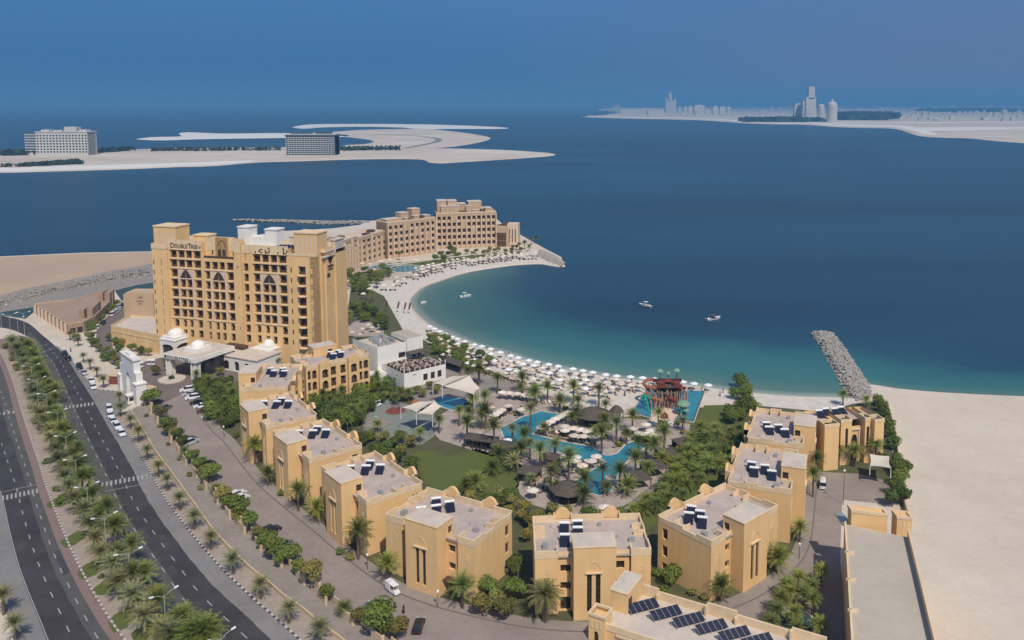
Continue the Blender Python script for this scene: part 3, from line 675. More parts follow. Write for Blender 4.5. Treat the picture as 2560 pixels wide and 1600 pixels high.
# the villa between the hotel and the car park turns its balconies to the garden
o = copy_tree(vp); o.location = V(-83.6, 281.2); o.rotation_euler = (0, 0, R(218)); o['label'] = 'villa under the tall hotel, arched balconies turned to the garden'; VILLAS.append((V(-83.6, 281.2), R(218)))
# solar water heaters on their roofs
def heater():
    r = empty('solar_water_heater', 'x', 'solar heater', group='solar water heaters on villa roofs')
    mb = MB(); mb.v += [(-.95, -1.25, .25), (.95, -1.25, .25), (.95, .95, 1.25), (-.95, .95, 1.25), (-.95, -1.25, .17), (.95, -1.25, .17), (.95, .95, 1.17), (-.95, .95, 1.17)]
    mb.f += [(0, 1, 2, 3), (7, 6, 5, 4), (0, 4, 5, 1), (1, 5, 6, 2), (2, 6, 7, 3), (3, 7, 4, 0)]; mb.m += [0] * 6
    mb.build('collector_panel', 'solar', r)
    mb = MB(); mb.tube((-1.05, 1.2, 1.4), (1.05, 1.2, 1.4), .3, n=10); mb.build('water_tank', 'paint', r)
    mb = MB()
    for x in (-.8, .8): mb.tube((x, 1.2, 0), (x, 1.2, 1.2), .04, n=4); mb.tube((x, -1.1, 0), (x, -1.1, .2), .04, n=4)
    mb.build('stand', 'steel', r); return r
hp = heater(); first = True
HN = ['fifth from hotel', 'fourth from hotel', 'third from hotel', 'nearest the plaza', 'behind the golf cart', 'facing straight out', 'at the inner bend', 'beside the white van', 'nearest the beach', 'under the tall hotel']
HS = ['nearest the stair tower', 'front one of the middle pair', 'back one of the middle pair', 'farthest from the stair tower']
HOFF = {0: [(-2.6, 7.6), (.6, 8.6), (-.4, 11.2), (3.6, 11.2)], 5: [(-5.2, 7.0), (-2.4, 9.6), (-5.0, 11.6), (-2.2, 12.2)], 6: [(-6.4, 8.6), (-7.0, 11.6), (-4.6, 10.6), (-4.4, 13.2)], 9: [(-3.4, 8.0), (-.6, 8.0), (-3.4, 10.6), (-.6, 10.6)]}
HOFF[1] = HOFF[2] = [(-5.6, 6.8), (-3.4, 9.6), (-5.2, 11.6), (-1.6, 12.4)]; HOFF[0] = HOFF[1]; HOFF[4] = [(-5.4, 7.0), (-3.2, 9.2), (-5.2, 11.8), (-1.8, 12.0)]
for vi, (loc, rz) in enumerate(VILLAS):
    offs = HOFF.get(vi, [(-4.8, 7.2), (-2.2, 9.0), (-4.4, 11.2), (-1.6, 12.2)])
    for k, (hx, hy) in enumerate(offs):
        o = hp if first else copy_tree(hp); first = False
        q = Matrix.Rotation(rz, 3, 'Z') @ V(hx, hy); o.location = (loc.x + q.x, loc.y + q.y, 11.4)
        o.rotation_euler = (0, 0, {0: 0, 1: 0}.get(vi, 0) + rnd.uniform(-.06, .06) + (0.25 if vi in (4,) else -.25 if vi in (6, 7) else 0))
        o['label'] = f'solar water heater {HS[k]} on the villa {HN[vi]}'
# ---------------------------------------------------------------- the tall hotel
hA = V(-157.15, 318.67); hang = math.atan2(301.1134 - 318.6678, -89.8059 + 157.1455)
H = empty('hotel_tower', 'tall sandy hotel with three great arches of balconies and sign letters', 'hotel', hA, hang)
wall = MB(); small = []; zr = [35.8 - 3.92 * i for i in range(8)]
def sec(x0, x1, y, top, holes, d=1.5, style='balcony', mi=0, ob=None, z0=0.0):
    hs = [(h[0] - x0, h[1] - z0, h[2] - x0, h[3] - z0, *h[4:]) for h in holes]
    face_wall(wall, V(x0, y, z0), X1, x1 - x0, top - z0, hs, d, mi)
    rect = [h for h in hs]
    if style == 'small': small.append((V(x0, y, z0), X1, rect, d))
    else: panes(H, V(x0, y, z0), X1, rect, d, style, 'balcony_window')
    wall.face([(x0, y, z0), (x0, y, top), (x0, y + 3, top), (x0, y + 3, z0)], mi); wall.face([(x1, y, z0), (x1, y + 3, z0), (x1, y + 3, top), (x1, y, top)], mi)
hw = 1.48
def rows(cols, rr, ar=None, h=hw): return [(a, z - h, b, z + h) if not ar else (a, z - h, b, z + h * .9, ar) for z in rr for a, b in cols]
# corner block
sec(-1.0, 5.8, -.7, 42.0, [(-.6, z - .9, -.05, z + .9) for z in zr] + [(3.0, z - 1.3, 3.35, z + 1.3) for z in zr], .3, 'small')
L4 = [(7.0, 9.9), (11.0, 13.3), (13.9, 16.3), (17.7, 20.5)]; Lt = [(6.9, 9.8), (10.4, 13.3), (13.9, 16.6), (17.4, 20.5)]
def bay(x0, x1, y, top, c, t, a0, a1):
    hs = [(t[0][0], 38.0, t[0][1], 40.9), (t[1][0], 38.0, t[1][1], 40.9), (t[2][0], 38.0, t[2][1], 40.9), (t[3][0], 38.0, t[3][1], 40.9)] if top > 42 else []
    hs += rows(t, zr[:1]) + rows([c[0], c[3]], zr[1:6]) + rows([c[1], c[2]], zr[2:6])
    hs += [(a[0] + .45, z - hw, a[1] - .35, z + hw, .8) for z in zr[6:7] for a in c] + [(a[0] + .45, z - hw, a[1] - .35, z + hw) for z in zr[7:] for a in c]
    sec(x0, x1, y, top, hs)
    # the great pointed arch over the two middle columns
    am_ = MB(); mid = (c[1][0] + c[2][1]) / 2; zt = zr[1] + 1.5; zb = zr[1] - 1.7
    l = [(c[1][0] + .1, zb)] + [(mid - (mid - c[1][0] - .1) * (1 - t_ / 6) ** 1.0, zb + (zt - zb) * math.sin(t_ / 6 * math.pi / 2) ** .9) for t_ in range(1, 7)]
    rr_ = [(2 * mid - x, z) for x, z in l]
    for s_ in (l, rr_):
        pts = s_ + [(mid + (.12 if s_ is rr_ else -.12), zb)]
        am_.face([(x, y - .28, z) for x, z in pts] if s_ is l else [(x, y - .28, z) for x, z in reversed(pts)])
    am_.build('arch_glazing', 'glass', H)
    # pale stone surround
    st = MB(); xa, xb = c[0][1] + .35, c[3][0] - .35
    ft = zr[0] - hw - .45
    st.box(xa, c[1][0] - .1, y - .25, y - .01, zr[5] - 2, ft); st.box(c[2][1] + .1, xb, y - .25, y - .01, zr[5] - 2, ft)
    st.box(c[1][0] - .1, c[2][1] + .1, y - .25, y - .01, zt + .2, ft)
    A_ = [(x, z) for x, z in l] + [(2 * mid - x, z) for x, z in reversed(l)]
    for k in range(len(l) - 1): st.face([(c[1][0] - .1, y - .25, zt + .2), (l[k][0], y - .25, l[k][1]), (l[k + 1][0], y - .25, l[k + 1][1])])
    for k in range(len(l) - 1): st.face([(c[2][1] + .1, y - .25, zt + .2), (rr_[k + 1][0], y - .25, rr_[k + 1][1]), (rr_[k][0], y - .25, rr_[k][1])])
    st.box(c[1][0] - .1, c[1][0] + .1, y - .25, y - .01, zb - 1, zb + .1); st.box(c[1][0], c[2][1], y - .3, y - .02, zb - .35, zb)
    st.build('arch_surround', 'pinktrim', H)
    bl_ = MB()
    for z in zr[1:6]: bl_.box(c[0][0] - .1, c[0][1] + .1, y - .35, y - .02, z - hw - .55, z - hw - .2); bl_.box(c[3][0] - .1, c[3][1] + .1, y - .35, y - .02, z - hw - .55, z - hw - .2); bl_.box(c[1][0] - .1, c[2][1] + .1, y - .35, y - .02, z - hw - .55, z - hw - .2) if z < zr[1] else 0
    bl_.box(t[0][0], t[3][1], y - .4, y - .02, zr[0] - hw - .5, zr[0] - hw - .15)
    if top > 42: bl_.box(t[0][0] - .2, t[3][1] + .2, y - .45, y - .02, 37.4, 37.95); bl_.box(t[0][0] - .3, t[3][1] + .3, y - .35, y - .02, 41.1, 41.35)
    bl_.build('balcony_sill', 'ochre_trim', H)
bay(5.8, 21.2, 0.0, 44.4, L4, Lt, 0, 0)
Cm = [(22.9, 24.8), (26.1, 28.4), (28.9, 31.3), (32.6, 35.2)]; Ct = [(22.6, 25.0), (25.8, 28.4), (29.0, 31.4), (32.2, 35.2)]
bay(21.2, 36.0, -.6, 38.6, Cm, Ct, 0, 0)
sec(21.2, 36.0, 2.2, 45.6, [(23.8, 39.2, 24.5, 41.0), (33.0, 39.2, 33.7, 41.0)], .3, 'small', z0=38.0)
gt = MB(); gt.box(26.2, 31.6, 1.4, 2.19, 38.0, 46.4); face_wall(gt, V(26.2, 1.4, 38.0), X1, 5.4, 8.4, [(1.0, .6, 2.4, 3.8), (3.0, .6, 4.4, 3.8)], .3)
gt.v = gt.v; gt.build('roof_gate', 'ochre', H)
merged = MB()
for a, b in ((27.2, 28.6), (29.2, 30.6)): merged.box(a, b, 1.32, 1.38, 38.6, 41.8)
A_ = arch_pts(27.1, 30.7, 42.6, 2.6)
for a, b in zip(A_, A_[1:]): merged.tube((a[0], 1.36, a[1]), (b[0], 1.36, b[1]), .12, n=4)
merged.build('roof_gate_window', 'bronze', H)
rl2 = MB(); rl2.box(22.3, 35.6, -.55, -.45, 38.6, 39.5); rl2.build('terrace_railing', 'bronze', H)
sec(36.0, 39.0, -1.2, 45.0, [(37.3, z - .5, 37.7, z + .5) for z in zr[::3]], .2, 'small')
sec(39.0, 42.4, -.4, 44.0, rows([(39.5, 41.5)], zr) + [(40.2, 38.4, 40.7, 41.0)], 1.5)
R4 = [(43.6, 46.1), (47.4, 49.8), (50.4, 52.9), (54.5, 57.5)]; Rt = [(43.5, 46.5), (47.2, 50.1), (50.8, 53.6), (54.3, 57.5)]
bay(42.4, 58.3, 0.0, 43.6, R4, Rt, 0, 0)
sec(58.3, 62.5, -.7, 41.6, [(59.5, z - 1.0, 60.1, z + .9) for z in zr], .3, 'small')
sec(66.1, 70.6, -.7, 41.6, [(67.9, z - 1.0, 68.6, z + 1.0) for z in zr], .3, 'small')
sec(62.5, 66.1, -.7, 41.6, rows([(62.8, 65.8)], zr, h=1.55), 1.4)
for z in zr:
    cb = MB(); cb.lathe([(0.01, z - hw - .45), (1.8, z - hw - .45), (1.8, z - hw - .15), (1.7, z - hw - .15), (1.7, z - hw - .3), (0.01, z - hw - .3)], 20, (64.3, -.6)); cb.build('curved_balcony', 'ochre_trim', H)
# flank with buttresses, back and roof
small2 = []
def side(y0, y1, x, top, holes=()):
    U = Y1; face_wall(wall, V(x, y0), U, y1 - y0, top, list(holes), .3); small.append((V(x, y0), U, list(holes), .3))
    wall.face([(x, y0, 0), (x, y0, top), (x - 3, y0, top), (x - 3, y0, 0)])
    wall.face([(x, y1, 0), (x - 3, y1, 0), (x - 3, y1, top), (x, y1, top)])
side(-.7, 1.2, 70.6, 41.6); side(1.2, 3.4, 71.3, 41.0); side(3.4, 9.4, 71.9, 43.6, [(2.3, 27.6, 3.0, 28.8)]); side(9.4, 13.0, 72.5, 41.0)
face_wall(wall, V(-1.0, 17.5), -Y1, 18.2, 42.0, [(8 + 0 * k, z - .9, 8.6, z + .9) for k, z in enumerate(zr)], .3)
face_wall(wall, V(72.5, 17.5), -X1, 73.5, 43, [], .3); face_wall(wall, V(72.5, 13.0), Y1, 4.5, 41, [], .3)
wall.build('facade_wall', 'ochre', H)
merged_panes(H, 'small_window', small)
rf = MB(); rf.box(-.8, 72.3, 2.4, 17.4, 42.2, 42.6); rf.box(6, 21, .3, 2.4, 42.2, 42.6); rf.box(39, 58.2, .3, 2.4, 42.2, 42.6); rf.box(58.2, 70.4, -.5, 2.4, 41.0, 41.3); rf.box(21.3, 36, -.4, 2.2, 38.1, 38.5); rf.box(-.8, 6, -.5, 2.4, 41.5, 41.8)
rf.box(69, 72.4, 1.3, 9.3, 40.4, 40.8); rf.build('roof', 'rooftop', H)
pp = MB()
for a in ((-1.1, 5.8, -.85, -.45, 42.9), (5.8, 21.2, -.12, .2, 45.0), (21.2, 36, 2.1, 2.5, 46.0), (36, 39, -1.32, -.9, 45.6), (39, 42.4, -.5, -.2, 44.5), (42.4, 58.3, -.12, .2, 44.4), (58.3, 70.7, -.82, -.5, 42.2), (-1.1, -.8, -.7, 17.6, 43.2), (-1, 72.6, 17.3, 17.6, 43.6), (71.6, 72.0, 3.4, 9.4, 44.0), (70.6, 72.6, 9.2, 9.6, 43.8)):
    pp.box(a[0], a[1], a[2], a[3], 41.2, a[4])
pp.build('parapet', 'ochre_trim', H)
def turret(x0, x1, y0, y1, z0, z1, m='ochre', cap='ochre_trim', nm='roof_turret', par=None):
    t = MB(); t.box(x0, x1, y0, y1, z0, z1); o = t.build(nm, m, par or H)
    c = MB(); c.box(x0 - .25, x1 + .25, y0 - .25, y1 + .25, z1, z1 + .45); c.build('turret_cap', cap, o)
    if x1 - x0 > 8 and z1 > 45:
        f = MB(); n = 5
        for k in range(n):
            xx = x0 + (x1 - x0) * (k + .6) / (n + .2); f.box(xx, xx + .9, y0 - .08, y0 - .01, z0 + 1.0, z1 - 1.6)
        f.build('turret_panel', 'pinktrim', o)
    return o
turret(-.8, 9.3, .6, 8.4, 41, 49.6); turret(60.8, 70.2, .3, 7.6, 41, 49.4)
turret(10.5, 17, 9, 14, 42.6, 45.2); turret(33.3, 38.0, 5.5, 11, 42.6, 49.8, 'white', 'white', 'lift_house'); turret(44.8, 49.8, 6.0, 11, 42.6, 49.2, 'white', 'white', 'lift_house')
t = MB(); t.box(38.0, 44.8, 6.5, 10.5, 42.6, 46.3); t.build('plant_screen', 'white', H)
turret(52, 58, 11, 16, 42.6, 46.0, 'rooftop', 'rooftop', 'plant_room'); turret(70.4, 72.3, 9.8, 16, 42.6, 45.6, 'rooftop', 'rooftop', 'plant_room')
t = MB()
for k in range(5): t.box(9.5 + k * .1, 13.5, 3.2, 5.2, 42.6, 43.7)
t.box(23, 28, 8, 10, 42.6, 44.0); t.box(26, 33, 12, 14, 42.6, 44.2); t.build('roof_plant_and_recess', 'bronze', H)
t = MB()
for k in range(6):
    x = 51.0 + (k % 6) * 1.55
    for yy in (2.2, 4.6): t.v += [(x, yy, 43.0), (x + 1.4, yy, 43.0), (x + 1.4, yy + 1.8, 43.9), (x, yy + 1.8, 43.9)]; n = len(t.v); t.f.append((n - 4, n - 3, n - 2, n - 1)); t.m.append(0)
t.build('roof_solar_panel', 'solar', H)
def text(s, size, parent, loc, rot, m, depth=.06, name='sign_letters', sx_=1.0):
    c = bpy.data.curves.new(name, 'FONT'); c.body = s; c.size = size; c.extrude = depth; c.resolution_u = 2
    o = bpy.data.objects.new(name, c); C.objects.link(o); c.materials.append(M[m]); o.location = loc; o.rotation_euler = rot; o.scale = (sx_, 1, 1)
    bpy.context.view_layer.update()
    me = bpy.data.meshes.new_from_object(o); me.name = name; bpy.data.objects.remove(o)
    if not me.materials: me.materials.append(M[m])
    o = put(name, me, parent, loc); o.rotation_euler = rot; o.scale = (sx_, 1, 1)
    return o
ru = (math.pi / 2, 0, 0)
text('D', 2.9, H, (7.1, -.2, 41.75), ru, 'bronze'); text('OUBLE', 2.2, H, (9.05, -.2, 41.8), ru, 'bronze', sx_=.86); text('T', 2.9, H, (15.0, -.2, 41.75), ru, 'bronze'); text('REE', 2.2, H, (16.5, -.2, 41.8), ru, 'bronze', sx_=.86); text('BY', 1.3, H, (20.0, -.2, 41.9), ru, 'bronze', sx_=.6)
text('\uFEF1\uFEAE\uFE97  \uFEDE\uFE91\uFEA9', 3.4, H, (44.2, -.2, 41.6), ru, 'bronze', .1, sx_=1.4)
# mark on the flank: an oval crown of four lobes over a bar of lettering and a solid base
lg = MB()
def disc(y, z, r, rr=None):
    n = 14; pts = [(71.98, y + (rr or r) * math.cos(-2 * math.pi * i / n), z + r * math.sin(-2 * math.pi * i / n)) for i in range(n)]; lg.face(list(reversed(pts)))
for dy, dz in ((-.6, 0), (.6, 0), (0, .8), (0, -.8)): disc(6.4 + dy, 39.6 + dz, 1.15)
lg.box(71.94, 72.02, 6.15, 6.65, 35.6, 38); lg.box(71.94, 72.02, 4.4, 8.6, 36.3, 37.0); lg.box(71.94, 72.02, 4.8, 8.2, 35.2, 35.8); lg.box(71.94, 72.02, 4.0, 6.0, 32.6, 34.2)
lg.build('tree_mark', 'bronze', H)
# ---------------------------------------------------------------- the pale brown hotel by the tip of the bay
def loc_frame(a, b): 
    d = V(b[0] - a[0], b[1] - a[1]); return V(a[0], a[1]), math.atan2(d.y, d.x), d.length
G2 = 'wings of the brown beach hotel'
def wing(label, A, B, depth, Hh, ncol, nrow, z0=1.0, fins=True, boxes=(), left_slits=True, rec=1.1):
    o, rz, L = loc_frame(A, B); r = empty('hotel_wing', label, 'hotel', o, rz, group=G2)
    wl = MB(); hs = []; cw = L / ncol; rh = (Hh - z0 - 1.6) / nrow
    for i in range(ncol):
        for j in range(nrow):
            if (i * 7 + j * 3) % 11 == 0 and j > 1: continue
            hs.append((i * cw + cw * .19, z0 + j * rh + .3, i * cw + cw * .81, z0 + j * rh + rh * .85, .5 if j == 0 else 0))
    face_wall(wl, V(0, 0), X1, L, Hh, hs, rec); panes(r, V(0, 0), X1, hs, rec, 'pink')
    wl.box(-.0, L, rec + .5, depth, 0, Hh - .4); face_wall(wl, V(0, depth), -Y1, depth, Hh, [], .3); face_wall(wl, V(L, 0), Y1, depth, Hh, [], .3)
    wl.face([(0, depth, Hh), (L, depth, Hh), (L, depth, 0), (0, depth, 0)]); wl.build('wall', 'pinkwall', r)
    if fins:
        for i in range(ncol + 1):
            f = MB(); h_ = Hh - (2.6 if i % 3 else .6) - (rh if i % 4 == 2 else 0); f.box(i * cw - .32, i * cw + .32, -1.1, -.003, 0, h_); f.build('pilaster', 'pinktrim', r)
    if left_slits:
        f = MB()
        for k in range(3): y = depth * (.25 + .25 * k); f.box(-.06, -.004, y - .15, y + .15, 2, Hh - 3)
        f.build('wall_groove', 'lowpink', r)
    pp = MB(); parapet(pp, [(-.1, -.1), (L + .1, -.1), (L + .1, depth + .1), (-.1, depth + .1)], Hh - .4, Hh + .5, .4); pp.build('parapet', 'pinktrim', r)
    rf = MB(); rf.face([(.3, .3, Hh - .3), (L - .3, .3, Hh - .3), (L - .3, depth, Hh - .3), (.3, depth, Hh - .3)]); rf.build('roof', 'rooftop', r)
    mb = MB(); mb.box(L * .38, L * .52, 1.2, 4.5, Hh - .3, Hh + .9); mb.box(L * .74, L * .86, 5, 9, Hh - .3, Hh + 1.1); mb.build('roof_plant_and_recess', 'bronze', r)  # dark boxes standing in for the shade of roof recesses
    for bx in boxes:
        b = MB(); b.box(*bx[:4], Hh - .4, Hh + bx[4]); q = b.build('roof_block', 'pinkwall', r)
        b = MB(); b.box(bx[0] - .2, bx[1] + .2, bx[2] - .2, bx[3] + .2, Hh + bx[4], Hh + bx[4] + .4); b.build('block_cap', 'rooftop', q)
    return r
wing('near wing of the brown beach hotel, half hidden behind the tall hotel', (-126.6, 441), (-117.6, 477), 14, 20.5, 11, 6, boxes=((6, 12, 4, 10, 2.6), (20, 24, 5, 9, 1.8)))
wing('dark recessed link between two wings of the brown beach hotel', (-121.0, 488), (-109.5, 518), 12, 17.5, 6, 4, fins=True, left_slits=False)
wing('middle wing of the brown beach hotel behind the round pool', (-107.6, 514), (-81.5, 538.5), 13.5, 23.0, 9, 5, boxes=((13.2, 15.5, .5, 3, 1.6), (20, 24, .6, 4, 2.2), (2, 13, 5, 12, 1.0), (14, 20, 7, 13, 4.0), (22, 28, 6, 12, 6.0), (30, 34, 3, 9, 1.4)))
wing('tallest wing of the brown beach hotel at the far end of the beach', (-82.5, 551), (-43.5, 560), 15, 24.0, 12, 5, boxes=((24, 29, .6, 3.5, 1.5), (33, 36, .6, 5, 2.6), (1, 7, 4, 14, 7.6), (8, 14, 5, 14, 7.4), (3, 15, .6, 5, 4.4), (14.5, 20, 5, 13, 5.2), (20, 24, 3, 8, 4.0), (22, 31, 6, 14, 6.4), (30, 38, 6, 14, 1.8)))
r = empty('beach_terrace_house', 'low stepped annex with slanting dark roof beyond the tallest brown wing', 'annex', P(1240, 617), R(-6))
mb = MB(); mb.box(0, 9, 0, 12, 0, 9); mb.box(0, 8, 0, 12, 9, 13.5); mb.build('wall', 'pinkwall', r)
mb = MB(); mb.box(7.5, 15, 2, 10, 0, 15.6); mb.build('tower', 'pinktrim', r)
mb = MB()
for x in (9, 11, 13): mb.box(x - .3, x + .3, 1.9, 1.995, 3, 12)
mb.build('window', 'glass', r)
mb = MB(); mb.v += [(-1, -1, 9.2), (7.4, -1, 9.2), (7.4, 10, 15.8), (-1, 10, 13.8)]; mb.f.append((0, 1, 2, 3)); mb.m.append(0); mb.box(.4, 7, -.6, -.01, 1, 4); mb.box(.4, 7, -.6, -.01, 5, 8); mb.build('sloping_roof', 'bronze', r)
# ---------------------------------------------------------------- entrance buildings
def poly_block(name, label, cat, pts, z0, z1, m, roofm=None, par=.6, parent=None, pm=None, roofname='roof'):
    c = sum((V(p[0], p[1]) for p in pts), V(0, 0)) / len(pts)
    r = parent or empty(name, label, cat, c); lp = [V(p[0], p[1]) - (V(*r.location[:2]) if not parent else V(*parent.location[:2])) for p in pts]
    mb = MB(); mb.prism(lp, z0, z1 - .3, cap=True); mb.build('wall', m, r)
    mb = MB(); parapet(mb, lp, z1 - .35, z1 + par, .3); mb.build('parapet', pm or m, r)
    mb = MB(); mb.prism([p * .985 for p in lp] if not parent else lp, z1 - .3, z1 - .24); mb.build(roofname, roofm or 'rooftop', r)
    return r
T6 = ((240, 780), 3.78); T0 = ((0, 600), 3.78)
bp_ = Z(*T6, [(140, 135), (600, 225), (790, 240), (720, 60), (330, 40)], 7.4)
pb = poly_block('ballroom', 'low yellow ballroom with broad flat roof left of the tall hotel', 'ballroom', bp_, 0, 7.4, 'ochre', 'rooftop', .5, pm='ochre_trim')
mb = MB(); q = bp_[0] - pb.location; q2 = bp_[1] - pb.location; dd_ = (q2 - q).normalized(); nn = V(dd_.y, -dd_.x)
a = q + dd_ * 1.0; b_ = q2 - dd_ * 1.0
for z in (5.4,): mb.prism([a, b_, b_ + nn * .15, a + nn * .15], z, z + .3)
for f in (.25, .5, .75): c = a.lerp(b_, f); mb.prism([c, c + dd_ * .4, c + dd_ * .4 + nn * .12, c + nn * .12], .3, 5.4)
mb.build('wall_band', 'ochre_trim', pb)
pk = empty('pink_tower', 'plain pinkish tower block behind the ballroom roof', 'tower', P(355, 795))
mb = MB(); mb.box(-8, 5.5, 0, 10, 0, 11); mb.box(-7.4, 5.0, .6, 9.4, 11, 11.5); mb.build('wall', 'pinkwall', pk); mb = MB(); mb.box(-2, 1.2, -.1, -.005, 7.6, 8.0); mb.box(-1.4, .6, -.1, -.005, 6.4, 6.8); mb.box(-1, .8, -.1, -.005, 9.2, 9.9); mb.build('wall_lettering', 'redpave', pk)
# low brown service building by the canal
lb = empty('service_building', 'low brown flat-roofed building with pilasters between canal and road', 'building', P(200, 830))
def lpz(pts, z): return [p - lb.location - V(0, 0, z) for p in Z(*T0, pts, z)]
mb = MB(); o1 = lpz([(640, 800), (790, 775), (900, 720), (1060, 560), (1000, 480), (700, 560), (320, 605)], 4.4); mb.prism(o1, 0, 4.2)
o2 = lpz([(792, 560 + 90), (870, 520 + 85), (1010, 490), (1100, 470), (1080, 440), (860, 440), (820, 500)], 6.0)
mb.build('wall', 'lowpink', lb)
mb = MB(); parapet(mb, o1, 4.0, 4.7, .4); mb.build('parapet', 'pinkwall', lb)
mb = MB()
a, b_ = o1[6], o1[0]
for k in range(9):
    c = a.lerp(b_, .04 + k * .112); d_ = (b_ - a).normalized(); n_ = V(d_.y, -d_.x) * .7; mb.prism([c, c + d_ * 1.1, c + d_ * 1.1 + n_, c + n_], 0, 4.4)
mb.build('pilaster_row', 'pinktrim', lb)
mb = MB()
for k in range(7):
    c = a.lerp(b_, .10 + k * .112); mb.prism([c, c + d_ * 2.6, c + d_ * 2.6 + n_ * .12, c + n_ * .12], 3.5, 4.1)
a, b_ = o1[0], o1[1]; d_ = (b_ - a).normalized(); n_ = V(d_.y, -d_.x)
for k in range(2): c = a.lerp(b_, .12 + k * .45); mb.prism([c, c + (b_ - a) * .34, c + (b_ - a) * .34 + n_ * .15, c + n_ * .15], .4, 2.6)
mb.build('window', 'glass', lb)
hh_ = 8.2
for (x0, y0, x1, y1) in ((790, 650, 868, 606), (872, 640, 916, 600), (918, 600, 950, 565), (970, 490, 1022, 462), (1035, 500, 1055, 478), (1062, 478, 1080, 460)):
    a, b_ = [p - lb.location - V(0, 0, 9) for p in Z(*T0, [(x0, y0), (x1, y1)], 8.6)]; d_ = (b_ - a).normalized(); n_ = V(d_.y, -d_.x)
    mb = MB(); hh_ += .05; mb.prism([a, b_, b_ - n_ * 2.2, a - n_ * 2.2], 0, hh_); mb.build('stepped_wall', 'lowpink', lb)
# porte-cochere
pc0, pcr, pcl = loc_frame(P(240 + 668 / 3.78, 780 + 590 / 3.78)[:2], P(240 + 950 / 3.78, 780 + 645 / 3.78)[:2])
pc = empty('entrance_canopy', 'white domed entrance canopy on clustered columns with hotel name', 'canopy', pc0, pcr)
W_ = pcl; Dp = 17
mb = MB(); mb.box(-.8, W_ + .8, -1, Dp, 6.4, 7.9); mb.build('canopy_roof', 'white', pc)
mb = MB(); mb.box(-.4, W_ + .4, -.6, Dp - .4, 7.9, 7.96); mb.build('roof_surface', 'rooftop', pc)
for cx in (.6, W_ - 1.8):
    for cy in (0, Dp - 3):
        for dx in (0, 1.5):
            for dy in (0, 1.5):
                c = MB(); c.box(cx + dx - .42, cx + dx + .42, cy + dy - .42, cy + dy + .42, 0, 6.4); c.build('column', 'white', pc)
mb = MB(); mb.box(W_ / 2 - 3.2, W_ / 2 + 3.2, 4.5, 10.9, 7.96, 9.3); q = mb.build('dome_drum', 'white', pc)
def dome(parent, c, r, z, m='white', n=20):
    mb = MB(); mb.lathe([(r * math.cos(t * math.pi / 16), z + r * .82 * math.sin(t * math.pi / 16)) for t in range(8)] + [(.02, z + r * .82)], n, c); o = mb.build('dome', m, parent)
    for p_ in o.data.polygons: p_.use_smooth = True
    f = MB(); f.tube((c[0], c[1], z + r * .8), (c[0], c[1], z + r * .8 + .9), .12, .02); f.build('finial', m, parent); return o
dome(pc, (W_ / 2, 7.7), 2.7, 9.3)
text('DOUBLETREE', 1.75, pc, (2.0, -1.06, 6.58), ru, 'cloth', .03, 'sign_letters'); text('BY', .6, pc, (W_ - 1.9, -1.06, 6.7), ru, 'cloth', .03)
mb = MB(); mb.v += [(1.1 + .6 * math.cos(t * .7854), -1.05, 7.15 + .6 * math.sin(t * .7854)) for t in range(8)]; mb.f.append(tuple(range(8))); mb.m.append(0); mb.build('round_mark', 'cloth', pc)
mb = MB(); mb.box(W_ - .5, W_ - .3, 4.2, Dp, 0, 5.4); mb.box(0.4, W_ - .5, Dp - .2, Dp, 0, 5.4); mb.build('glazing_and_dark_side', 'glass', pc)  # back glazing; the dark side sheet stands for shade in the open side
def pavilion(label, c, w_, h_, rz, dr=2.2, arches=2):
    r = empty('domed_pavilion', label, 'pavilion', c, rz); mb = MB(); n = arches; aw = (w_ - 1.2) / n
    hs = [(.6 + i * aw + .35, .3, .6 + (i + 1) * aw - .35, h_ - 1.6, .9) for i in range(n)]
    face_wall(mb, V(-w_ / 2, 0), X1, w_, h_, hs, .6); face_wall(mb, V(w_ / 2, 0), Y1, w_, h_, hs, .6); face_wall(mb, V(-w_ / 2, w_), -Y1, w_, h_, [], .6); face_wall(mb, V(w_ / 2, w_), -X1, w_, h_, [], .6)
    mb.build('wall', 'white', r); panes(r, V(-w_ / 2, 0), X1, hs, .6, 'plain'); panes(r, V(w_ / 2, 0), Y1, hs, .6, 'plain')
    mb = MB(); mb.box(-w_ / 2 - .2, w_ / 2 + .2, -.2, w_ + .2, h_, h_ + .4); mb.box(-dr - .5, dr + .5, w_ / 2 - dr - .5, w_ / 2 + dr + .5, h_ + .4, h_ + 1.2); mb.build('roof', 'white', r)
    dome(r, (0, w_ / 2), dr, h_ + 1.2); return r
pavilion('white domed pavilion between ballroom and entrance canopy', P(420, 893), 8.0, 6.6, pcr, 3.1, 1)
pavilion('white domed pavilion at the foot of the tall hotel, right of the canopy', P(652, 912), 9.0, 5.6, pcr, 2.2, 3)
hl = empty('lobby_hall', 'white flat-roofed lobby hall joining canopy and tall hotel', 'hall', P(560, 930), pcr)
mb = MB(); hs = [(2, .3, 4.4, 3.8, .8), (7, .3, 9.4, 3.8, .8), (12, .3, 14.4, 3.8, .8)]; face_wall(mb, V(-4, 2), X1, 18, 5.2, hs, .6); face_wall(mb, V(14, 2), Y1, 10, 5.2, [], .5); mb.box(-10, 13.9, 4, 14, 0, 5.1); mb.build('wall', 'white', hl); panes(hl, V(-4, 2), X1, hs, .6, 'plain')
mb = MB(); mb.box(-12, 14.3, 1.7, 14, 5.2, 5.6); mb.build('roof', 'rooftop', hl); mb = MB(); mb.box(-9, 0, 9, 12, 5.6, 6.8); mb.build('skylight', 'bronze', hl)
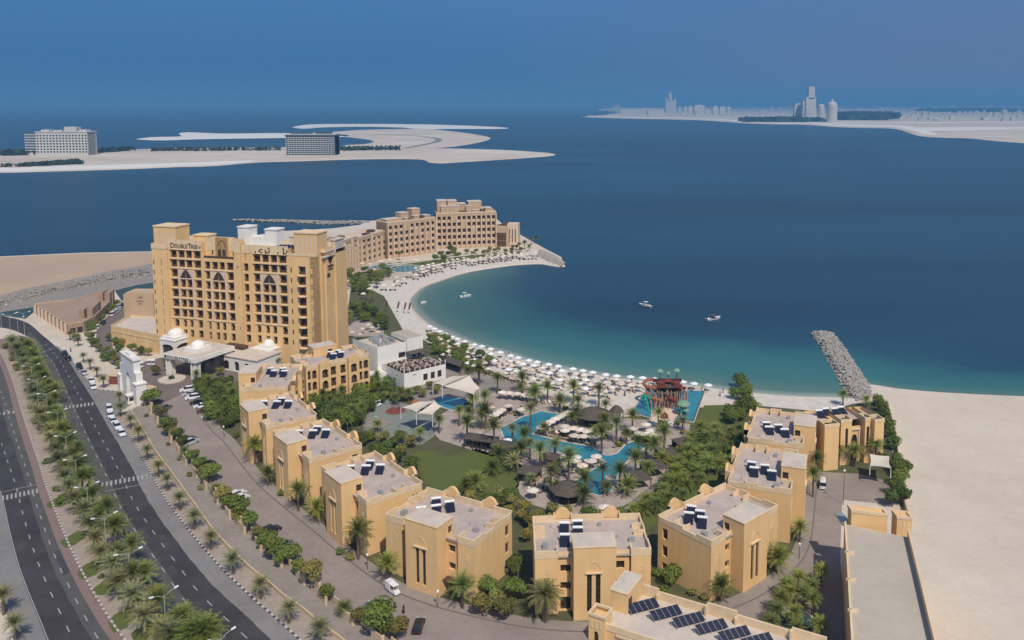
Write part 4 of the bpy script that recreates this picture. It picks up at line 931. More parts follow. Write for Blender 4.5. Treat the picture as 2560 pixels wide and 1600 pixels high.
# monumental gate
g0, grz, gl = loc_frame(P(311, 978)[:2], P(352, 1010)[:2])
gt = empty('entrance_gate', 'tall white stepped entrance gate with pointed arch by the side road', 'gate', g0, grz)
mb = MB()
def gate_face(y, flip):
    hs = [(gl / 2 - 1.9, 0.0, gl / 2 + 1.9, 9.0, 2.6)]
    if not flip: face_wall(mb, V(0, y), X1, gl, 10.2, hs, 1.0)
    else: face_wall(mb, V(gl, y), -X1, gl, 10.2, hs, 1.0)
gate_face(-1.0, 0); gate_face(1.0, 1)
for a in (0, gl): mb.box(min(a, a + .01) - .01, a, -1, 1, 0, 10.2)
mb.box(0, gl, -1, 1, 10.2, 10.3); mb.box(2.0, gl - 2.0, -1.05, 1.05, 10.3, 14.0); mb.box(1.6, gl - 1.6, -1.3, 1.3, 14.0, 14.6); mb.box(gl / 2 - 2, gl / 2 + 2, -.8, .8, 14.6, 15.4)
mb.build('gate_arch', 'white', gt)
for x0, x1, h_ in ((-1.0, 1.6, 6.2), (gl - 1.6, gl + 1.4, 6.8)):
    mb = MB(); mb.box(x0, x1, -1.6, 1.6, 0, h_); mb.box(x0 - .2, x1 + .2, -1.8, 1.8, h_, h_ + .4); mb.build('gate_pier', 'white', gt)
for lab, c, rz, s_ in (('small white gate kiosk with dark window on the road side of the gate', (326, 1007), grz, 1), ('cream gate kiosk inside the tall white gate', (373, 994), grz + .3, 1.25)):
    k = empty('gate_kiosk', lab, 'kiosk', P(*c), rz, sc=s_); mb = MB(); face_wall(mb, V(-1.2, -1), X1, 2.4, 2.7, [(.3, .9, 2.1, 2.2)], .1); face_wall(mb, V(1.2, -1), Y1, 2, 2.7, [(.3, .9, 1.7, 2.2)], .1); mb.box(-1.15, 1.1, -.85, 1, 0, 2.65); mb.build('wall', 'white', k)
    panes(k, V(-1.2, -1), X1, [(.3, .9, 2.1, 2.2)], .1, 'plain'); panes(k, V(1.2, -1), Y1, [(.3, .9, 1.7, 2.2)], .1, 'plain'); mb = MB(); mb.box(-1.5, 1.5, -1.3, 1.3, 2.7, 2.9); mb.build('roof', 'cream' if s_ > 1 else 'white', k)
k = empty('bus_shelter', 'dark red panelled shelter between palms by the entrance', 'shelter', P(291, 962), R(-8)); mb = MB(); mb.box(-3, 3, 0, 3.4, 2.9, 3.2); mb.box(-3, -2.7, 0, 3.4, 0, 2.9); mb.box(2.7, 3, 0, 3.4, 0, 2.9); mb.build('shelter_frame', 'cream', k); mb = MB(); mb.box(-2.7, 2.7, .2, .4, .1, 2.8); mb.build('back_panel', 'playred', k); k['label'] = 'dark red panelled shelter between palms by the entrance'
# ---------------------------------------------------------------- white beach restaurant
wr0, wrz, _l = loc_frame((-53.2, 275.5), (-40.5, 286.5))
wr = empty('beach_restaurant', 'white two-level beach restaurant with furnished roof terrace', 'restaurant', wr0, wrz)
mb = MB(); h1 = [(7.6, 1.2, 9.4, 3.6), (10.6, 1.2, 12.3, 3.6), (13.4, 1.2, 15.1, 3.6), (3.6, 3.9, 4.8, 4.3)]
face_wall(mb, V(0, 0), X1, 16.8, 5.4, h1, .3); h2 = [(6.5, 3.2, 8.0, 3.7)]; face_wall(mb, V(0, 12), -Y1, 12, 5.4, h2, .3); face_wall(mb, V(16.8, 0), Y1, 16, 5.4, [], .3)
mb.box(.3, 16.5, .3, 16, 0, 4.7); mb.build('wall', 'white', wr); panes(wr, V(0, 0), X1, h1, .3, 'plain'); panes(wr, V(0, 12), -Y1, h2, .3, 'plain')
mb = MB(); mb.box(.3, 16.5, .3, 16, 4.7, 4.76); mb.build('terrace_floor', 'deck', wr)
mb = MB(); h3 = [(8.4, 5.6, 11.2, 7.6)]; face_wall(mb, V(-1.2, 16), X1, 11.7, 11.2, h3, .4); h4 = [(1.8, 5.2, 4.8, 9.0)]; face_wall(mb, V(10.5, 15.7), X1, 6.7, 12.2, [(2.2, 5, 3.6, 7.4), (4.4, 5, 5.6, 7.4)], .3)
h5 = [(4, .5, 5.6, 8.6, 1.0), (7.2, .5, 8.8, 8.6, 1.0)]; face_wall(mb, V(-2.6, 32), (V(-1.2, 16) - V(-2.6, 32)), 16.06, 11.2, h5, .35); face_wall(mb, V(17.2, 15.7), Y1, 12, 12.2, [], .3)
mb.face([(10.5, 15.7, 11), (10.5, 27, 11), (10.5, 27, 12.2), (10.5, 15.7, 12.2)]); mb.build('upper_wall', 'white', wr)
panes(wr, V(-1.2, 16), X1, h3, .4, 'plain'); panes(wr, V(-2.6, 32), (V(-1.2, 16) - V(-2.6, 32)), h5, .35, 'plain'); panes(wr, V(10.5, 15.7), X1, [(2.2, 5, 3.6, 7.4), (4.4, 5, 5.6, 7.4)], .3, 'plain')
mb = MB(); mb.prism([(-1.1, 16.2), (10.5, 16.0), (10.5, 31), (-2.4, 31.8)], 10.2, 10.3); mb.build('roof', 'rooftop', wr); mb = MB(); mb.box(10.6, 17.1, 15.8, 27, 12.0, 12.25); mb.build('tower_roof', 'roofpale', wr)
mb = MB()
for x, y, a_, b_, h_ in ((1, 19, 2, 1.2, 1.1), (4, 19, 2, 1.2, 1.1), (1.5, 22, 1.4, 3, 1.4), (4.5, 22, 2.4, 1.2, 1.2), (7.5, 20, 1, 5, 1.3), (2, 27, 4, 1.5, 1.3), (7, 27, 1.5, 2, 1.5)): mb.box(x, x + a_, y, y + b_, 10.3, 10.3 + h_)
mb.build('roof_plant_and_recess', 'steel', wr)
mb = MB()
for x in [0.1 + i * 2.05 for i in range(9)]: mb.box(x, x + .22, .0, .24, 5.4, 6.6)
for y in [0.1 + i * 2.3 for i in range(6)]: mb.box(0, .24, y, y + .22, 5.4, 6.6)
mb.box(0, .24, 0, .24, 5.4, 8.8); mb.box(16.5, 16.8, 0, .3, 5.4, 6.9); mb.build('railing_post', 'white', wr)
mb = MB(); mb.box(.25, 16.5, .08, .14, 4.8, 6.2); mb.box(.08, .14, .25, 12, 4.8, 6.2); mb.build('railing_panel', 'wood', wr)
mb = MB(); mb.box(9.8, 16.6, 11.6, 15.6, 7.4, 7.6)
for x in (9.9, 12, 14.2, 16.4): mb.box(x, x + .15, 11.6, 11.8, 4.76, 7.4)
mb.build('pergola', 'thatch', wr)
mb = MB(); mb.prism([(-4, 12), (0, 12), (0, 16), (-14, 18), (-14, 14)], 0, 3.0); mb.build('ramp', 'white', wr)
k = 0
def furniture(kind, label, x, y, rz, frame=wr):
    q = Matrix.Rotation(wrz, 3, 'Z') @ V(x, y); return (wr0.x + q.x, wr0.y + q.y, 4.76), rz + wrz
def sofa():
    r = empty('lounge_sofa', 'x', 'sofa', group='sofas on the restaurant terrace'); mb = MB(); mb.box(-1, 1, -.45, .45, 0, .38); mb.box(-1, 1, .3, .5, .38, .8); mb.box(-1.05, -.85, -.45, .5, .38, .6); mb.box(.85, 1.05, -.45, .5, .38, .6); mb.build('sofa_frame', 'wood', r)
    mb = MB(); mb.box(-.82, .82, -.42, .28, .38, .5); mb.build('cushion', 'cushion', r); return r
def table(): 
    r = empty('terrace_table', 'x', 'table', group='tables on the restaurant terrace'); mb = MB(); mb.box(-.6, .6, -.5, .5, .68, .74); mb.build('tabletop', 'trunk', r); mb = MB(); mb.tube((0, 0, 0), (0, 0, .68), .08); mb.build('pedestal', 'wood', r); return r
sp_, tp_ = sofa(), table(); first = True
rowsn = ['edge above the tall windows', 'second row from the seaward railing', 'third row back', 'row beneath the pergola']
for j, y in enumerate((1.6, 5, 8.4, 12.8)):
    for i, x in enumerate((2.4, 6.2, 10, 13.8)):
        o = sp_ if first else copy_tree(sp_); o.location, rz = furniture('', '', x, y, (0 if (i + j) % 2 else math.pi / 2)); o.rotation_euler = (0, 0, rz)
        o['label'] = f'dark sofa, {rowsn[j]}, {["first", "second", "third", "last"][i]} from the corner post'
        if j % 1 == 0:
            t_ = tp_ if first else copy_tree(tp_); t_.location, rz = furniture('', '', x + 1.7, y + .6, 0); t_.rotation_euler = (0, 0, rz)
            t_['label'] = f'terrace table, {rowsn[j]}, {["first", "second", "third", "last"][i]} from the corner post'
        first = False
bt = empty('blue_tarpaulin', 'bright blue covered heap against the foot of the white restaurant', 'tarpaulin', wr0 + Matrix.Rotation(wrz, 3, 'Z') @ V(-1.6, 7.5), wrz)
mb = MB(); mb.v += [(-1.2, -3, 0), (1.2, -3, 0), (1.2, 3, 0), (-1.2, 3, 0), (-.7, -2.6, 1.7), (1.1, -2.4, 2.2), (1.1, 2.5, 2.5), (-.6, 2.5, 1.9)]; mb.f += [(0, 1, 5, 4), (1, 2, 6, 5), (2, 3, 7, 6), (3, 0, 4, 7), (4, 5, 6, 7)]; mb.m += [0] * 5; mb.build('cover', 'blue', bt)
# ---------------------------------------------------------------- building with the arched doorway
b0, brz, bl_ = loc_frame((69.9, 211.8), (87.2, 215.4)); bb = empty('gate_house', 'sandy beachside building with arched doorway and open-topped blocks', 'building', b0, brz)
mb = MB()
def blk(x0, x1, y, top, holes=()):
    face_wall(mb, V(x0, y), X1, x1 - x0, top, list(holes), .4); face_wall(mb, V(x1, y), Y1, 12 - y, top, [], .3); face_wall(mb, V(x0, 12), -Y1, 12 - y, top, [], .3)
    if holes: panes(bb, V(x0, y), X1, list(holes), .4, 'plain')
blk(0, 4.2, 0, 12.2); blk(6.0, 9.2, 2.2, 12.4, [(1.4, 4.5, 2.2, 10.2)]); blk(9.2, 13.2, 4.0, 10.0, [(1.1, 0, 2.9, 7.6, 1.6)]); blk(13.2, 15.0, 2.2, 12.4, [(.5, 4.5, 1.3, 10.2)]); blk(15, 17.8, .6, 12.3)
mb.box(4.2, 6.0, 6, 12, 0, 11.6); mb.face([(0, 12, 0), (0, 12, 12), (17.8, 12, 12), (17.8, 12, 0)]); mb.build('wall', 'ochre', bb)
mb = MB(); mb.box(9.6, 12.8, 3.6, 3.98, 8.9, 9.3); mb.box(9.7, 10.1, 3.7, 3.98, 0, 8.9); mb.box(12.3, 12.7, 3.7, 3.98, 0, 8.9); mb.build('portal', 'pinktrim', bb)
mb = MB(); mb.box(.3, 17.5, 5.5, 11.8, 11.2, 11.4); mb.build('roof', 'roofgrey', bb)
mb = MB()
for x0, x1, y in ((0, 4.2, 0), (6, 9.2, 2.2), (13.2, 15, 2.2), (15, 17.8, .6)): parapet(mb, [(x0 - .08, y - .08), (x1 + .08, y - .08), (x1 + .08, y + 3.4), (x0 - .08, y + 3.4)], 11.9, 12.8, .3)
mb.build('parapet', 'ochre_trim', bb)
for i, (x, y) in enumerate(((3.5, 8.5), (6.0, 9.4), (8.5, 9.0), (10.8, 9.6))):
    o = copy_tree(hp); q = Matrix.Rotation(brz, 3, 'Z') @ V(x, y); o.location = (b0.x + q.x, b0.y + q.y, 11.4); o.rotation_euler = (0, 0, .2)
    o['label'] = f'solar water heater {HS[i].replace("stair tower", "villa side")} on the building with the arched doorway'
# ---------------------------------------------------------------- building at the bottom edge with solar rows
O8 = ((1440, 1400), 3.361)
f0 = V(6.4, 128.4); frz = math.atan2(-15.8, 29.3); fb = empty('annex_building', 'sandy building at the bottom edge with stair turret and solar rows', 'building', f0, frz)
LW = 48; mb = MB(); fh = [(1.3, 4.4, 2.2, 9.2, .5)] + [(3.6 + i * 5.2, 4.4, 6.2 + i * 5.2, 10.2, 1.6) for i in range(7)]
face_wall(mb, V(0, 0), X1, LW, 12.2, fh[1:], .5); panes(fb, V(0, 0), X1, fh[1:], .5, 'plain')
face_wall(mb, V(LW, 0), Y1, 12, 12.2, [], .3); face_wall(mb, V(0, 12), -Y1, 12, 12.2, [], .3); mb.face([(0, 12, 0), (0, 12, 12.2), (LW, 12, 12.2), (LW, 12, 0)])
mb.build('wall', 'ochre', fb)
mb = MB(); mb.box(.2, LW - .2, .2, 11.8, 11.0, 11.5); mb.build('roof', 'rooftop', fb)
mb = MB()
x = .0; hi = True
mb.box(0, LW, -.1, .25, 11.4, 12.5)
for a_, b_, z in ((0, 5.8, 13.4), (5.8, 14.5, 12.9), (14.5, 19.6, 13.5), (19.6, 28.6, 12.9), (28.6, 34, 13.5), (34, LW, 12.9)): mb.box(a_ + .002, b_, 11.75, 12.1, 11.4, z); mb.box(a_ - .18, a_ + .18, 11.0, 11.74, 11.4, z - .2)
mb.build('parapet', 'ochre_trim', fb)
t_ = MB(); face_wall(t_, V(-1.6, -.6), X1, 2.9, 13.6, [(.95, 8.2, 1.8, 11.0, .5), (.95, 2.0, 1.8, 6.0, .5)], .3); face_wall(t_, V(1.3, -.6), Y1, 2.9, 13.6, [], .3); face_wall(t_, V(-1.6, 2.3), -Y1, 2.9, 13.6, [], .3); face_wall(t_, V(1.3, 2.3), -X1, 2.9, 13.6, [], .3); t_.box(-1.4, 1.1, -.4, 2.1, 12.9, 13.0)
to = t_.build('corner_turret', 'ochre', fb); panes(to, V(-1.6, -.6), X1, [(.95, 8.2, 1.8, 11.0), (.95, 2.0, 1.8, 6.0)], .3, 'plain')
mb = MB(); parapet(mb, [(-1.75, -.75), (1.45, -.75), (1.45, 2.45), (-1.75, 2.45)], 13.5, 13.9, .35); mb.build('turret_cornice', 'ochre_trim', to)
mb = MB()
for k in range(3): mb.box(-1.2 + k * .8, -.8 + k * .8, -.68, -.602, 11.5, 12.8)
mb.build('turret_niche', 'ochre_trim', to)
t_ = MB(); t_.box(-.4, 2.8, 5.2, 11.6, 0, 15.0); to = t_.build('stair_tower', 'ochre', fb)
mb = MB(); mb.box(-.5, 2.9, 5.1, 11.7, 15.0, 15.2); mb.build('tower_cornice', 'ochre_trim', to); mb = MB(); mb.box(-.2, 2.6, 5.4, 11.4, 15.2, 15.25); mb.build('tower_roof', 'rooftop', to)
mb = MB(); mb.box(2.8, 2.84, 5.6, 7.0, 11.6, 14.0); mb.build('door', 'bronze', to)
mb = MB()
for i in range(6): mb.box(3.2 + i * 5.2, 6.6 + i * 5.2, -.3, -.1, 10.9, 11.3)
mb.build('window_hood', 'ochre_trim', fb)
for k in range(6):
    c = [P(1440 + (x + k * 192) / 3.361, 1400 + (y + k * 58) / 3.361, z) for x, y, z in ((420, 372, 12.9), (660, 312, 12.9), (705, 388, 11.95), (465, 448, 11.95))]
    m0 = (c[0] + c[2]) / 2
    r = empty('solar_array', f'tilted solar array, {["first", "second", "third", "fourth", "fifth", "sixth"][k]} from the stair tower', 'solar panel', (m0.x, m0.y, 11.5), group='solar arrays on the bottom building')
    b4 = [p - V(m0.x, m0.y, 11.5) for p in c]
    for i in range(5):
        f0_, f1_ = i / 5 + .008, (i + 1) / 5 - .008; q = [b4[0].lerp(b4[1], f0_), b4[0].lerp(b4[1], f1_), b4[3].lerp(b4[2], f1_), b4[3].lerp(b4[2], f0_)]
        mb = MB(); mb.face(list(reversed(q))); mb.face([p - V(0, 0, .06) for p in q]); mb.build('panel', 'solar', r)
    mb = MB()
    for i in range(6):
        a, b_ = b4[0].lerp(b4[1], i / 5), b4[3].lerp(b4[2], i / 5); mb.tube(a, b_, .035, n=4); mb.tube(a, V(a.x, a.y, 0), .04, n=4); mb.tube(b_, V(b_.x, b_.y, 0), .04, n=4)
    mb.build('mounting_rack', 'solarline', r)
for x in (6.0, 17.0): pass
# ---------------------------------------------------------------- long flat roofed building on the right
A_, B_, Cc, Dd = P(2111, 1306, 11.6), P(2273, 1340, 11.6), P(2345, 1640, 11.6), P(2130, 1640, 11.6)
c0 = V(A_.x, A_.y); lgb = empty('long_building', 'long building with bare pale roof along the sand', 'building', c0); lp = [V(p.x, p.y) - c0 for p in (A_, B_, Cc, Dd)]
mb = MB(); mb.prism(lp, 0, 11.3); mb.build('wall', 'ochre', lgb)
mb = MB(); mb.prism([p.lerp((lp[0] + lp[2]) / 2, .012) for p in lp], 11.3, 11.36); mb.build('roof', 'roofpale', lgb)
mb = MB(); d_ = (lp[3] - lp[0]).normalized(); n_ = V(d_.y, -d_.x) * .35
mb.prism([lp[0], lp[3], lp[3] - n_, lp[0] - n_], 11.3, 11.9); d2 = (lp[2] - lp[1]).normalized(); n2 = V(d2.y, -d2.x) * .35
mb.prism([lp[1], lp[2], lp[2] + n2, lp[1] + n2], 11.3, 13.0)
for f in (.28, .5, .72): p_ = lp[0].lerp(lp[3], f); mb.box(p_.x - .3, p_.x + 1.5, p_.y - .12, p_.y + .12, 11.36, 11.9)
mb.build('parapet', 'ochre_trim', lgb)
mb = MB(); hd = [P(2129, 1278, 14.2), P(2219, 1288, 14.2), P(2222, 1312, 11.4), P(2128, 1300, 11.4)]
e0 = V(hd[0].x, hd[0].y) - c0; e1 = V(hd[1].x, hd[1].y) - c0
mb.prism([e0, e1, e1 + V(0, 2.2), e0 + V(0, 2.2)], 0, 14.1); mb.build('stair_tower', 'ochre', lgb)
mb = MB(); parapet(mb, [e0 + V(-.1, -.1), e1 + V(.1, -.1), e1 + V(.1, 2.4), e0 + V(-.1, 2.4)], 13.9, 14.5, .35); mb.build('tower_cornice', 'ochre_trim', lgb)
e2 = V(*P(2243, 1290, 14.0)[:2]) - c0; e3 = V(*P(2280, 1293, 14.0)[:2]) - c0
mb = MB(); mb.prism([e2, e3, e3 + V(0, 2.6), e2 + V(0, 2.6)], 0, 13.6); t_ = mb.build('corner_turret', 'ochre', lgb); mb = MB(); parapet(mb, [e2 + V(-.1, -.1), e3 + V(.1, -.1), e3 + V(.1, 2.7), e2 + V(-.1, 2.7)], 13.4, 14.0, .3); mb.build('turret_cornice', 'ochre_trim', t_)
mb = MB(); 
for k in range(3): q = e2.lerp(e3, .12 + k * .3); mb.box(q.x, q.x + .5, q.y - .06, q.y - .003, 11.8, 13.0)
mb.build('turret_niche', 'ochre_trim', t_)
mb = MB(); q = V(*P(2110, 1300, 11.6)[:2]) - c0; mb.box(q.x - .2, q.x + 1.6, q.y + .2, q.y + 5, 10.2, 10.6); mb.build('skylight', 'steel', lgb)
# ---------------------------------------------------------------- rocks, islands and the far shore
def rock_mesh(nm, m, seed, n=1):
    r_ = random.Random(seed); bm = bmesh.new(); bmesh.ops.create_icosphere(bm, subdivisions=1, radius=1)
    for v in bm.verts: v.co *= r_.uniform(.7, 1.25); v.co.z *= .75
    me = bpy.data.meshes.new(nm); bm.to_mesh(me); bm.free(); me.materials.append(M[m]); return me
def rock_heap(name, label, spots, m, cat='rocks'):
    """armour stones piled along a line: nobody could count them, one object"""
    mb = MB(); bases = [rock_mesh('r', m, s) for s in range(5)]
    for x, y, z, s in spots:
        me = bases[rnd.randrange(5)]; k = len(mb.v); a = rnd.uniform(0, 6.28); ca, sa = math.cos(a), math.sin(a); sx_ = rnd.uniform(.8, 1.3)
        mb.v += [(x + (v.co.x * ca * sx_ - v.co.y * sa) * s, y + (v.co.x * sa * sx_ + v.co.y * ca) * s, z + v.co.z * s) for v in me.vertices]
        mb.f += [tuple(k + i for i in p_.vertices) for p_ in me.polygons]; mb.m += [0] * len(me.polygons)
    o = mb.build(name, m); return tag(o, label, cat, kind='stuff')
# right jetty
JA = [P(2140, 1003), P(2122, 985), P(2090, 930), P(2063, 880), P(2038, 842), P(2031, 832)]; JB = [P(2184, 990), P(2177, 968), P(2162, 945), P(2136, 905), P(2106, 860), P(2086, 836)]
ja, jb = resample([V(p.x, p.y) for p in JA], n=60), resample([V(p.x, p.y) for p in JB], n=60)
sp = []
for i in range(60):
    wdt = (jb[i] - ja[i]).length
    for k in range(int(wdt * 2.2) + 2):
        f = k / (int(wdt * 2.2) + 1); e_ = min(f, 1 - f) * wdt
        q = ja[i].lerp(jb[i], f); sp.append((q.x + rnd.uniform(-.5, .5), q.y + rnd.uniform(-.5, .5), -.9 + min(1.5, e_ * .8) + rnd.uniform(-.2, .3), rnd.uniform(.4, .75)))
for a_ in range(70):
    t_ = math.pi * a_ / 69; c = (ja[-1] + jb[-1]) / 2; rr = (jb[-1] - ja[-1]).length / 2 * rnd.uniform(.3, 1.05); q = c + V(math.cos(t_) * rr, math.sin(t_) * rr * .9); sp.append((q.x, q.y, -.6 + rnd.uniform(0, .8), rnd.uniform(.5, .9)))
rock_heap('rock_jetty', 'grey boulder jetty running out from the beach on the far side of the bay', sp, 'rockpale', 'jetty')
# tip breakwater, revetment behind the canal, thin breakwater behind the hotels
def band(A, B, dens, s0, s1, h):
    A = resample([V(p.x, p.y) for p in A], 1.6); B = resample([V(p.x, p.y) for p in B], n=len(A)); out = []
    for a, b in zip(A, B):
        n_ = max(2, int((b - a).length * dens))
        for k in range(n_):
            f = (k + rnd.random()) / n_; q = a.lerp(b, f); e_ = math.sin(math.pi * f); out.append((q.x, q.y, -.5 + e_ * h, rnd.uniform(s0, s1)))
    return out
rock_heap('rock_groyne', 'short boulder groyne at the tip of the curved beach', band([P(1352, 622), P(1385, 636), P(1412, 656)], [P(1345, 642), P(1370, 655), P(1402, 665)], 1.0, .5, .95, 1.3), 'rockpale', 'groyne')
rock_heap('rock_breakwater', 'thin white breakwater trailing into the sea behind the hotels', band([P(585, 549), P(700, 550), P(830, 553), P(920, 552)], [P(585, 551), P(700, 554), P(830, 560), P(920, 558)], .35, .8, 1.5, 1.0), 'rockpale', 'breakwater')
rock_heap('rock_revetment', 'broken stone slope between bare sand and canal', band([P(-40, 752), P(0, 742), P(60, 722), P(130, 709), P(200, 696), P(280, 676), P(385, 662)], [P(-40, 782), P(0, 772), P(60, 756), P(130, 735), P(200, 722), P(290, 702), P(385, 690)], .42, .6, 1.4, 1.4), 'rock', 'stone slope')
sheet('canal_water', PL([(-40, 786), (0, 781), (83, 768), (84, 781), (64, 797), (0, 788), (-40, 784)]), 0.03, 'canal'); sheet('canal_water', PL([(286, 726), (341, 713), (385, 706), (385, 750), (304, 752)]), 0.03, 'canal')
sheet('revetment_ground', PL([(-60, 757), (60, 722), (200, 694), (385, 658), (385, 716), (300, 722), (150, 755), (83, 768), (-60, 792)]), 0.02, 'rock')
# sand islands
def island(name, pts, m='farsand', z=0.4, edge=True):
    mb = MB(); poly = spline([*PL(pts), P(*pts[0])], 30)[:-1] if len(pts) > 5 else PL(pts)
    slab(mb, poly, z, -2, 3 + abs(poly[0].y) * .004); o = mb.build(name, m); return tag(o, kind='structure')
island('island', [(-200, 428), (0, 430), (130, 427), (300, 422), (450, 416), (530, 414), (640, 405), (740, 402), (900, 397), (1050, 397), (1085, 407), (1150, 404), (1280, 396), (1378, 388), (1360, 382), (1220, 374), (1010, 370), (840, 368), (640, 369), (400, 372), (200, 380), (0, 386), (-200, 390)], z=.5)
island('shore_sand', [(-200, 427), (0, 429), (130, 426), (300, 421), (450, 415.5), (530, 413), (640, 404), (620, 402), (450, 408), (300, 412), (100, 418), (0, 421), (-200, 422)], 'farshore', z=.6)
island('island', [(345, 347.5), (380, 343), (455, 341), (452, 333), (475, 331), (560, 334), (700, 333), (845, 336), (860, 341), (700, 344), (560, 346), (480, 347.5), (400, 350)], 'farshore')
island('island', [(740, 332), (830, 330), (900, 325), (985, 323), (1060, 322), (1125, 328), (1180, 335), (1218, 343), (1206, 352), (1140, 364), (1060, 370), (930, 370), (860, 364), (915, 360), (940, 352), (900, 345), (830, 338)])
island('island', [(733, 317.5), (780, 311), (900, 310), (1050, 311), (1160, 314), (1255, 318.5), (1250, 321.5), (1130, 321.5), (1060, 322), (1000, 318), (900, 316), (800, 318), (760, 321)], 'farshore')
mb = MB(); L_ = spline(PL([(1010, 371), (1060, 362), (1095, 353), (1085, 345), (1020, 339), (930, 336)]), 20); strip_mesh(mb, offset(L_, 9), offset(L_, -9), .46); L_ = spline(PL([(0, 372 + 5), (200, 381), (420, 375), (620, 374), (1000, 376)]), 20); strip_mesh(mb, offset(L_, 6), offset(L_, -6), .56); tag(mb.build('island_road', 'lay'), kind='structure')
# mainland
island('mainland', [(1460, 293), (1587, 296.5), (1746, 300), (1894, 309), (2010, 311), (2116, 318), (2243, 321.5), (2318, 340), (2430, 345), (2560, 356), (2900, 372), (3000, 300), (3000, 264.5), (2200, 264), (1760, 265), (1560, 268), (1500, 274), (1545, 279), (1530, 285)], z=1.5)
island('shore_sand', [(1475, 291), (1587, 294.8), (1746, 298), (1894, 307), (2010, 309.4), (2116, 316), (2243, 319.5), (2318, 337), (2330, 333), (2260, 316), (2120, 311), (2010, 306.5), (1894, 304), (1746, 296), (1587, 293.2), (1480, 290)], 'farshore', z=2.2)
for pts in ([(2090, 306), (2250, 306.5), (2560, 305.5), (2800, 306), (2800, 308), (2560, 307), (2250, 308.5), (2090, 308)], [(2275, 321), (2400, 319), (2560, 319.5), (2800, 321), (2800, 324), (2560, 321.5), (2448, 326), (2300, 327)]): island('shore_sand', pts, 'farshore', z=2.3)
def far_box(name, label, cat, x0, x1, yt, yb, m='farwhite', group=None, depth=None, kind='box', rows_=0):
    a, b = P(x0, yb, 1), P(x1, yb, 1); k = (a.y) / FPX; h_ = (yb - yt) * k; w_ = b.x - a.x; d = depth or w_ * .6
    r = empty(name, label, cat, ((a.x + b.x) / 2, a.y, 1.5), group=group); mb = MB()
    if kind == 'box':
        mb.box(-w_ / 2, w_ / 2, 0, d, 0, h_); mb.build('body', m, r)
        mb = MB(); mb.box(-w_ / 4, w_ / 4, d * .2, d * .6, h_, h_ * 1.06 + 2); mb.build('roof_block', m, r)
    elif kind == 'dome':
        mb.lathe([(w_ / 2, 0), (w_ / 2, h_ * .66), (w_ / 2 * .96, h_ * .72)], 16); mb.build('body', m, r)
        mb = MB(); mb.lathe([(w_ / 2 * .95 * math.cos(t * .26), h_ * .72 + h_ * .17 * math.sin(t * .26)) for t in range(7)], 16); mb.lathe([(w_ * .1, h_ * .86), (w_ * .1, h_ * .95), (.05, h_)], 8); mb.build('dome', m, r)
    elif kind == 'round':
        mb.lathe([(w_ / 2, 0), (w_ / 2, h_ * .92), (w_ * .4, h_ * .97), (.1, h_)], 16); mb.build('body', m, r)
    if rows_:
        mb = MB(); n = rows_
        for i in range(n): z = h_ * (i + .35) / n; mb.box(-w_ / 2 * .92, w_ / 2 * .92, -.6, -.05, z, z + h_ / n * .4)
        mb.build('window_band', 'farblue', r)
    return r
# tall tower group
a = P(2014, 303, 1); k = a.y / FPX
r = empty('city_tower', 'tallest far tower, slim upper shaft on a wider base, beside two round blocks', 'tower', (P(2026, 303, 1).x, a.y, 1.5))
mb = MB(); mb.box(-12.5 * k, 12.5 * k, 0, 20 * k, 0, 56 * k); mb.v += [(-12.5 * k, 0, 56 * k), (12.5 * k, 0, 56 * k), (12.5 * k, 20 * k, 56 * k), (-12.5 * k, 20 * k, 56 * k), (-6 * k, 0, 62 * k), (9 * k, 0, 62 * k), (9 * k, 16 * k, 62 * k), (-6 * k, 16 * k, 62 * k)]
n = len(mb.v) - 8
for q in ((0, 1, 5, 4), (1, 2, 6, 5), (2, 3, 7, 6), (3, 0, 4, 7)): mb.f.append(tuple(n + i for i in q)); mb.m.append(0)
mb.build('lower_shaft', 'farwhite', r); mb = MB(); mb.box(-6 * k, 9 * k, 0, 16 * k, 62 * k, 85 * k); mb.build('upper_shaft', 'farwhite', r); mb = MB(); mb.box(-6.2 * k, 9.2 * k, -k * .3, 0, 55 * k, 58 * k); mb.build('dark_band', 'farblue', r)
mb = MB(); mb.box(-19 * k, -12.6 * k, 4 * k, 20 * k, 0, 50 * k); mb.box(12.6 * k, 15 * k, 4 * k, 20 * k, 0, 30 * k); mb.build('side_shaft', 'farwhite', r)
far_box('round_block', 'round far block without a dome between tall tower and domed tower', 'tower', 2043, 2060, 261, 302, kind='round')
far_box('domed_tower', 'domed round tower beside the tall far tower', 'tower', 2066, 2092, 248, 303, kind='dome')
far_box('stepped_block', 'lower stepped block at the shadowed foot of the tall far tower', 'building', 1985, 2006, 262, 302)
a = P(1677, 282, 1); k = a.y / FPX
r = empty('spired_tower', 'far hazy hotel tower with pointed spire and two flanking shafts', 'tower', (a.x, a.y, 1.5))
mb = MB(); mb.box(-13 * k, 13 * k, 0, 12 * k, 0, 30 * k); mb.build('body', 'farwhite', r); mb = MB(); mb.lathe([(6 * k, 30 * k), (5 * k, 38 * k), (3 * k, 48 * k), (.5 * k, 53 * k)], 8, (-2 * k, 4 * k)); mb.build('spire', 'farwhite', r)
mb = MB(); mb.box(-14 * k, -11 * k, 0, 6 * k, 30 * k, 38 * k); mb.box(8 * k, 13 * k, 0, 8 * k, 30 * k, 34 * k); mb.build('shoulder', 'farwhite', r)
LB = [(1696, 1703, 269, 284, 'narrow'), (1710, 1718, 267, 285, 'slim'), (1721, 1731, 267, 287, 'bright'), (1736, 1762, 264, 287, 'broad grey'), (1763, 1774, 273, 287, 'low'), (1782, 1795, 267, 288, 'square'), (1799, 1814, 268, 287, 'boxy'), (1818, 1826, 268, 286, 'thin')]
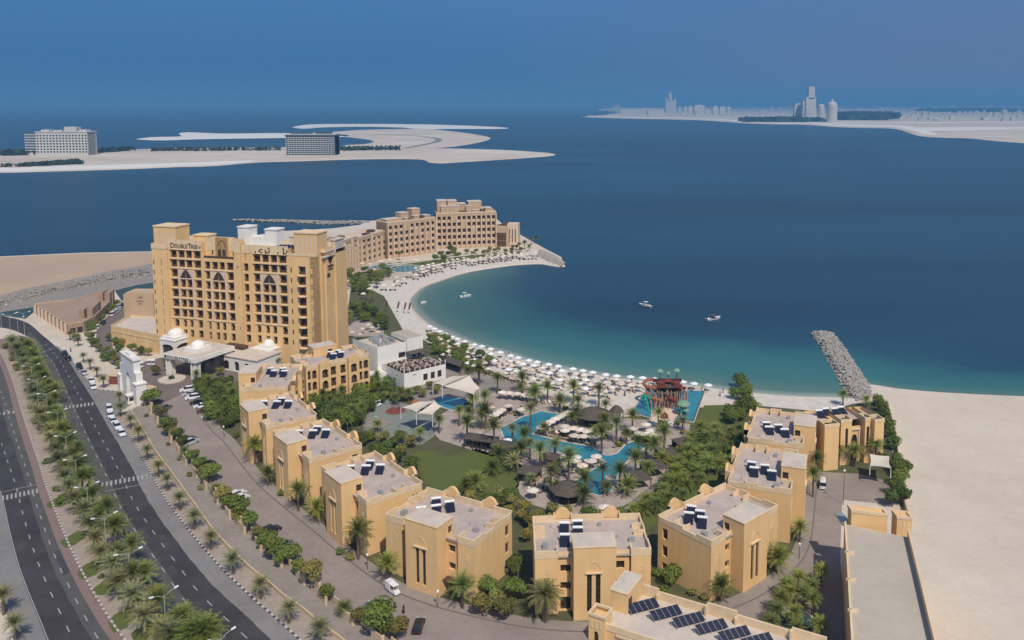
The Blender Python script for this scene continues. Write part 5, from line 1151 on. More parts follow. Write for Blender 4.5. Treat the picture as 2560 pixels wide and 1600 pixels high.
for i, (x0, x1, yt, yb, w_) in enumerate(LB): far_box('city_block', f'{w_} far block, {["first", "second", "third", "fourth", "fifth", "sixth", "seventh", "last"][i]} in the row beside the spired tower', 'building', x0, x1, yt, yb, group='blocks beside the spired tower')
for i, (x0, x1, yt, yb) in enumerate([(1518, 1580, 271, 279), (1550, 1612, 274, 284), (1580, 1660, 272, 282), (1532, 1550, 262, 272), (1620, 1660, 278, 288)]): far_box('harbour_shed', f'long pale shed on the far headland, {["outermost", "second", "third", "topped one", "innermost"][i]}', 'shed', x0, x1, yt, yb, group='sheds on the far headland')
hs_ = random.Random(3)
for i in range(200):
    x = hs_.uniform(1700, 2640); y = hs_.uniform(270, 303) if x > 2100 else hs_.uniform(268, 290)
    if 1980 < x < 2240 and y > 284: continue
    w_ = hs_.uniform(4, 13) * (1.2 if x > 2300 else .9); h_ = hs_.uniform(2.5, 6) * (1.5 if x > 2450 else 1)
    far_box('far_house', 'x', 'house', x, x + w_, y - h_, y, group='houses of the far town')
for i, o in enumerate(sorted([o for o in C.objects if o.name.startswith('far_house')], key=lambda o: o.location.x / o.location.y)): o['label'] = f'small pale house of the hazy far town, number {i + 1} counting from the spired tower'
def thicket(name, label, pts, z1, m, n, s0, s1, cat='trees'):
    """a mass of far foliage made of leaf clumps"""
    ps = PL(pts); xs_ = [p.x for p in ps]; ys_ = [p.y for p in ps]; mb = MB(); c = 0
    while c < n:
        x, y = rnd.uniform(min(xs_), max(xs_)), rnd.uniform(min(ys_), max(ys_)); ins = False; j = len(ps) - 1
        for i in range(len(ps)):
            if (ps[i].y > y) != (ps[j].y > y) and x < (ps[j].x - ps[i].x) * (y - ps[i].y) / (ps[j].y - ps[i].y) + ps[i].x: ins = not ins
            j = i
        if not ins: continue
        c += 1; s = rnd.uniform(s0, s1)
        for k in range(7):
            a = Vector((rnd.gauss(0, 1), rnd.gauss(0, 1), rnd.gauss(0, 1))).normalized(); b_ = a.orthogonal().normalized(); d = a.cross(b_); cc = Vector((x + rnd.uniform(-s, s), y + rnd.uniform(-s, s), rnd.uniform(.1, 1) * z1)); q = s * rnd.uniform(.5, .9)
            mb.face([cc + b_ * q, cc + d * q, cc - b_ * q, cc - d * q])
    return tag(mb.build(name, m), label, cat, kind='stuff')
thicket('far_woods', 'dark wood on the mainland beside the domed tower', [(2092, 301), (2094, 290), (2140, 288), (2230, 289), (2240, 297), (2200, 301)], 22, 'fargreen', 900, 16, 34)
thicket('far_woods', 'dark shoreline trees at the foot of the tall far tower', [(1850, 303), (1990, 302), (2060, 305), (2000, 307), (1870, 306)], 16, 'fargreen', 250, 12, 24)
thicket('far_woods', 'dark wood deep inland on the mainland', [(2290, 278), (2500, 275), (2560, 280), (2400, 282)], 22, 'fargreen', 500, 20, 40)
thicket('island_trees', 'low trees along the island below its big pale hotel', [(-20, 418), (40, 417), (190, 405), (210, 411), (120, 415), (60, 418)], 5, 'fargreen', 240, 2, 4)
thicket('island_trees', 'line of shrubs round the big pale island hotel', [(0, 391), (60, 389), (230, 388), (260, 378), (340, 377), (240, 384), (60, 384), (0, 386)], 8, 'fargreen', 300, 3, 6)
# the two hotels on the island
def far_hotel(name, label, x0, x1, yt, yb, ncol, nrow, m, side=0.0, extra=()):
    a, b = P(x0, yb, .5), P(x1, yb, .5); k = a.y / FPX; W = b.x - a.x; h_ = (yb - yt) * k; r = empty(name, label, 'hotel', (a.x, a.y, .5), R(side))
    mb = MB(); hs = []; cw = W / ncol; rh = h_ * .82 / nrow
    for i in range(ncol):
        for j in range(nrow): hs.append((i * cw + cw * .25, h_ * .1 + j * rh + rh * .2, i * cw + cw * .82, h_ * .1 + j * rh + rh * .75))
    face_wall(mb, V(0, 0), X1, W, h_, hs, 1.2); mb.box(0, W, 3, 30, 0, h_ - .5); face_wall(mb, V(0, 34), -Y1, 34, h_, [], .5); face_wall(mb, V(W, 0), Y1, 34, h_, [], .5); mb.build('wall', m, r)
    merged_panes(r, 'window', [(V(0, 0), X1, hs, 1.2)])
    mb = MB(); mb.box(-1, W + 1, -1, 35, h_, h_ + 1.5); mb.build('roof', 'farwhite', r)
    for e_ in extra: mb = MB(); mb.box(e_[0] * W, e_[1] * W, 2, 20, h_ + 1.5, h_ + e_[2]); mb.build('roof_block', m, r)
    return r
fh_ = far_hotel('island_hotel', 'big pale hotel on the island, many small windows and low wings', 92, 218, 331, 389, 16, 7, 'farwhite', 2, ((.1, .25, 5), (.35, .5, 4), (.55, .78, 10), (.85, .97, 5)))
mb = MB(); k = 1550 / FPX; mb.box(-35 * k, -2, 10, 60, 0, 56 * k); mb.build('side_wing', 'farwhite', fh_); mb = MB()
for j in range(8): mb.box(-34 * k, -3, 9.4, 9.95, 6 + j * 4.9, 8.4 + j * 4.9)
mb.build('window_band', 'farblue', fh_)
fg = far_hotel('glass_hotel', 'blue-grey glass-fronted hotel block on the sand island', 716, 838, 337, 388, 18, 8, 'farblue', 0, ((.1, .5, 4), (.6, .9, 5)))
mb = MB(); mb.box(-2, 92, -2, 36, 36.2, 37.6); mb.build('roof_edge', 'farblue', fg)
mb = MB()
for j in range(9): mb.box(0, 90, -1.0, -.05, 3 + j * 3.7, 3.9 + j * 3.7)
for i in range(19): mb.box(i * 5 - .3, i * 5 + .3, -.9, -.04, 0, 36)
mb.build('floor_slab', 'farwhite', fg)

thicket('island_trees', 'dark line of trees along the island road', [(380, 379), (700, 377), (700, 375.5), (380, 377)], 7, 'fargreen', 170, 2, 3.6)
thicket('island_trees', 'dark clump of trees right of the glass-fronted island hotel', [(850, 378), (1000, 376), (1000, 373.5), (850, 374)], 7, 'fargreen', 130, 2.4, 4)
# ---------------------------------------------------------------- palms, trees, shrubs
def frond_crown(seed, n, L, droop, up, wid=.42, segs=6, m='frond', dead=0):
    r_ = random.Random(seed); mb = MB()
    for i in range(n):
        a = i * 2.399963 + r_.uniform(-.2, .2); f = i / n
        el = up * (1 - f) + r_.uniform(-.08, .12) - f * droop * .4; ln = L * r_.uniform(.85, 1.1) * (1 - .25 * (1 - f) ** 3)
        p = Vector((0, 0, 0)); ca, sa = math.cos(a), math.sin(a); side = Vector((-sa, ca, 0)); prev = None
        for s in range(segs + 1):
            t = s / segs; w_ = wid * L / 3 * math.sin(math.pi * min(1, .12 + t * .9)) ** .7 * (1 if s < segs else .1)
            e_ = el - droop * t * t * 1.25; cur = p.copy()
            if prev is not None:
                o, c = prev, cur; mid = (o + c) / 2; dn = Vector((0, 0, -w_ * .45)); bk = (c - o) * .9
                for k in (0, .5):
                    q = o.lerp(c, k); q2 = o.lerp(c, k + .36)
                    for sg in (1, -1):
                        tip = q + (side * sg * w_) + bk * .9 + dn * r_.uniform(.5, 1.4); mb.face([q, q2, tip] if sg > 0 else [q2, q, tip])
            prev = cur; p = p + Vector((ca * math.cos(e_), sa * math.cos(e_), math.sin(e_))) * (ln / segs)
    return mb.data('crown', m)
def trunk_mesh(r0, r1, lean, skirt=0):
    mb = MB(); n = 7; pr = []
    for i in range(6): t = i / 5; pr.append((r0 + (r1 - r0) * t + (.04 if i % 2 else 0), t))
    mb.lathe(pr, n); 
    if skirt: mb.lathe([(r1, .86), (r1 * 2.2, .95), (r1 * 1.8, 1.0), (.02, 1.03)], n)
    return mb.data('trunk', 'trunk')
CR = {
 'date': [frond_crown(s, 50, 2.7, 1.05, 1.25, .42, 5, 'fronddate') for s in (1, 2, 3)],
 'green': [frond_crown(s, 46, 3.3, .85, 1.45, .44, 6, 'frond') for s in (11, 12, 13)],
 'coco': [frond_crown(s, 40, 2.9, 1.25, 1.2, .60, 6, 'frond') for s in (21, 22, 23)],
 'big': [frond_crown(s, 64, 3.6, 1.15, 1.35, .40, 6, 'fronddate') for s in (31, 32)],
}
TR = trunk_mesh(.24, .17, 0, 1); TRB = trunk_mesh(.42, .36, 0, 1)
KN = {'date': ('palm_tree', 'date palm'), 'green': ('palm_tree', 'palm'), 'coco': ('palm_tree', 'palm'), 'big': ('palm_tree', 'date palm')}
def palm(kind, loc, h, label, group, sc=1.0):
    r = empty('palm_tree', label, 'palm', (loc[0], loc[1], loc[2] if len(loc) > 2 else 0), rnd.uniform(0, 6.28), group, sc * rnd.uniform(.92, 1.08))
    t = put('trunk', TRB if kind == 'big' else TR, r); t.scale = (1, 1, h)
    put('crown', rnd.choice(CR[kind]), r, (0, 0, h)); return r
def leafy(seed, n, rx, rz, lobes, leaf=.26, m='leaf', base=.0):
    r_ = random.Random(seed); mb = MB(); L_ = []
    for i in range(lobes):
        a = r_.uniform(0, 6.28); d = r_.uniform(.15, .62) * rx; L_.append((math.cos(a) * d, math.sin(a) * d, r_.uniform(-.35, .5) * rz, r_.uniform(.36, .62)))
    L_.append((0, 0, .1 * rz, .7))
    for i in range(n):
        l = r_.choice(L_); v = Vector((r_.gauss(0, 1), r_.gauss(0, 1), r_.gauss(0, 1))).normalized(); rr = l[3] * r_.uniform(.6, 1.08) ** .6
        c = Vector((l[0] + v.x * rr * rx, l[1] + v.y * rr * rx, base + rz + l[2] + v.z * rr * rz * .95))
        if c.z < base * .9: continue
        nn_ = (v + Vector((r_.gauss(0, .6), r_.gauss(0, .6), r_.gauss(0, .6) + .35))).normalized(); b_ = nn_.orthogonal().normalized(); d = nn_.cross(b_); s = leaf * r_.uniform(.6, 1.3)
        mb.face([c - b_ * s, c - d * s * .6, c + b_ * s, c + d * s * .6])
    return mb.data('foliage', m)
def stem_mesh(h, r, n=3, seed=0):
    r_ = random.Random(seed); mb = MB(); mb.tube((0, 0, 0), (0, 0, h * .6), r, r * .7, 6)
    for i in range(n): a = 6.28 * i / n + r_.random(); mb.tube((0, 0, h * .55), (math.cos(a) * h * .4, math.sin(a) * h * .4, h * 1.25), r * .6, r * .2, 5)
    return mb.data('trunk', 'trunk')
FOL = {'tree': [leafy(s, 1500, 2.5, 1.75, 9, .24, 'leaf', 1.1) for s in (1, 2, 3)], 'treed': [leafy(s, 1100, 2.3, 1.6, 8, .24, 'leafdry', 1.2) for s in (5, 6)],
       'shrub': [leafy(s, 520, 1.25, .85, 5, .17, 'leaf') for s in (7, 8)], 'shrubd': [leafy(s, 480, 1.2, .8, 5, .17, 'leafdry') for s in (9, 10)],
       'grove': [leafy(s, 1500, 2.7, 2.5, 12, .26, 'leaf', .2) for s in (14, 15)]}
ST = [stem_mesh(1.9, .13, 3, s) for s in (1, 2)]
def tree(kind, loc, label, group, sc=1.0, name=None, zs=1.0):
    nm = name or ('shrub' if 'shrub' in kind else 'tree')
    r = empty(nm, label, nm, (loc[0], loc[1], 0.05), rnd.uniform(0, 6.28), group, sc * rnd.uniform(.88, 1.12)); r.scale.z *= zs
    if nm == 'tree': put('trunk', rnd.choice(ST), r); put('crown', rnd.choice(FOL[kind]), r)
    else: put('foliage', rnd.choice(FOL[kind]), r)
    return r
def inside(p, poly):
    ins = False; j = len(poly) - 1
    for i in range(len(poly)):
        a, b = poly[i], poly[j]
        if (a[1] > p[1]) != (b[1] > p[1]) and p[0] < (b[0] - a[0]) * (p[1] - a[1]) / (b[1] - a[1]) + a[0]: ins = not ins
        j = i
    return ins
NTH = ['nearest', 'second', 'third', 'fourth', 'fifth', 'sixth', 'seventh', 'eighth', 'ninth', 'tenth', 'eleventh', 'twelfth', 'thirteenth', 'fourteenth', 'fifteenth', 'sixteenth', 'seventeenth', 'eighteenth', 'nineteenth', 'twentieth']
def nth(i):
    n = i + 1
    if n <= 20: return NTH[i]
    if n >= 100: return 'hundredth' if n == 100 else 'hundred-and-' + nth(n - 101).replace('nearest', 'first')
    t, u = divmod(n, 10)
    return ['twent', 'thirt', 'fort', 'fift', 'sixt', 'sevent', 'eight', 'ninet'][t - 2] + ('ieth' if u == 0 else 'y-' + ['first'] [0] if u == 1 else 'y-' + NTH[u - 1])
# median: a row of grey date palms on the far side, a row of fresh green ones on the near side
ML = resample(med_l, n=200); MR = resample(med_r, n=200); mid_len = sum((ML[i + 1].lerp(MR[i + 1], .5) - ML[i].lerp(MR[i], .5)).length for i in range(199))
def on_median(s, f):
    acc = 0
    for i in range(199):
        a, b = ML[i].lerp(MR[i], f), ML[i + 1].lerp(MR[i + 1], f); d = (b - a).length
        if acc + d >= s: return a.lerp(b, (s - acc) / d)
        acc += d
    return b
pts = []
s = 8.0
while s < 330:
    pts.append(s); s += 7.4
pts = [s for s in pts]
n = 0; rowsA = []
for s in pts:
    p = on_median(s, .36); x_, y_ = px(p)
    if y_ < 838 or y_ > 1680: continue
    rowsA.append(p)
rowsB = []; s = 11.0
while s < 330:
    p = on_median(s, .62 + .14 * (len(rowsB) % 2)); x_, y_ = px(p); s += 3.7 + s / 110
    if y_ < 838 or y_ > 1680: continue
    rowsB.append(p)
for i, p in enumerate(reversed(rowsA)): palm('date', (p.x + rnd.uniform(-.7, .7), p.y + rnd.uniform(-.9, .9), .1), rnd.uniform(2.6, 3.8), f'grey-green median palm beside the striped kerb, {nth(i)} from the bottom edge', 'median palms on the striped kerb side', 1.4)
for i, p in enumerate(reversed(rowsB)): palm('green', (p.x + rnd.uniform(-.8, .8), p.y + rnd.uniform(-.9, .9), .1), rnd.uniform(3.4, 4.9), f'fresh green palm in the median lamp row, {nth(i)} from the bottom edge', 'green palms along the median lamps', 1.18)
k = 0; s = 6.0
while s < 330:
    for f in (.5, .86, .22):
        if rnd.random() < (.9 if f < .8 and f > .3 else .45):
            p = on_median(s + rnd.uniform(-2, 2), f + rnd.uniform(-.06, .06))
            if px(p)[1] > 830: tree(rnd.choice(['shrub', 'shrub', 'shrubd']), p, f'low shrub under the median palms, {nth(k)} from the roundabout', 'low shrubs under the median palms', rnd.uniform(.7, 1.15)); k += 1
    s += 5.2
for i, (x, y) in enumerate([(570, 205), (700, 560), (870, 840), (1020, 1010), (1165, 1320), (1400, 1440)]):
    c = P(x / 3.78, 1200 + y / 3.78); r_ = random.Random(i); sheet('grass_patch', [c + V(math.cos(a / 9 * 6.28) * 2.4 * r_.uniform(.8, 1.2), math.sin(a / 9 * 6.28) * 3.6 * r_.uniform(.8, 1.2)) for a in range(9)], .14, 'lawn')
# strip of young palms
SP = [(176, 851), (196, 866), (209, 907), (226, 925), (243, 944), (259, 970)] 
SP2 = [(302, 1042), (327, 1072), (347, 1106), (369, 1151), (397, 1194), (419, 1227), (450, 1276), (487, 1324), (528, 1375), (583, 1435.5), (652, 1498), (724, 1558), (800, 1612)]
for i, (x, y) in enumerate(reversed(SP2)): palm('date', P(x, y), 3.0, f'young date palm between chequered kerb and low cream wall, {nth(i)} from the bottom edge', 'young date palms along the parking lane', 1.15)
for i, (x, y) in enumerate(reversed(SP)): palm('date', P(x, y), 3.2, f'date palm on the forecourt verge beyond the gate, {nth(i)} from the gate', 'date palms beyond the gate', .95)
for x, y, lab in ((300, 1016, 'date palm in front of the white gate kiosk'), (10, 1537, 'palm by the near parking lane, upper one of two at the bottom corner'), (39, 1606, 'palm by the near parking lane, lower one of two at the bottom corner')): palm('date', P(x, y), 3.6, lab, None, 1.1)
# round trees over the zigzag wall
T7 = ((560, 1200), 3.27)
TW = [(T4, 1430, 440), (T4, 1530, 570), (T4, 1600, 720), (T4, 1690, 760), (T4, 1745, 920), (T4, 1880, 1060), (T4, 1985, 1170), (T4, 2110, 1350), (T4, 2260, 1500), (T7, 135, 345), (T7, 285, 500), (T7, 420, 650), (T7, 520, 700), (T7, 730, 880), (T7, 985, 1110), (T7, 1250, 1270), (T7, 1420, 1310)]
TWP = [P(o_[0][0] + x / o_[1], o_[0][1] + y / o_[1]) for o_, x, y in TW]; TWP = [q for a_, b_ in zip(TWP, TWP[1:]) for q in (a_, a_.lerp(b_, .5))] + [TWP[-1]]
for i, p in enumerate(TWP):
    if i % 5 == 3: palm('coco', p, rnd.uniform(1.6, 2.6), f'low palm among round trees at the zigzag wall, {nth(i)} plant from the gate', 'palms along the zigzag wall', .8)
    else: tree('treed' if i % 3 == 2 else 'tree', p, f'round tree at the zigzag cream wall, {nth(i)} plant from the gate', 'round trees along the zigzag wall', rnd.uniform(.75, 1.2) * (1.12 if i % 2 == 0 else .85), zs=rnd.uniform(.85, 1.15))
for i, (x, y) in enumerate([(1385, 540), (1500, 640), (1590, 810), (1690, 950), (1790, 1100), (1890, 1230), (2030, 1290)]): tree('shrubd', P(x / 3.78, 900 + y / 3.78), f'small dry bush on the grey footpath side of the wall, {nth(i)} from the gate', 'small bushes beside the footpath', .75)
# palms at the feet of the villas
VPALM = [(638, 1160, 'green', 4.2, 1.3, 'bushy palm at the foot of the villa third from the hotel'), (671, 1213, 'green', 2.8, 1.1, 'low thick palm between the third and fourth villas'), (746, 1278, 'green', 4.4, 1.2, 'taller of two palms at the foot of the fifth villa'), (793, 1306, 'green', 3.2, 1.15, 'lower, darker of two palms at the foot of the fifth villa'), (896, 1399, 'green', 5.0, 1.3, 'palm with wide crown between the fifth villa and the golf cart villa'), (969, 1455, 'green', 3.6, 1.15, 'dense palm just above the white golf cart'), (1157, 1522, 'green', 4.2, 1.1, 'palm at the entrance of the golf cart villa'), (1362, 1553, 'big', 4.0, 1.25, 'large drooping date palm before the villa facing straight out'), (1803, 1505, 'green', 3.0, 1.25, 'stout palm on the kerb before the inner bend villa, nearer the bottom roof'), (1944, 1433, 'green', 2.6, 1.35, 'stout palm beside the tall windows of the inner bend villa'), (1999, 1356, 'green', 3.4, .95, 'small neat palm in a round planter at the kerb'), (2032, 1243, 'green', 6.0, 1.1, 'tall palm behind the white van lane, lower of two'), (2040, 1205, 'green', 6.2, 1.05, 'tall palm behind the white van lane, upper of two'), (2094, 1162, 'coco', 4.0, 1.1, 'palm left of the arched doorway'), (2137, 1168, 'coco', 4.2, 1.15, 'palm right in front of the arched doorway'), (2187, 1162, 'coco', 5.0, 1.15, 'palm at the outer corner of the building with the arched doorway'), (2107, 1015, 'coco', 4, 1.0, 'palm behind the roof of the building with the arched doorway'), (2165, 1020, 'coco', 3.5, .9, 'palm between the building with the arched doorway and the jetty')]
for x, y, k_, h_, s_, lab in VPALM: palm(k_, P(x, y), h_, lab, None, s_)
for i, (x, y) in enumerate([(1240, 1530), (1222, 1495), (1262, 1550), (1290, 1500), (1206, 1540), (1290, 1440)]): tree('tree' if i % 2 else 'treed', P(x, y), f'round tree in the gap between golf cart villa and straight villa, {nth(i)} from the road', 'round trees between two villas', 1.0)
tree('tree', P(1680, 1468), 'broad round tree between the straight villa and the inner bend villa', None, 1.1)
for i, (x, y) in enumerate([(1640, 1440), (1730, 1490), (1655, 1480), (1760, 1500), (850, 1385), (875, 1400), (705, 1240), (620, 1130), (590, 1095)]): tree('shrubd' if i % 2 else 'shrub', P(x, y), f'low bush at the foot of a villa, {nth(i)} along from the bottom roof', 'low bushes at the feet of the villas', 1.0)
# palms by the small pool at the bottom right
for i, (x, y) in enumerate([(1965, 1500), (1995, 1480), (2030, 1490), (2052, 1465), (1950, 1540), (2010, 1520), (1990, 1610), (1975, 1515), (1940, 1570), (2030, 1540), (2050, 1600), (1985, 1570), (1925, 1600)]): palm('coco', P(x, y), rnd.uniform(2.5, 4), f'yellowish palm round the small triangular pool, {nth(i)} from the road bend', 'palms round the small triangular pool', .95)
# hedge trees along the sand edge on the right
for i, (x, y) in enumerate([(2195, 1015), (2205, 1030), (2215, 1050), (2222, 1075), (2226, 1100), (2232, 1125), (2238, 1165), (2205, 1165), (2250, 1185), (2246, 1215), (2242, 1240), (2258, 1200), (2252, 1262), (2230, 1268)]): tree('grove' if i < 8 else 'tree', P(x, y), f'dark round tree along the edge of the bare sand, {nth(i)} from the jetty', 'round trees along the edge of the bare sand', 1.0 if i > 7 else .8)
# big grove by the car park, grove behind the villas
def scatter(poly, n, gap, fn, seed, keep=None):
    r_ = random.Random(seed); xs_ = [p[0] for p in poly]; ys_ = [p[1] for p in poly]; got = []; tries = 0
    while len(got) < n and tries < n * 60:
        tries += 1; p = V(r_.uniform(min(xs_), max(xs_)), r_.uniform(min(ys_), max(ys_)))
        if not inside(p, poly) or any((q - p).length < gap for q in got) or (keep and not keep(p)): continue
        got.append(p)
    got.sort(key=lambda p: -p.y)
    for i, p in enumerate(got): fn(i, p)
FOOT = []
for loc, rz in VILLAS:
    m_ = Matrix.Rotation(rz, 3, 'Z'); FOOT.append([loc + m_ @ V(*q) for q in ((-11.6, -.5), (11.4, -.5), (11.4, 18), (-11.6, 18))])
m_ = Matrix.Rotation(brz, 3, 'Z'); FOOT.append([V(b0.x, b0.y) + m_ @ V(*q) for q in ((-.5, -1), (18.5, -1), (18.5, 13), (-.5, 13))])
LAWN = PL([(1030, 1140), (1045, 1127), (1085, 1128), (1122, 1140), (1160, 1132), (1190, 1122), (1270, 1148), (1310, 1165), (1296, 1217), (1270, 1243), (1120, 1254), (1058, 1196)])
LAWN2 = PL([(1760, 1014), (1728, 1090), (1800, 1088), (1832, 1012)])
DECK = PL([(1240, 980), (1330, 975), (1410, 1000), (1560, 1045), (1725, 1060), (1722, 1110), (1690, 1150), (1650, 1200), (1570, 1260), (1500, 1290), (1440, 1295), (1330, 1262), (1285, 1222), (1320, 1180), (1240, 1145), (1100, 1100), (1060, 1060), (1150, 1010)])
PLAY = PL([(908, 1045), (947, 1013), (968, 1000), (1005, 1008), (1047, 1018), (1085, 1034), (1085, 1092), (1053, 1113), (979, 1103), (908, 1079)])
PATH = PL([(1672, 1183), (1680, 1188), (1578, 1272), (1500, 1340), (1470, 1345), (1560, 1272)])
free = lambda p: not any(inside(p, f) for f in FOOT + [LAWN, LAWN2, DECK, PLAY, PATH])
sheet('lawn', LAWN, .06, 'lawn'); sheet('lawn', LAWN2, .06, 'lawn'); sheet('pool_deck', DECK, .06, 'deck'); sheet('play_surface', PLAY, .07, 'playgreen'); sheet('garden_path', PATH, .08, 'walk')
sheet('lawn', PL([(1560, 1300), (1620, 1250), (1800, 1180), (1800, 1230), (1680, 1290), (1600, 1330)]), .06, 'lawn'); sheet('lawn', PL([(870, 690), (960, 668), (1050, 655), (1160, 640), (1300, 628), (1300, 634), (1170, 648), (1060, 665), (950, 690), (880, 720)]), .05, 'lawn')
scatter(PL([(485, 955), (560, 965), (590, 1010), (600, 1060), (590, 1075), (540, 1070), (520, 1030)]), 26, 3.3, lambda i, p: palm('green', p, rnd.uniform(3, 5), f'palm rising in the grove between car park and villas, {nth(i)} from the plaza', 'palms in the grove by the car park', .9) if i % 4 == 0 else tree('grove' if i % 3 else 'tree', p, f'tall leafy tree in the grove between car park and villas, {nth(i)} from the plaza', 'grove between car park and villas', .95), 1, free)
scatter(PL([(790, 965), (960, 960), (985, 985), (905, 1050), (880, 1090), (810, 1070), (780, 1010)]), 40, 3.2, lambda i, p: palm('green', p, rnd.uniform(3, 4.5), f'palm rising in the grove under the balconied villa, {nth(i)} from the restaurant', 'palms in the lush grove', .9) if i % 3 == 0 else tree('grove', p, f'lush tree of the grove under the balconied villa, {nth(i)} from the restaurant', 'lush grove under the balconied villa', .9), 2, free)
scatter(PL([(880, 1090), (910, 1085), (1060, 1120), (1025, 1150), (1060, 1230), (1000, 1240), (930, 1200)]), 20, 3.4, lambda i, p: tree(['grove', 'tree', 'treed'][i % 3], p, f'tree behind the villas left of the main lawn, {nth(i)} from the playground', 'trees left of the main lawn', .85), 3, free)
scatter(PL([(1060, 1260), (1280, 1250), (1330, 1270), (1480, 1300), (1560, 1290), (1600, 1330), (1560, 1380), (1300, 1360), (1200, 1290)]), 34, 3.0, lambda i, p: tree(['treed', 'tree', 'treed', 'shrub'][i % 4], p, f'bush or small tree between main lawn and the front villas, {nth(i)} from the lawn', 'planting behind the front villas', .85, name='tree'), 4, free) if False else scatter(PL([(1060, 1260), (1280, 1250), (1330, 1270), (1480, 1300), (1560, 1290), (1600, 1330), (1560, 1380), (1300, 1360), (1200, 1290)]), 34, 3.0, lambda i, p: tree(['treed', 'tree', 'treed'][i % 3], p, f'small tree between main lawn and the front villas, {nth(i)} from the lawn', 'planting behind the front villas', .82), 4, free)
scatter(PL([(1690, 1130), (1740, 1090), (1850, 1085), (1900, 1100), (1860, 1180), (1780, 1190), (1700, 1260), (1620, 1300), (1580, 1290), (1690, 1190)]), 60, 2.5, lambda i, p: palm('coco', p, rnd.uniform(1.2, 3.0), f'feathery low palm in the thicket right of the pools, {nth(i)} from the splash park lawn', 'feathery thicket right of the pools', rnd.uniform(.8, 1.2)), 5, free)
scatter(PL([(1690, 1130), (1740, 1090), (1850, 1085), (1860, 1180), (1780, 1190), (1700, 1260), (1620, 1300), (1690, 1190)]), 14, 3.4, lambda i, p: tree(['treed', 'tree'][i % 2], p, f'dense bush among the feathery palms right of the pools, {nth(i)} from the lawn', 'dense bushes right of the pools', .72), 6, free)
scatter(PL([(1830, 1000), (1850, 960), (1880, 985), (1890, 1030), (1850, 1070), (1820, 1060)]), 12, 2.4, lambda i, p: tree('grove', p, f'tall evergreen clump between splash lawn and beach villa, {nth(i)} from the sea', 'evergreen clump by the splash lawn', .95), 7, free)
scatter(PL([(860, 690), (960, 670), (975, 690), (930, 730), (900, 745), (870, 760)]), 22, 4.2, lambda i, p: tree(['grove', 'tree', 'treed'][i % 3], p, f'leafy tree in the garden beside the brown hotel, {nth(i)} from its wall', 'garden trees beside the brown hotel', .95), 8)
scatter(PL([(880, 770), (925, 770), (960, 800), (975, 830), (930, 820), (895, 800)]), 14, 3.6, lambda i, p: tree(['tree', 'grove'][i % 2], p, f'leafy tree behind the flank of the tall hotel, {nth(i)} from the beach', 'trees behind the tall hotel', .95), 9)
scatter(PL([(1070, 845), (1100, 850), (1180, 890), (1230, 915), (1200, 935), (1130, 915), (1075, 880)]), 22, 3.4, lambda i, p: tree(['tree', 'treed', 'grove'][i % 3], p, f'leafy tree between restaurant and beach loungers, {nth(i)} from the restaurant', 'trees between restaurant and beach', .85), 10)
scatter(PL([(1095, 640), (1130, 625), (1150, 645), (1110, 668), (1085, 665)]), 9, 4, lambda i, p: tree('tree', p, f'green tree before the gap between the two brown wings, {nth(i)} from the wall', 'trees before the brown wings', 1.0), 11)
scatter(PL([(1165, 636), (1300, 622), (1330, 628), (1180, 645)]), 12, 5, lambda i, p: tree('treed', p, f'dry hedge tree below the tallest brown wing, {nth(i)} from the pool', 'dry hedge trees below the brown wings', .8), 12)
scatter(PL([(930, 1000), (1010, 985), (1080, 975), (1130, 960), (1100, 985), (1010, 1010)]), 12, 3, lambda i, p: tree(['treed', 'shrub'][0], p, f'dry-leaved tree along the foot of the restaurant, {nth(i)} from the blue cover', 'trees along the foot of the restaurant', .7), 13)
# trees on the service road, left of the hotel
for i, (x, y) in enumerate([(300, 1030), (340, 1110), (385, 1200), (290, 1180), (235, 1150), (420, 1250)]): pass
for i, (x, y) in enumerate([(1010, 690 - 20), (960, 740), (900, 800), (850, 860), (820, 920), (1060, 640), (1100, 600), (930, 700), (880, 760), (840, 820)]): tree(['treed', 'tree'][i % 2], P(x / 3.78 + 4, 600 + y / 3.78 + 8), f'tree lining the side road by the low brown building, {nth(i)} from the canal', 'trees by the low brown building', .8)
for i, (x, y) in enumerate([(860, 950), (890, 1010), (930, 1060), (1000, 1080), (1060, 1120), (1090, 1180), (1130, 1220), (1000, 1150), (1040, 960), (1100, 1000), (1130, 1060), (1160, 1010), (1250, 1060), (1330, 1090), (1400, 1100), (720, 960)]): tree(['tree', 'grove', 'treed'][i % 3], P(x / 3.78, 600 + y / 3.78), f'leafy tree between side road and ballroom, {nth(i)} from the low brown building', 'trees between side road and ballroom', .78)
for i, (x, y) in enumerate([(1270, 660), (1180, 560), (690, 470), (560, 560), (1490, 460), (1560, 500), (1700, 470)]): tree('treed' if i % 2 else 'tree', P(240 + x / 3.78, 780 + y / 3.78 + 12), f'tree on the entrance plaza, {nth(i)} from the plaza villa', 'trees on the entrance plaza', .85)
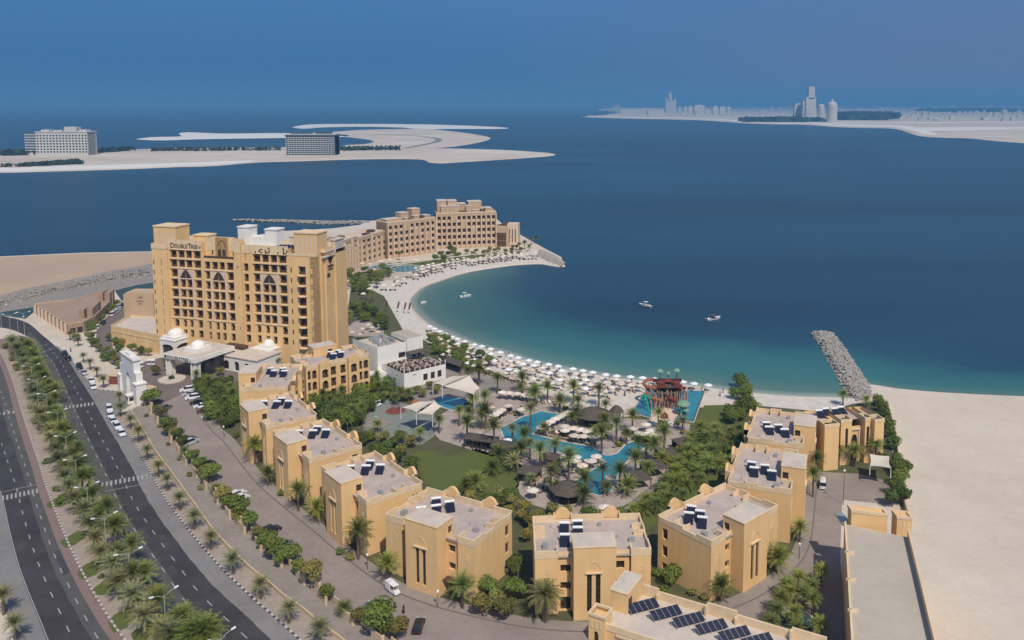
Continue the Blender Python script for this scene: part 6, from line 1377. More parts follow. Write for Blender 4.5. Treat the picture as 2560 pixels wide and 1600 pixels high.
# tall palms of the pool garden
E8 = ((1160, 900), 3.78)
GP = [(630, 680, 9), (790, 400, 7), (550, 320, 7), (1035, 420, 7.5), (1275, 450, 8), (1590, 700, 8), (205, 660, 7.5), (285, 850, 8.5), (1440, 800, 8), (1300, 890, 8.5), (1890, 900, 9), (570, 830, 5), (860, 960, 6), (990, 1140, 8), (720, 1050, 8), (1620, 1110, 7), (1310, 1260, 9), (1800, 980, 7), (1470, 1230, 7), (30, 790, 8), (820, 1290, 8), (1140, 1330, 7), (1720, 940, 6), (140, 240, 7.5), (40, 240, 7), (540, 960, 5), (270, 1090, 3), (330, 1000, 4), (470, 1060, 4), (110, 1280, 4.5), (20, 1300, 4), (1550, 1290, 4), (1060, 620, 6), (905, 500, 5), (670, 430, 5.5), (1330, 650, 4)]
for i, (x, y, h_) in enumerate(GP): palm('green' if i % 4 else 'date', Z(*E8, [(x, y)])[0], h_ * .62, f'tall garden palm around the long pools, {nth(i)} in the round from the island palm', 'tall palms around the long pools', 1.25)
r_ = random.Random(5); k_ = 0; PW = Z(*E8, [(345, 650), (560, 540), (730, 488), (905, 517), (640, 705), (1200, 825), (1330, 905), (1455, 885), (1620, 768), (1745, 803), (1560, 930), (1380, 1250), (1130, 1245), (1000, 1190), (1290, 930), (1100, 955), (700, 855), (390, 750)])
scatter(DECK, 27, 5.4, lambda i, p: palm(['green', 'coco', 'green', 'date'][i % 4], p, rnd.uniform(2.0, 5.5), f'pool deck palm, {nth(i)} from the beach side', 'palms standing on the pool decks', rnd.uniform(.8, 1.15)), 21, lambda p: not inside(p, PW))
scatter(DECK, 26, 4.0, lambda i, p: tree(['shrub', 'shrubd'][i % 2], p, f'low shrub on the pool decks, {nth(i)} from the beach side', 'low shrubs on the pool decks', 1.0), 22, lambda p: not inside(p, PW))
E7 = ((820, 780), 3.78)
for i, (x, y, h_) in enumerate([(1330, 690, 6.5), (1430, 690, 7), (1050, 1150, 6), (1240, 1080, 7), (640, 880, 4), (760, 850, 4), (870, 1240, 5), (470, 1140, 4), (300, 1060, 4), (1370, 980, 7)]): palm('coco', Z(*E7, [(x, y)])[0], h_ * .8, f'palm between playground and restaurant, {nth(i)} from the shade sails', 'palms between playground and restaurant', .95)
E4 = ((780, 460), 3.667)
for i, (x, y, h_) in enumerate([(660, 860, 6), (700, 860, 5), (590, 960, 5), (345, 1300, 6), (480, 1200, 5), (740, 640, 5), (800, 700, 5), (550, 1080, 5), (1840, 620, 4), (1900, 610, 5), (1950, 600, 5), (2010, 560, 5), (2060, 540, 4), (1990, 620, 4)]): palm('coco', Z(*E4, [(x, y)])[0], h_, f'palm near the round pool and far beach end, {nth(i)} along the beach', 'palms along the far beach', .95)
k = 0
for a_, b_, n_, lab in (((400, 378), (690, 375), 26, 'small palm in the row along the island road'), ((850, 376), (1000, 373), 14, 'small palm beside the glass-fronted island hotel')):
    for i in range(n_):
        p = P(a_[0] + (b_[0] - a_[0]) * i / (n_ - 1), a_[1] + (b_[1] - a_[1]) * i / (n_ - 1)); palm('coco', (p.x, p.y, .5), 4.5, f'{lab}, {nth(i)} from its west end', 'small palms on the island', 1.5)
# ---------------------------------------------------------------- walls, pools, shade
mb = MB(); Lw_ = [p for p in lw]; 
for i in range(len(Lw_) - 1):
    d_ = (Lw_[i + 1] - Lw_[i]).normalized(); n_ = V(-d_.y, d_.x) * .15; mb.prism([Lw_[i] - n_, Lw_[i + 1] - n_, Lw_[i + 1] + n_, Lw_[i] + n_], 0, .85)
tag(mb.build('low_wall', 'cream'), 'low cream boundary wall running behind the row of young date palms', 'wall')
W_l = resample(wl, 4.6); zg = empty('zigzag_wall', 'taller cream wall of offset panels between footpath and resort road', 'wall', W_l[0]); z0_ = W_l[0]
for i in range(len(W_l) - 1):
    a, b = W_l[i] - z0_, W_l[i + 1] - z0_; d_ = (b - a).normalized(); n_ = V(-d_.y, d_.x); off = .55 if i % 2 else -.55
    b2 = a.lerp(b, .8); mb = MB(); mb.prism([a + n_ * (off - .12), b2 + n_ * (off - .12), b2 + n_ * (off + .12), a + n_ * (off + .12)], 0, 1.9); mb.build('wall_panel', 'cream', zg)
    mb = MB(); q = b2; mb.box(q.x + n_.x * off - .25, q.x + n_.x * off + .25, q.y + n_.y * off - .25, q.y + n_.y * off + .25, 0, 2.2); mb.build('wall_pier', 'cream', zg)
rw = spline(PL([(2215, 1010), (2236, 1080), (2245, 1140), (2250, 1200), (2262, 1270), (2278, 1320)]), 3)
mb = MB(); wall_along(mb, rw, -.15, .15, 0, 1.9); tag(mb.build('garden_wall', 'cream'), 'cream garden wall dividing the planted edge from the bare sand', 'wall')
def pool(label, poly, rim=.45, name='swimming_pool', m='poolw', rm='rooftop'):
    c = sum((V(p[0], p[1]) for p in poly), V(0, 0)) / len(poly); r = empty(name, label, 'pool', (c.x, c.y, .07)); lp = [V(p[0], p[1]) - c for p in poly]
    o = sheet('water', lp, .03, m, kind=None, parent=r); mb = MB(); parapet(mb, lp, -.02, .12, -rim); 
    p = lp
    a = sum(p[i].x * p[(i + 1) % len(p)].y - p[(i + 1) % len(p)].x * p[i].y for i in range(len(p)))
    mb.build('coping', rm, r); return r
Z8 = lambda pts, z=0.0: Z(*E8, pts, z)
pool('long blue pools in an angular chain before the bare deck', Z8([(345, 650), (560, 540), (730, 488), (905, 517), (755, 625), (660, 688), (640, 705), (900, 770), (1200, 825), (1330, 905), (1390, 905), (1455, 885), (1540, 795), (1620, 768), (1745, 803), (1560, 930), (1460, 1060), (1380, 1250), (1290, 1285), (1130, 1245), (1000, 1190), (1130, 1095), (1350, 965), (1290, 930), (1200, 940), (1100, 955), (950, 880), (700, 855), (440, 795), (390, 750)]))
pool('small teal children pool under the cream shade sail', Z(*E7, [(1005, 830), (1090, 800), (1310, 830), (1330, 890), (1180, 930), (1010, 880)]))
cc_ = P(1012, 672); pool('round pool with pale rim before the brown hotel', [cc_ + V(8.5 * math.cos(a / 20 * 6.283), 11 * math.sin(a / 20 * 6.283)) for a in range(20)], 1.2)
cc_ = P(960, 668); pool('shallow grey-blue pool arm beside the round pool', [cc_ + V(8 * math.cos(a / 16 * 6.283), 7 * math.sin(a / 16 * 6.283)) for a in range(16)], .5)
pool('small teal pool behind the bottom roof among yellowish palms', [P(1922, 1556), P(1960, 1535), P(2002, 1520), P(2047, 1562), P(2010, 1605), P(1940, 1605)], .5, m='canal')
sheet('hotel_terrace', [P(880, 672), P(905, 655), P(1000, 655), P(1090, 650), P(1085, 680), P(1060, 690), P(1000, 702), P(940, 700), P(900, 692)], .045, 'roofpale')
sheet('restaurant_terrace', PL([(860, 812), (905, 800), (960, 815), (960, 840), (880, 842), (860, 835)]), .05, 'deck')
sheet('restaurant_court', PL([(1010, 985), (1115, 915), (1165, 925), (1250, 945), (1330, 970), (1240, 985), (1150, 1010), (1060, 1010)]), .05, 'walk')
# ------------------------------------------------ parasols and loungers
def umb_proto(m, r_=1.55, h=2.35, name='parasol'):
    r = empty('parasol', 'x', 'parasol'); mb = MB(); n = 8; top = h + .62
    k = len(mb.v); mb.v += [(0, 0, top)] + [(r_ * math.cos(6.283 * i / n), r_ * math.sin(6.283 * i / n), h) for i in range(n)] + [(r_ * .97 * math.cos(6.283 * i / n), r_ * .97 * math.sin(6.283 * i / n), h - .16) for i in range(n)]
    for i in range(n): j = (i + 1) % n; mb.f.append((0, 1 + i, 1 + j)); mb.f.append((1 + j, 1 + i, 1 + n + i, 1 + n + j)); mb.m += [0, 0]
    mb.build('canopy', m, r); mb = MB(); mb.tube((0, 0, 0), (0, 0, top), .04, n=5); mb.build('pole', 'paint', r); return r
def lounger_proto(cm='cushion', fm='wood'):
    r = empty('sun_lounger', 'x', 'sun lounger'); mb = MB(); mb.box(-.34, .34, -1.0, .45, .26, .34); mb.v += [(-.34, .45, .28), (.34, .45, .28), (.34, 1.0, .72), (-.34, 1.0, .72), (-.34, .45, .34), (.34, .45, .34), (.34, 1.0, .78), (-.34, 1.0, .78)]
    n = len(mb.v) - 8; 
    for q in ((0, 1, 2, 3), (7, 6, 5, 4), (0, 4, 5, 1), (1, 5, 6, 2), (2, 6, 7, 3), (3, 7, 4, 0)): mb.f.append(tuple(n + i for i in q)); mb.m.append(0)
    for x in (-.3, .26):
        for y in (-.9, .35): mb.box(x, x + .04, y, y + .04, 0, .26)
    mb.build('frame', fm, r); mb = MB(); mb.box(-.3, .3, -.95, .42, .342, .42); mb.build('cushion', cm, r); return r
UP = {k: umb_proto(m, rr) for k, m, rr in (('w', 'umbrellaw', 1.45), ('c', 'umbrella', 1.25), ('p', 'umbrella', 1.6))}
LP = {'d': lounger_proto(), 'b': lounger_proto('umbrella', 'umbrella')}
used_u = {}
def put_copy(store, key, p, rz, label, group, cat):
    pr = store[key]; o = pr if key not in used_u and not used_u.setdefault((id(store), key), False) else copy_tree(pr)
    used_u[(id(store), key)] = True
    o.location = p; o.rotation_euler = (0, 0, rz); o['label'] = label; o['group'] = group; o['category'] = cat; return o
first_use = set()
def place(store, key, p, rz, label, group, sc=1.0):
    t = (id(store), key)
    if t in first_use: o = copy_tree(store[key])
    else: o = store[key]; first_use.add(t)
    o.location = p; o.rotation_euler = (0, 0, rz); o.scale = (sc,) * 3; o['label'] = label; o['group'] = group; return o
BL = resample(beach, 1.0); ileft = min(range(len(BL)), key=lambda i: px(BL[i])[0]); NL = 0; far_l = []
def lounger(key, p, rz, label, group):
    global NL
    if NL < 296: NL += 1; place(LP, key, p, rz, label, group)
    else: far_l.append((p, rz))
rowname = ['waterline row', 'second row', 'third row', 'fourth row', 'fifth row']
for k, d in enumerate((4.2, 8.6, 12.6, 16.8, 21.0)):
    L_ = offset(BL, -d)[ileft:]; L_ = resample(L_, 1.0); i = 0; c = 0
    while i < len(L_):
        x_, y_ = px(L_[i]); lim = 1775 if k == 0 else 1640 if k < 3 else 1560
        ok = (1075 if k < 2 else 1105) < x_ < lim and not (1405 < x_ < 1432) and not (1610 < x_ < 1700 and k) and not (k == 4 and x_ > 1500 and rnd.random() < .6)
        if ok and (k == 0 or rnd.random() < .86):
            p = L_[i] + V(rnd.uniform(-.5, .5), rnd.uniform(-.6, .6)) * (1 if k else .4); c += 1
            place(UP, 'w' if k == 0 or rnd.random() < .25 else 'c', (p.x, p.y, .03), rnd.uniform(0, 1), f'beach parasol in the {rowname[k]}, {nth(c - 1)} from the restaurant end', f'beach parasols, {rowname[k]}')
            for sg in ((-1.2,) if k == 0 else (-1.2, 1.2) if rnd.random() < .25 else (1.2,)):
                q = p + V(sg, -.3); lounger('d' if rnd.random() < .8 else 'b', (q.x, q.y, .03), rnd.uniform(-.25, .25) + .4, f'beach lounger beside {nth(c - 1)} parasol of the {rowname[k]}' + (', far side' if sg > 0 else ''), 'beach loungers')
            i += (4 if k == 0 else 3) + int(rnd.random() * 2.2)
        else: i += 2
ZP = [(360, 300), (425, 305), (500, 312), (575, 322), (250, 440), (415, 425), (355, 465), (320, 490), (290, 512), (95, 565), (145, 700), (410, 750), (378, 782), (780, 838), (975, 885), (1062, 908), (1045, 942), (1205, 945), (1120, 990), (1250, 903), (955, 658), (1030, 637), (1095, 650), (1160, 667), (1235, 652), (1040, 706), (1130, 712), (1225, 716), (1280, 690), (950, 618), (1720, 602), (1655, 687), (1720, 692), (1765, 660), (650, 1222), (980, 1207), (1190, 458), (1090, 426), (985, 412), (1590, 640), (1790, 700), (730, 630), (775, 600), (820, 575), (865, 548), (905, 530), (950, 508), (990, 488), (540, 460), (1330, 1380), (1385, 1100)]
for i, (x, y) in enumerate(ZP):
    p = P(1160 + x / 3.78, 900 + y / 3.78, 2.6); place(UP, 'p' if i not in (11, 13, 14, 15) else 'w', (p.x, p.y, .07), rnd.random(), f'pool parasol, {nth(i)} counted round the long pools from the restaurant court', 'parasols round the long pools')
k = 0
for (a, b, n_, jit, ang) in (((700, 690), (1200, 800), 24, 3, .3), ((740, 640), (990, 500), 16, 3, -.9), ((760, 660), (1180, 780), 22, 14, .3), ((930, 640), (1290, 720), 20, 22, .3), ((260, 560), (540, 470), 12, 20, -.9), ((330, 330), (900, 430), 16, 12, .3), ((1500, 720), (1830, 720), 14, 20, .3), ((1420, 830), (1540, 700), 12, 14, -.9), ((1060, 990), (1300, 960), 8, 14, .3), ((820, 1080), (1120, 1060), 12, 26, -.9), ((600, 1230), (860, 1250), 6, 14, .3)):
    for i in range(n_):
        f = (i + .5) / n_; p = P(1160 + (a[0] + (b[0] - a[0]) * f + rnd.uniform(-jit, jit) * .5) / 3.78, 900 + (a[1] + (b[1] - a[1]) * f + rnd.uniform(-jit, jit)) / 3.78)
        lounger('d' if rnd.random() < .75 else 'b', (p.x, p.y, .07), ang + rnd.uniform(-.15, .15), f'pool lounger, {nth(k)} in the round of the long pool decks' if k < 100 else f'pool lounger of the outer deck, {nth(k - 100)} in the round', 'loungers round the long pools'); k += 1
c = 0
for k, d in enumerate((10, 15.5, 21)):
    L_ = resample(offset(BL, -d)[:ileft], 1.0); i = 4
    while i < len(L_):
        x_, y_ = px(L_[i])
        if (1050 < x_ < 1350 and rnd.random() < .75) or (x_ <= 1050 and rnd.random() < .22):
            p = L_[i] + V(rnd.uniform(-1, 1), rnd.uniform(-1.2, 1.2)); place(UP, 'c', (p.x, p.y, .03), 0, f'far beach parasol below the brown hotel, {nth(c)} from the groyne', 'far beach parasols', 1.15); c += 1
            far_l += [((p.x - 1.3, p.y - .5, .03), .3), ((p.x + 1.3, p.y - .5, .03), .3)]
        i += 4
mbp = MB()
for (p, rz) in far_l:
    ca, sa = math.cos(rz), math.sin(rz); f_ = lambda x, y, z: (p[0] + x * ca - y * sa, p[1] + x * sa + y * ca, p[2] + z)
    mbp.face([f_(-.34, -1, .34), f_(.34, -1, .34), f_(.34, .45, .34), f_(-.34, .45, .34)]); mbp.face([f_(-.34, .45, .34), f_(.34, .45, .34), f_(.34, 1, .75), f_(-.34, 1, .75)]); mbp.face([f_(-.34, -1, 0), f_(-.34, -1, .34), f_(-.34, .45, .34), f_(-.34, .45, 0)]); mbp.face([f_(-.34, -1, 0), f_(.34, -1, 0), f_(.34, -1, .34), f_(-.34, -1, .34)])
tag(mbp.build('sun_loungers', 'wood'), 'dark loungers dotted over the far beach and outer decks', 'sun loungers', kind='stuff')
for i, (x, y) in enumerate([(70, 820 - 60), (880, 830), (905, 822), (930, 818), (945, 830), (900, 835), (920, 812), (950, 812)][1:]): place(UP, 'c', (*P(x, y, 2.4)[:2], .05), 0, f'parasol on the terrace beyond the tall hotel flank, {nth(i)} from the flank', 'parasols on the terrace beyond the tall hotel')
for i, (x, y) in enumerate([(905, 660), (925, 662), (950, 655), (975, 650), (1000, 648), (935, 676), (1040, 652), (1060, 650)]): place(UP, 'c', (*P(x, y, 2.4)[:2], .05), 0, f'parasol by the round pool, {nth(i)} from the brown wall', 'parasols by the round pool', 1.2)
# ------------------------------------------------ cabanas, bars, sails
def cabana(label, p, s, rz, h=2.7, group='dark flat-roofed cabanas round the pools'):
    h += rnd.uniform(-.2, .2); r = empty('cabana', label, 'cabana', (p.x, p.y, .06), rz, group); mb = MB(); mb.box(-s / 2, s / 2, -s / 2, s / 2, h, h + .22); mb.build('roof', 'thatch', r)
    mb = MB()
    for x in (-1, 1):
        for y in (-1, 1): mb.box(x * (s / 2 - .3) - .1, x * (s / 2 - .3) + .1, y * (s / 2 - .3) - .1, y * (s / 2 - .3) + .1, 0, h)
    mb.box(-s / 2 + .2, s / 2 - .2, s / 2 - .35, s / 2 - .25, 0, h); mb.build('posts', 'wood', r); mb = MB(); mb.box(-s / 2 + .5, s / 2 - .5, -.2, s / 2 - .5, .0, .45); mb.build('daybed', 'cushion', r); return r
for x, y, s, lab in ((620, 1118, 5.4, 'big dark cabana at the edge of the main lawn'), (820, 990, 4.4, 'dark cabana half hidden by palms behind the lawn edge'), (1925, 950, 5.6, 'uppermost cabana beside the garden path'), (1785, 1065, 5.6, 'middle cabana beside the garden path'), (1640, 1178, 5.6, 'lowest cabana beside the garden path'), (2060, 835, 4.6, 'small cabana nearest the splash park'), (90, 800, 4.6, 'first low cabana above the main lawn'), (170, 812, 4.6, 'second low cabana above the main lawn'), (245, 828, 4.4, 'third low cabana above the main lawn'), (345, 862, 4.4, 'fourth low cabana above the main lawn'), (425, 890, 4.4, 'last low cabana above the main lawn')): cabana(lab, P(1160 + x / 3.78, 900 + (y + 20) / 3.78, 0), s, .35 if x > 1500 else -.3)
def bar_hut(label, p, rr, h, n=8):
    r = empty('pool_bar', label, 'bar', (p.x, p.y, .06)); mb = MB(); mb.lathe([(rr, h), (rr * .45, h + 1.5), (.05, h + 1.9)], n); mb.lathe([(rr, h - .15), (rr, h)], n); mb.build('roof', 'thatch', r)
    mb = MB()
    for i in range(n): a = 6.283 * i / n; mb.tube((rr * .85 * math.cos(a), rr * .85 * math.sin(a), 0), (rr * .85 * math.cos(a), rr * .85 * math.sin(a), h), .14, n=5)
    mb.build('posts', 'wood', r); mb = MB(); mb.lathe([(rr * .5, 0), (rr * .5, 1.1), (.02, 1.1)], n); mb.build('counter', 'wood', r); return r
bar_hut('large thatched bar between parasols and splash park', Z8([(1225, 600)])[0], 5.6, 3.0, 10); bar_hut('thatched bar at the near end of the pools', Z8([(985, 1330)])[0], 4.6, 3.0, 8); bar_hut('small thatched hut beside the splash park fence', Z8([(1440, 560)])[0], 2.4, 2.6, 6)
pg = empty('dark_pergola', 'dark flat pergola attached to the seaward side of the restaurant', 'pergola', P(1125, 925)); a0_ = V(*pg.location[:2])
q = [V(*P(1240 * 1 - 128 + x, y, 3)[:2]) - a0_ for x, y in ((0, 884), (44, 906), (40, 918), (2, 905))]; mb = MB(); mb.prism(q, 3, 3.2); mb.build('roof', 'thatch', pg); mb = MB()
for v_ in q: mb.box(v_.x - .12, v_.x + .12, v_.y - .12, v_.y + .12, 0, 3)
mb.build('posts', 'wood', pg)
def sail(label, quads, posts):
    r = empty('shade_sail', label, 'shade sail', posts[0][0])
    o0 = V(posts[0][0].x, posts[0][0].y)
    for q in quads:
        v = [p - o0 for p in q]; mb = MB(); n = 6; k = 0
        for i in range(n + 1):
            for j in range(n + 1):
                u, w_ = i / n, j / n; p = v[0].lerp(v[1], u).lerp(v[3].lerp(v[2], u), w_); c = (v[0] + v[1] + v[2] + v[3]) / 4; sg = 1 - .16 * math.sin(math.pi * u) * (1 if w_ in (0, 1) else 0) - .0
                p = c + (p - c) * (1 - .10 * (math.sin(math.pi * u) * (abs(w_ - .5) * 2) ** 3 + math.sin(math.pi * w_) * (abs(u - .5) * 2) ** 3)); p.z -= .35 * math.sin(math.pi * u) * math.sin(math.pi * w_); mb.v.append(tuple(p))
        for i in range(n):
            for j in range(n): a = i * (n + 1) + j; mb.f.append((a, a + n + 1, a + n + 2, a + 1)); mb.m.append(0)
        mb.build('fabric', 'sail', r)
    for p, h in posts: q = V(p.x, p.y) - o0; mb = MB(); mb.tube((q.x, q.y, 0), (q.x, q.y, h), .12, .09, 6); mb.build('mast', 'paint', r)
z7 = lambda x, y, z: Z(*E7, [(x, y)], z)[0]
sail('large cream shade sail over the children pool', [[z7(992, 775, 3.6), z7(1180, 705, 4.6), z7(1335, 698, 6.4), z7(1090, 802, 4.0)], [z7(1094, 806, 4.0), z7(1340, 700, 6.4), z7(1435, 825, 4.0), z7(1378, 885, 3.8)]], [(z7(992, 775, 3.6), 3.6), (z7(1082, 800, 4), 4.0), (z7(1340, 700, 6.3), 6.4), (z7(1435, 825, 4), 4.0), (z7(1380, 885, 3.8), 3.8)])
sail('smaller cream shade sails over the playground edge', [[z7(700, 1012, 3.6), z7(860, 955, 4.2), z7(1008, 950, 5.0), z7(838, 1056, 3.8)], [z7(850, 1072, 3.6), z7(1010, 953, 5.0), z7(1080, 1000, 3.8), z7(985, 1085, 3.4)]], [(z7(690, 1012, 3.6), 3.6), (z7(836, 1058, 3.8), 3.8), (z7(990, 1085, 3.5), 3.5), (z7(1010, 950, 5), 5.0)])
cp_ = [P(2173, 1160, 2.8), P(2221, 1166, 2.8), P(2226, 1197, 2.6), P(2174, 1191, 2.4)]; sail('pale curved carport canopy by the garden wall', [cp_], [(p, p.z) for p in cp_])
# playground
pm_ = empty('play_mat', 'round dark red play surface beside the golf cart', 'play mat', P(989, 1028)); mb = MB(); mb.lathe([(3.2, .08), (3.2, .14), (0.02, .14)], 20); mb.build('mat', 'playred', pm_); mb = MB()
for i in range(6): a = i * 1.047; mb.tube((2.0 * math.cos(a), 2.0 * math.sin(a), .1), (1.1 * math.cos(a), 1.1 * math.sin(a), 2.3), .08, n=5)
mb.build('climbing_frame', 'red', pm_)
pf = empty('climbing_set', 'grey climbing frame with slide on the playground', 'playset', P(1030, 1030)); mb = MB()
for x in (0, 2, 4):
    for y in (0, 2): mb.tube((x, y, 0), (x, y, 3), .08, n=5)
mb.box(0, 4, 0, 2, 1.4, 1.5); mb.build('frame', 'steel', pf); mb = MB(); mb.lathe([(1.6, 3.0), (.05, 3.9)], 6, (1, 1)); mb.build('roof', 'orange', pf); mb = MB(); mb.v += [(4, .5, 1.5), (4, 1.3, 1.5), (6.6, 1.3, .2), (6.6, .5, .2)]; mb.f.append((0, 1, 2, 3)); mb.m.append(0); mb.build('slide', 'mintgreen', pf)
sm = empty('spray_bowl', 'pale green round splash bowl on the playground', 'splash feature', P(940, 1060)); mb = MB(); mb.lathe([(4.2, .1), (4.2, .35), (3.8, .35), (3.8, .15), (.02, .15)], 24); mb.build('bowl', 'walk', sm); mb = MB(); mb.tube((0, 0, .1), (0, 0, 2.4), .1, n=6); mb.lathe([(.8, 2.3), (.05, 2.8)], 10); mb.build('spray_post', 'mintgreen', sm)
# ------------------------------------------------ splash park
E2 = ((1480, 920), 6.05); z2 = lambda x, y, z=0.0: Z(*E2, [(x, y)], z)[0]
pool('blue splash pool round the red slide tower', [z2(*q) for q in ((812, 330), (1695, 352), (1525, 822), (1262, 782), (1235, 885), (872, 868), (885, 760), (612, 682))], .5, 'splash_pool')
pad = [z2(*q) for q in ((900, 640), (1120, 600), (1330, 660), (1262, 782), (1232, 880), (875, 862), (890, 740))]; sheet('splash_pad', pad, .13, 'pinktrim'); sheet('splash_pad', [z2(*q) for q in ((900, 820), (1080, 790), (1240, 830), (1232, 880), (875, 862))], .15, 'white')
c0s = z2(1150, 560); ST_ = empty('slide_tower', 'red and orange water slide tower on clustered tan columns', 'water slide', (c0s.x, c0s.y, .1)); r_ = random.Random(4)
for i in range(8):
    for j in range(4):
        x, y = -5.6 + i * 1.6 + r_.uniform(-.3, .3), -3 + j * 2.3; mb = MB(); mb.tube((x, y, 0), (x + r_.uniform(-.3, .3), y, r_.uniform(4.4, 6.2)), .24, .17, 6); mb.build('column', 'cushion', ST_)
for z, x0, x1, y0, y1 in ((2.2, -3, 3, -2.6, 1), (4.2, -4.6, 4.8, -2, 4), (6.0, -3.6, 4, -1.4, 4.4)): mb = MB(); mb.box(x0, x1, y0, y1, z, z + .18); mb.build('platform', 'thatch', ST_)
for x, y, z in ((-2.2, 1.2, 6.2), (2.6, 1.2, 6.2), (.2, 2.8, 6.2)): mb = MB(); mb.lathe([(1.5, z + .9), (1.3, z + 1.1), (.05, z + 1.5)], 8, (x, y)); mb.build('tower_roof', 'red', ST_); 
for x0 in (-3.8, 1.4): mb = MB(); mb.box(x0, x0 + 2.8, -1.5, -1.35, 6.2, 7.3); mb.build('parapet_panel', 'red', ST_)
def coil(cx, cy, r0, z0, z1, turns, rad, m, sy=1.0, a0=0):
    mb = MB(); n = int(14 * turns); pr = None
    for i in range(n + 1): 
        a = a0 + 6.283 * turns * i / n; p = (cx + r0 * math.cos(a), cy + r0 * sy * math.sin(a), z0 + (z1 - z0) * i / n)
        if pr: mb.tube(pr, p, rad, n=7)
        pr = p
    mb.build('slide_tube', m, ST_)
coil(-5.6, .8, 2.2, 7.6, 4.6, 1.2, .55, 'orange', 1.0, 1); coil(-4.6, -1.4, 2.4, 5.0, 1.0, .8, .5, 'orange', .8, 2.4); coil(3.6, -1.2, 2.4, 5.6, .8, .9, .5, 'red', .9, .6); coil(.6, -2.6, 1.6, 4.6, .8, .7, .42, 'red', .8, 3.2)
for i in range(16): mb = MB(); x = -5.4 + i * .72; mb.tube((x, -2.6, r_.uniform(3.5, 5.8)), (x + r_.uniform(-.9, .9), -4.2, .3), .13, n=5); mb.build('strut', 'orange' if i % 2 else 'cushion', ST_)
mb = MB(); mb.box(-4.6, 4.8, 3.9, 4.0, 6.2, 7.4); mb.build('back_railing', 'wood', ST_)
for x, y, rr, z in ((-2.2, 4.0, 1.2, 9.8), (3.2, 4.0, 1.2, 10.0), (.5, 4.2, .8, 8.9)): mb = MB(); mb.tube((x, y, 4), (x, y, z), .12, n=5); mb.build('mast', 'wood', ST_); mb = MB(); mb.lathe([(rr, z), (rr * .8, z + .4), (.05, z + .9)], 10, (x, y)); mb.build('mast_canopy', 'mintgreen', ST_)
c1 = z2(865, 665); gp_ = empty('play_palm', 'bright green artificial palm in the splash pool', 'splash feature', (c1.x, c1.y, .1)); mb = MB(); mb.tube((0, 0, 0), (-.5, .6, 2.4), .32, .26, 8); mb.tube((-.5, .6, 2.4), (-.9, 1.2, 4.4), .26, .2, 8); mb.build('stem', 'slidegreen', gp_)
for i in range(7): a = i * .9; mb = MB(); mb.v += [(-.9, 1.2, 4.4), (-.9 + math.cos(a) * 1.1 - .3 * math.sin(a), 1.2 + math.sin(a) * 1.1 + .3 * math.cos(a), 4.9), (-.9 + math.cos(a) * 2.4, 1.2 + math.sin(a) * 2.4, 3.9), (-.9 + math.cos(a) * 1.1 + .3 * math.sin(a), 1.2 + math.sin(a) * 1.1 - .3 * math.cos(a), 4.9)]; mb.f += [(0, 1, 2, 3)]; mb.m += [0]; mb.v += [(v[0], v[1], v[2] - .12) for v in mb.v[:4]]; mb.f += [(7, 6, 5, 4)]; mb.m += [0]; mb.build('palm_leaf', 'slidegreen', gp_)
c2 = z2(1345, 745); mh = empty('play_mushroom', 'pale green mushroom fountain with a green stem', 'splash feature', (c2.x, c2.y, .1)); mb = MB(); mb.tube((0, 0, 0), (.4, .8, 3.6), .3, .22, 8); mb.build('stem', 'slidegreen', mh); mb = MB(); mb.lathe([(2.2, 3.5), (2.1, 3.9), (1.4, 4.5), (.05, 4.8)], 14, (.9, 1.4)); mb.build('cap', 'mintgreen', mh)
mb = MB(); mb.lathe([(1.2, 1.9), (1.1, 2.2), (.05, 2.7)], 12, (1.6, .6)); mb.tube((1.6, .6, 0), (1.6, .6, 2.2), .12, n=5); mb.build('lower_cap', 'mintgreen', mh)
c3 = z2(1100, 760); rs = empty('spray_toy', 'cluster of dark red spraying seats on the splash pad', 'splash feature', (c3.x, c3.y, .15))
for i in range(7): a = i * .9; mb = MB(); x, y = 1.1 * math.cos(a) * (i > 0), .9 * math.sin(a) * (i > 0); mb.lathe([(.28, 0), (.36, .5), (.32, 1.0 + (i == 0) * .8), (.05, 1.2 + (i == 0) * .8)], 8, (x, y)); mb.build('seat', 'playred', rs)
fn_ = [z2(*q) for q in ((595, 690), (880, 775), (868, 885), (1240, 905), (1262, 790), (1535, 832), (1712, 345), (1400, 330))]; fe = empty('pool_fence', 'thin dark fence round the splash pool', 'fence', fn_[0]); f0__ = V(*fn_[0][:2]); mb = MB(); mp_ = MB()
for a, b in zip(fn_, fn_[1:]):
    a, b = V(*a[:2]) - f0__, V(*b[:2]) - f0__; n_ = int((b - a).length / 1.6) + 1
    for i in range(n_): q = a.lerp(b, i / n_); mp_.tube((q.x, q.y, 0), (q.x, q.y, 1.2), .05, n=4)
    mb.tube((a.x, a.y, 1.15), (b.x, b.y, 1.15), .05, n=4); mb.tube((a.x, a.y, .6), (b.x, b.y, .6), .03, n=4)
mb.build('rail', 'bronze', fe); mp_.build('fence_posts', 'bronze', fe)
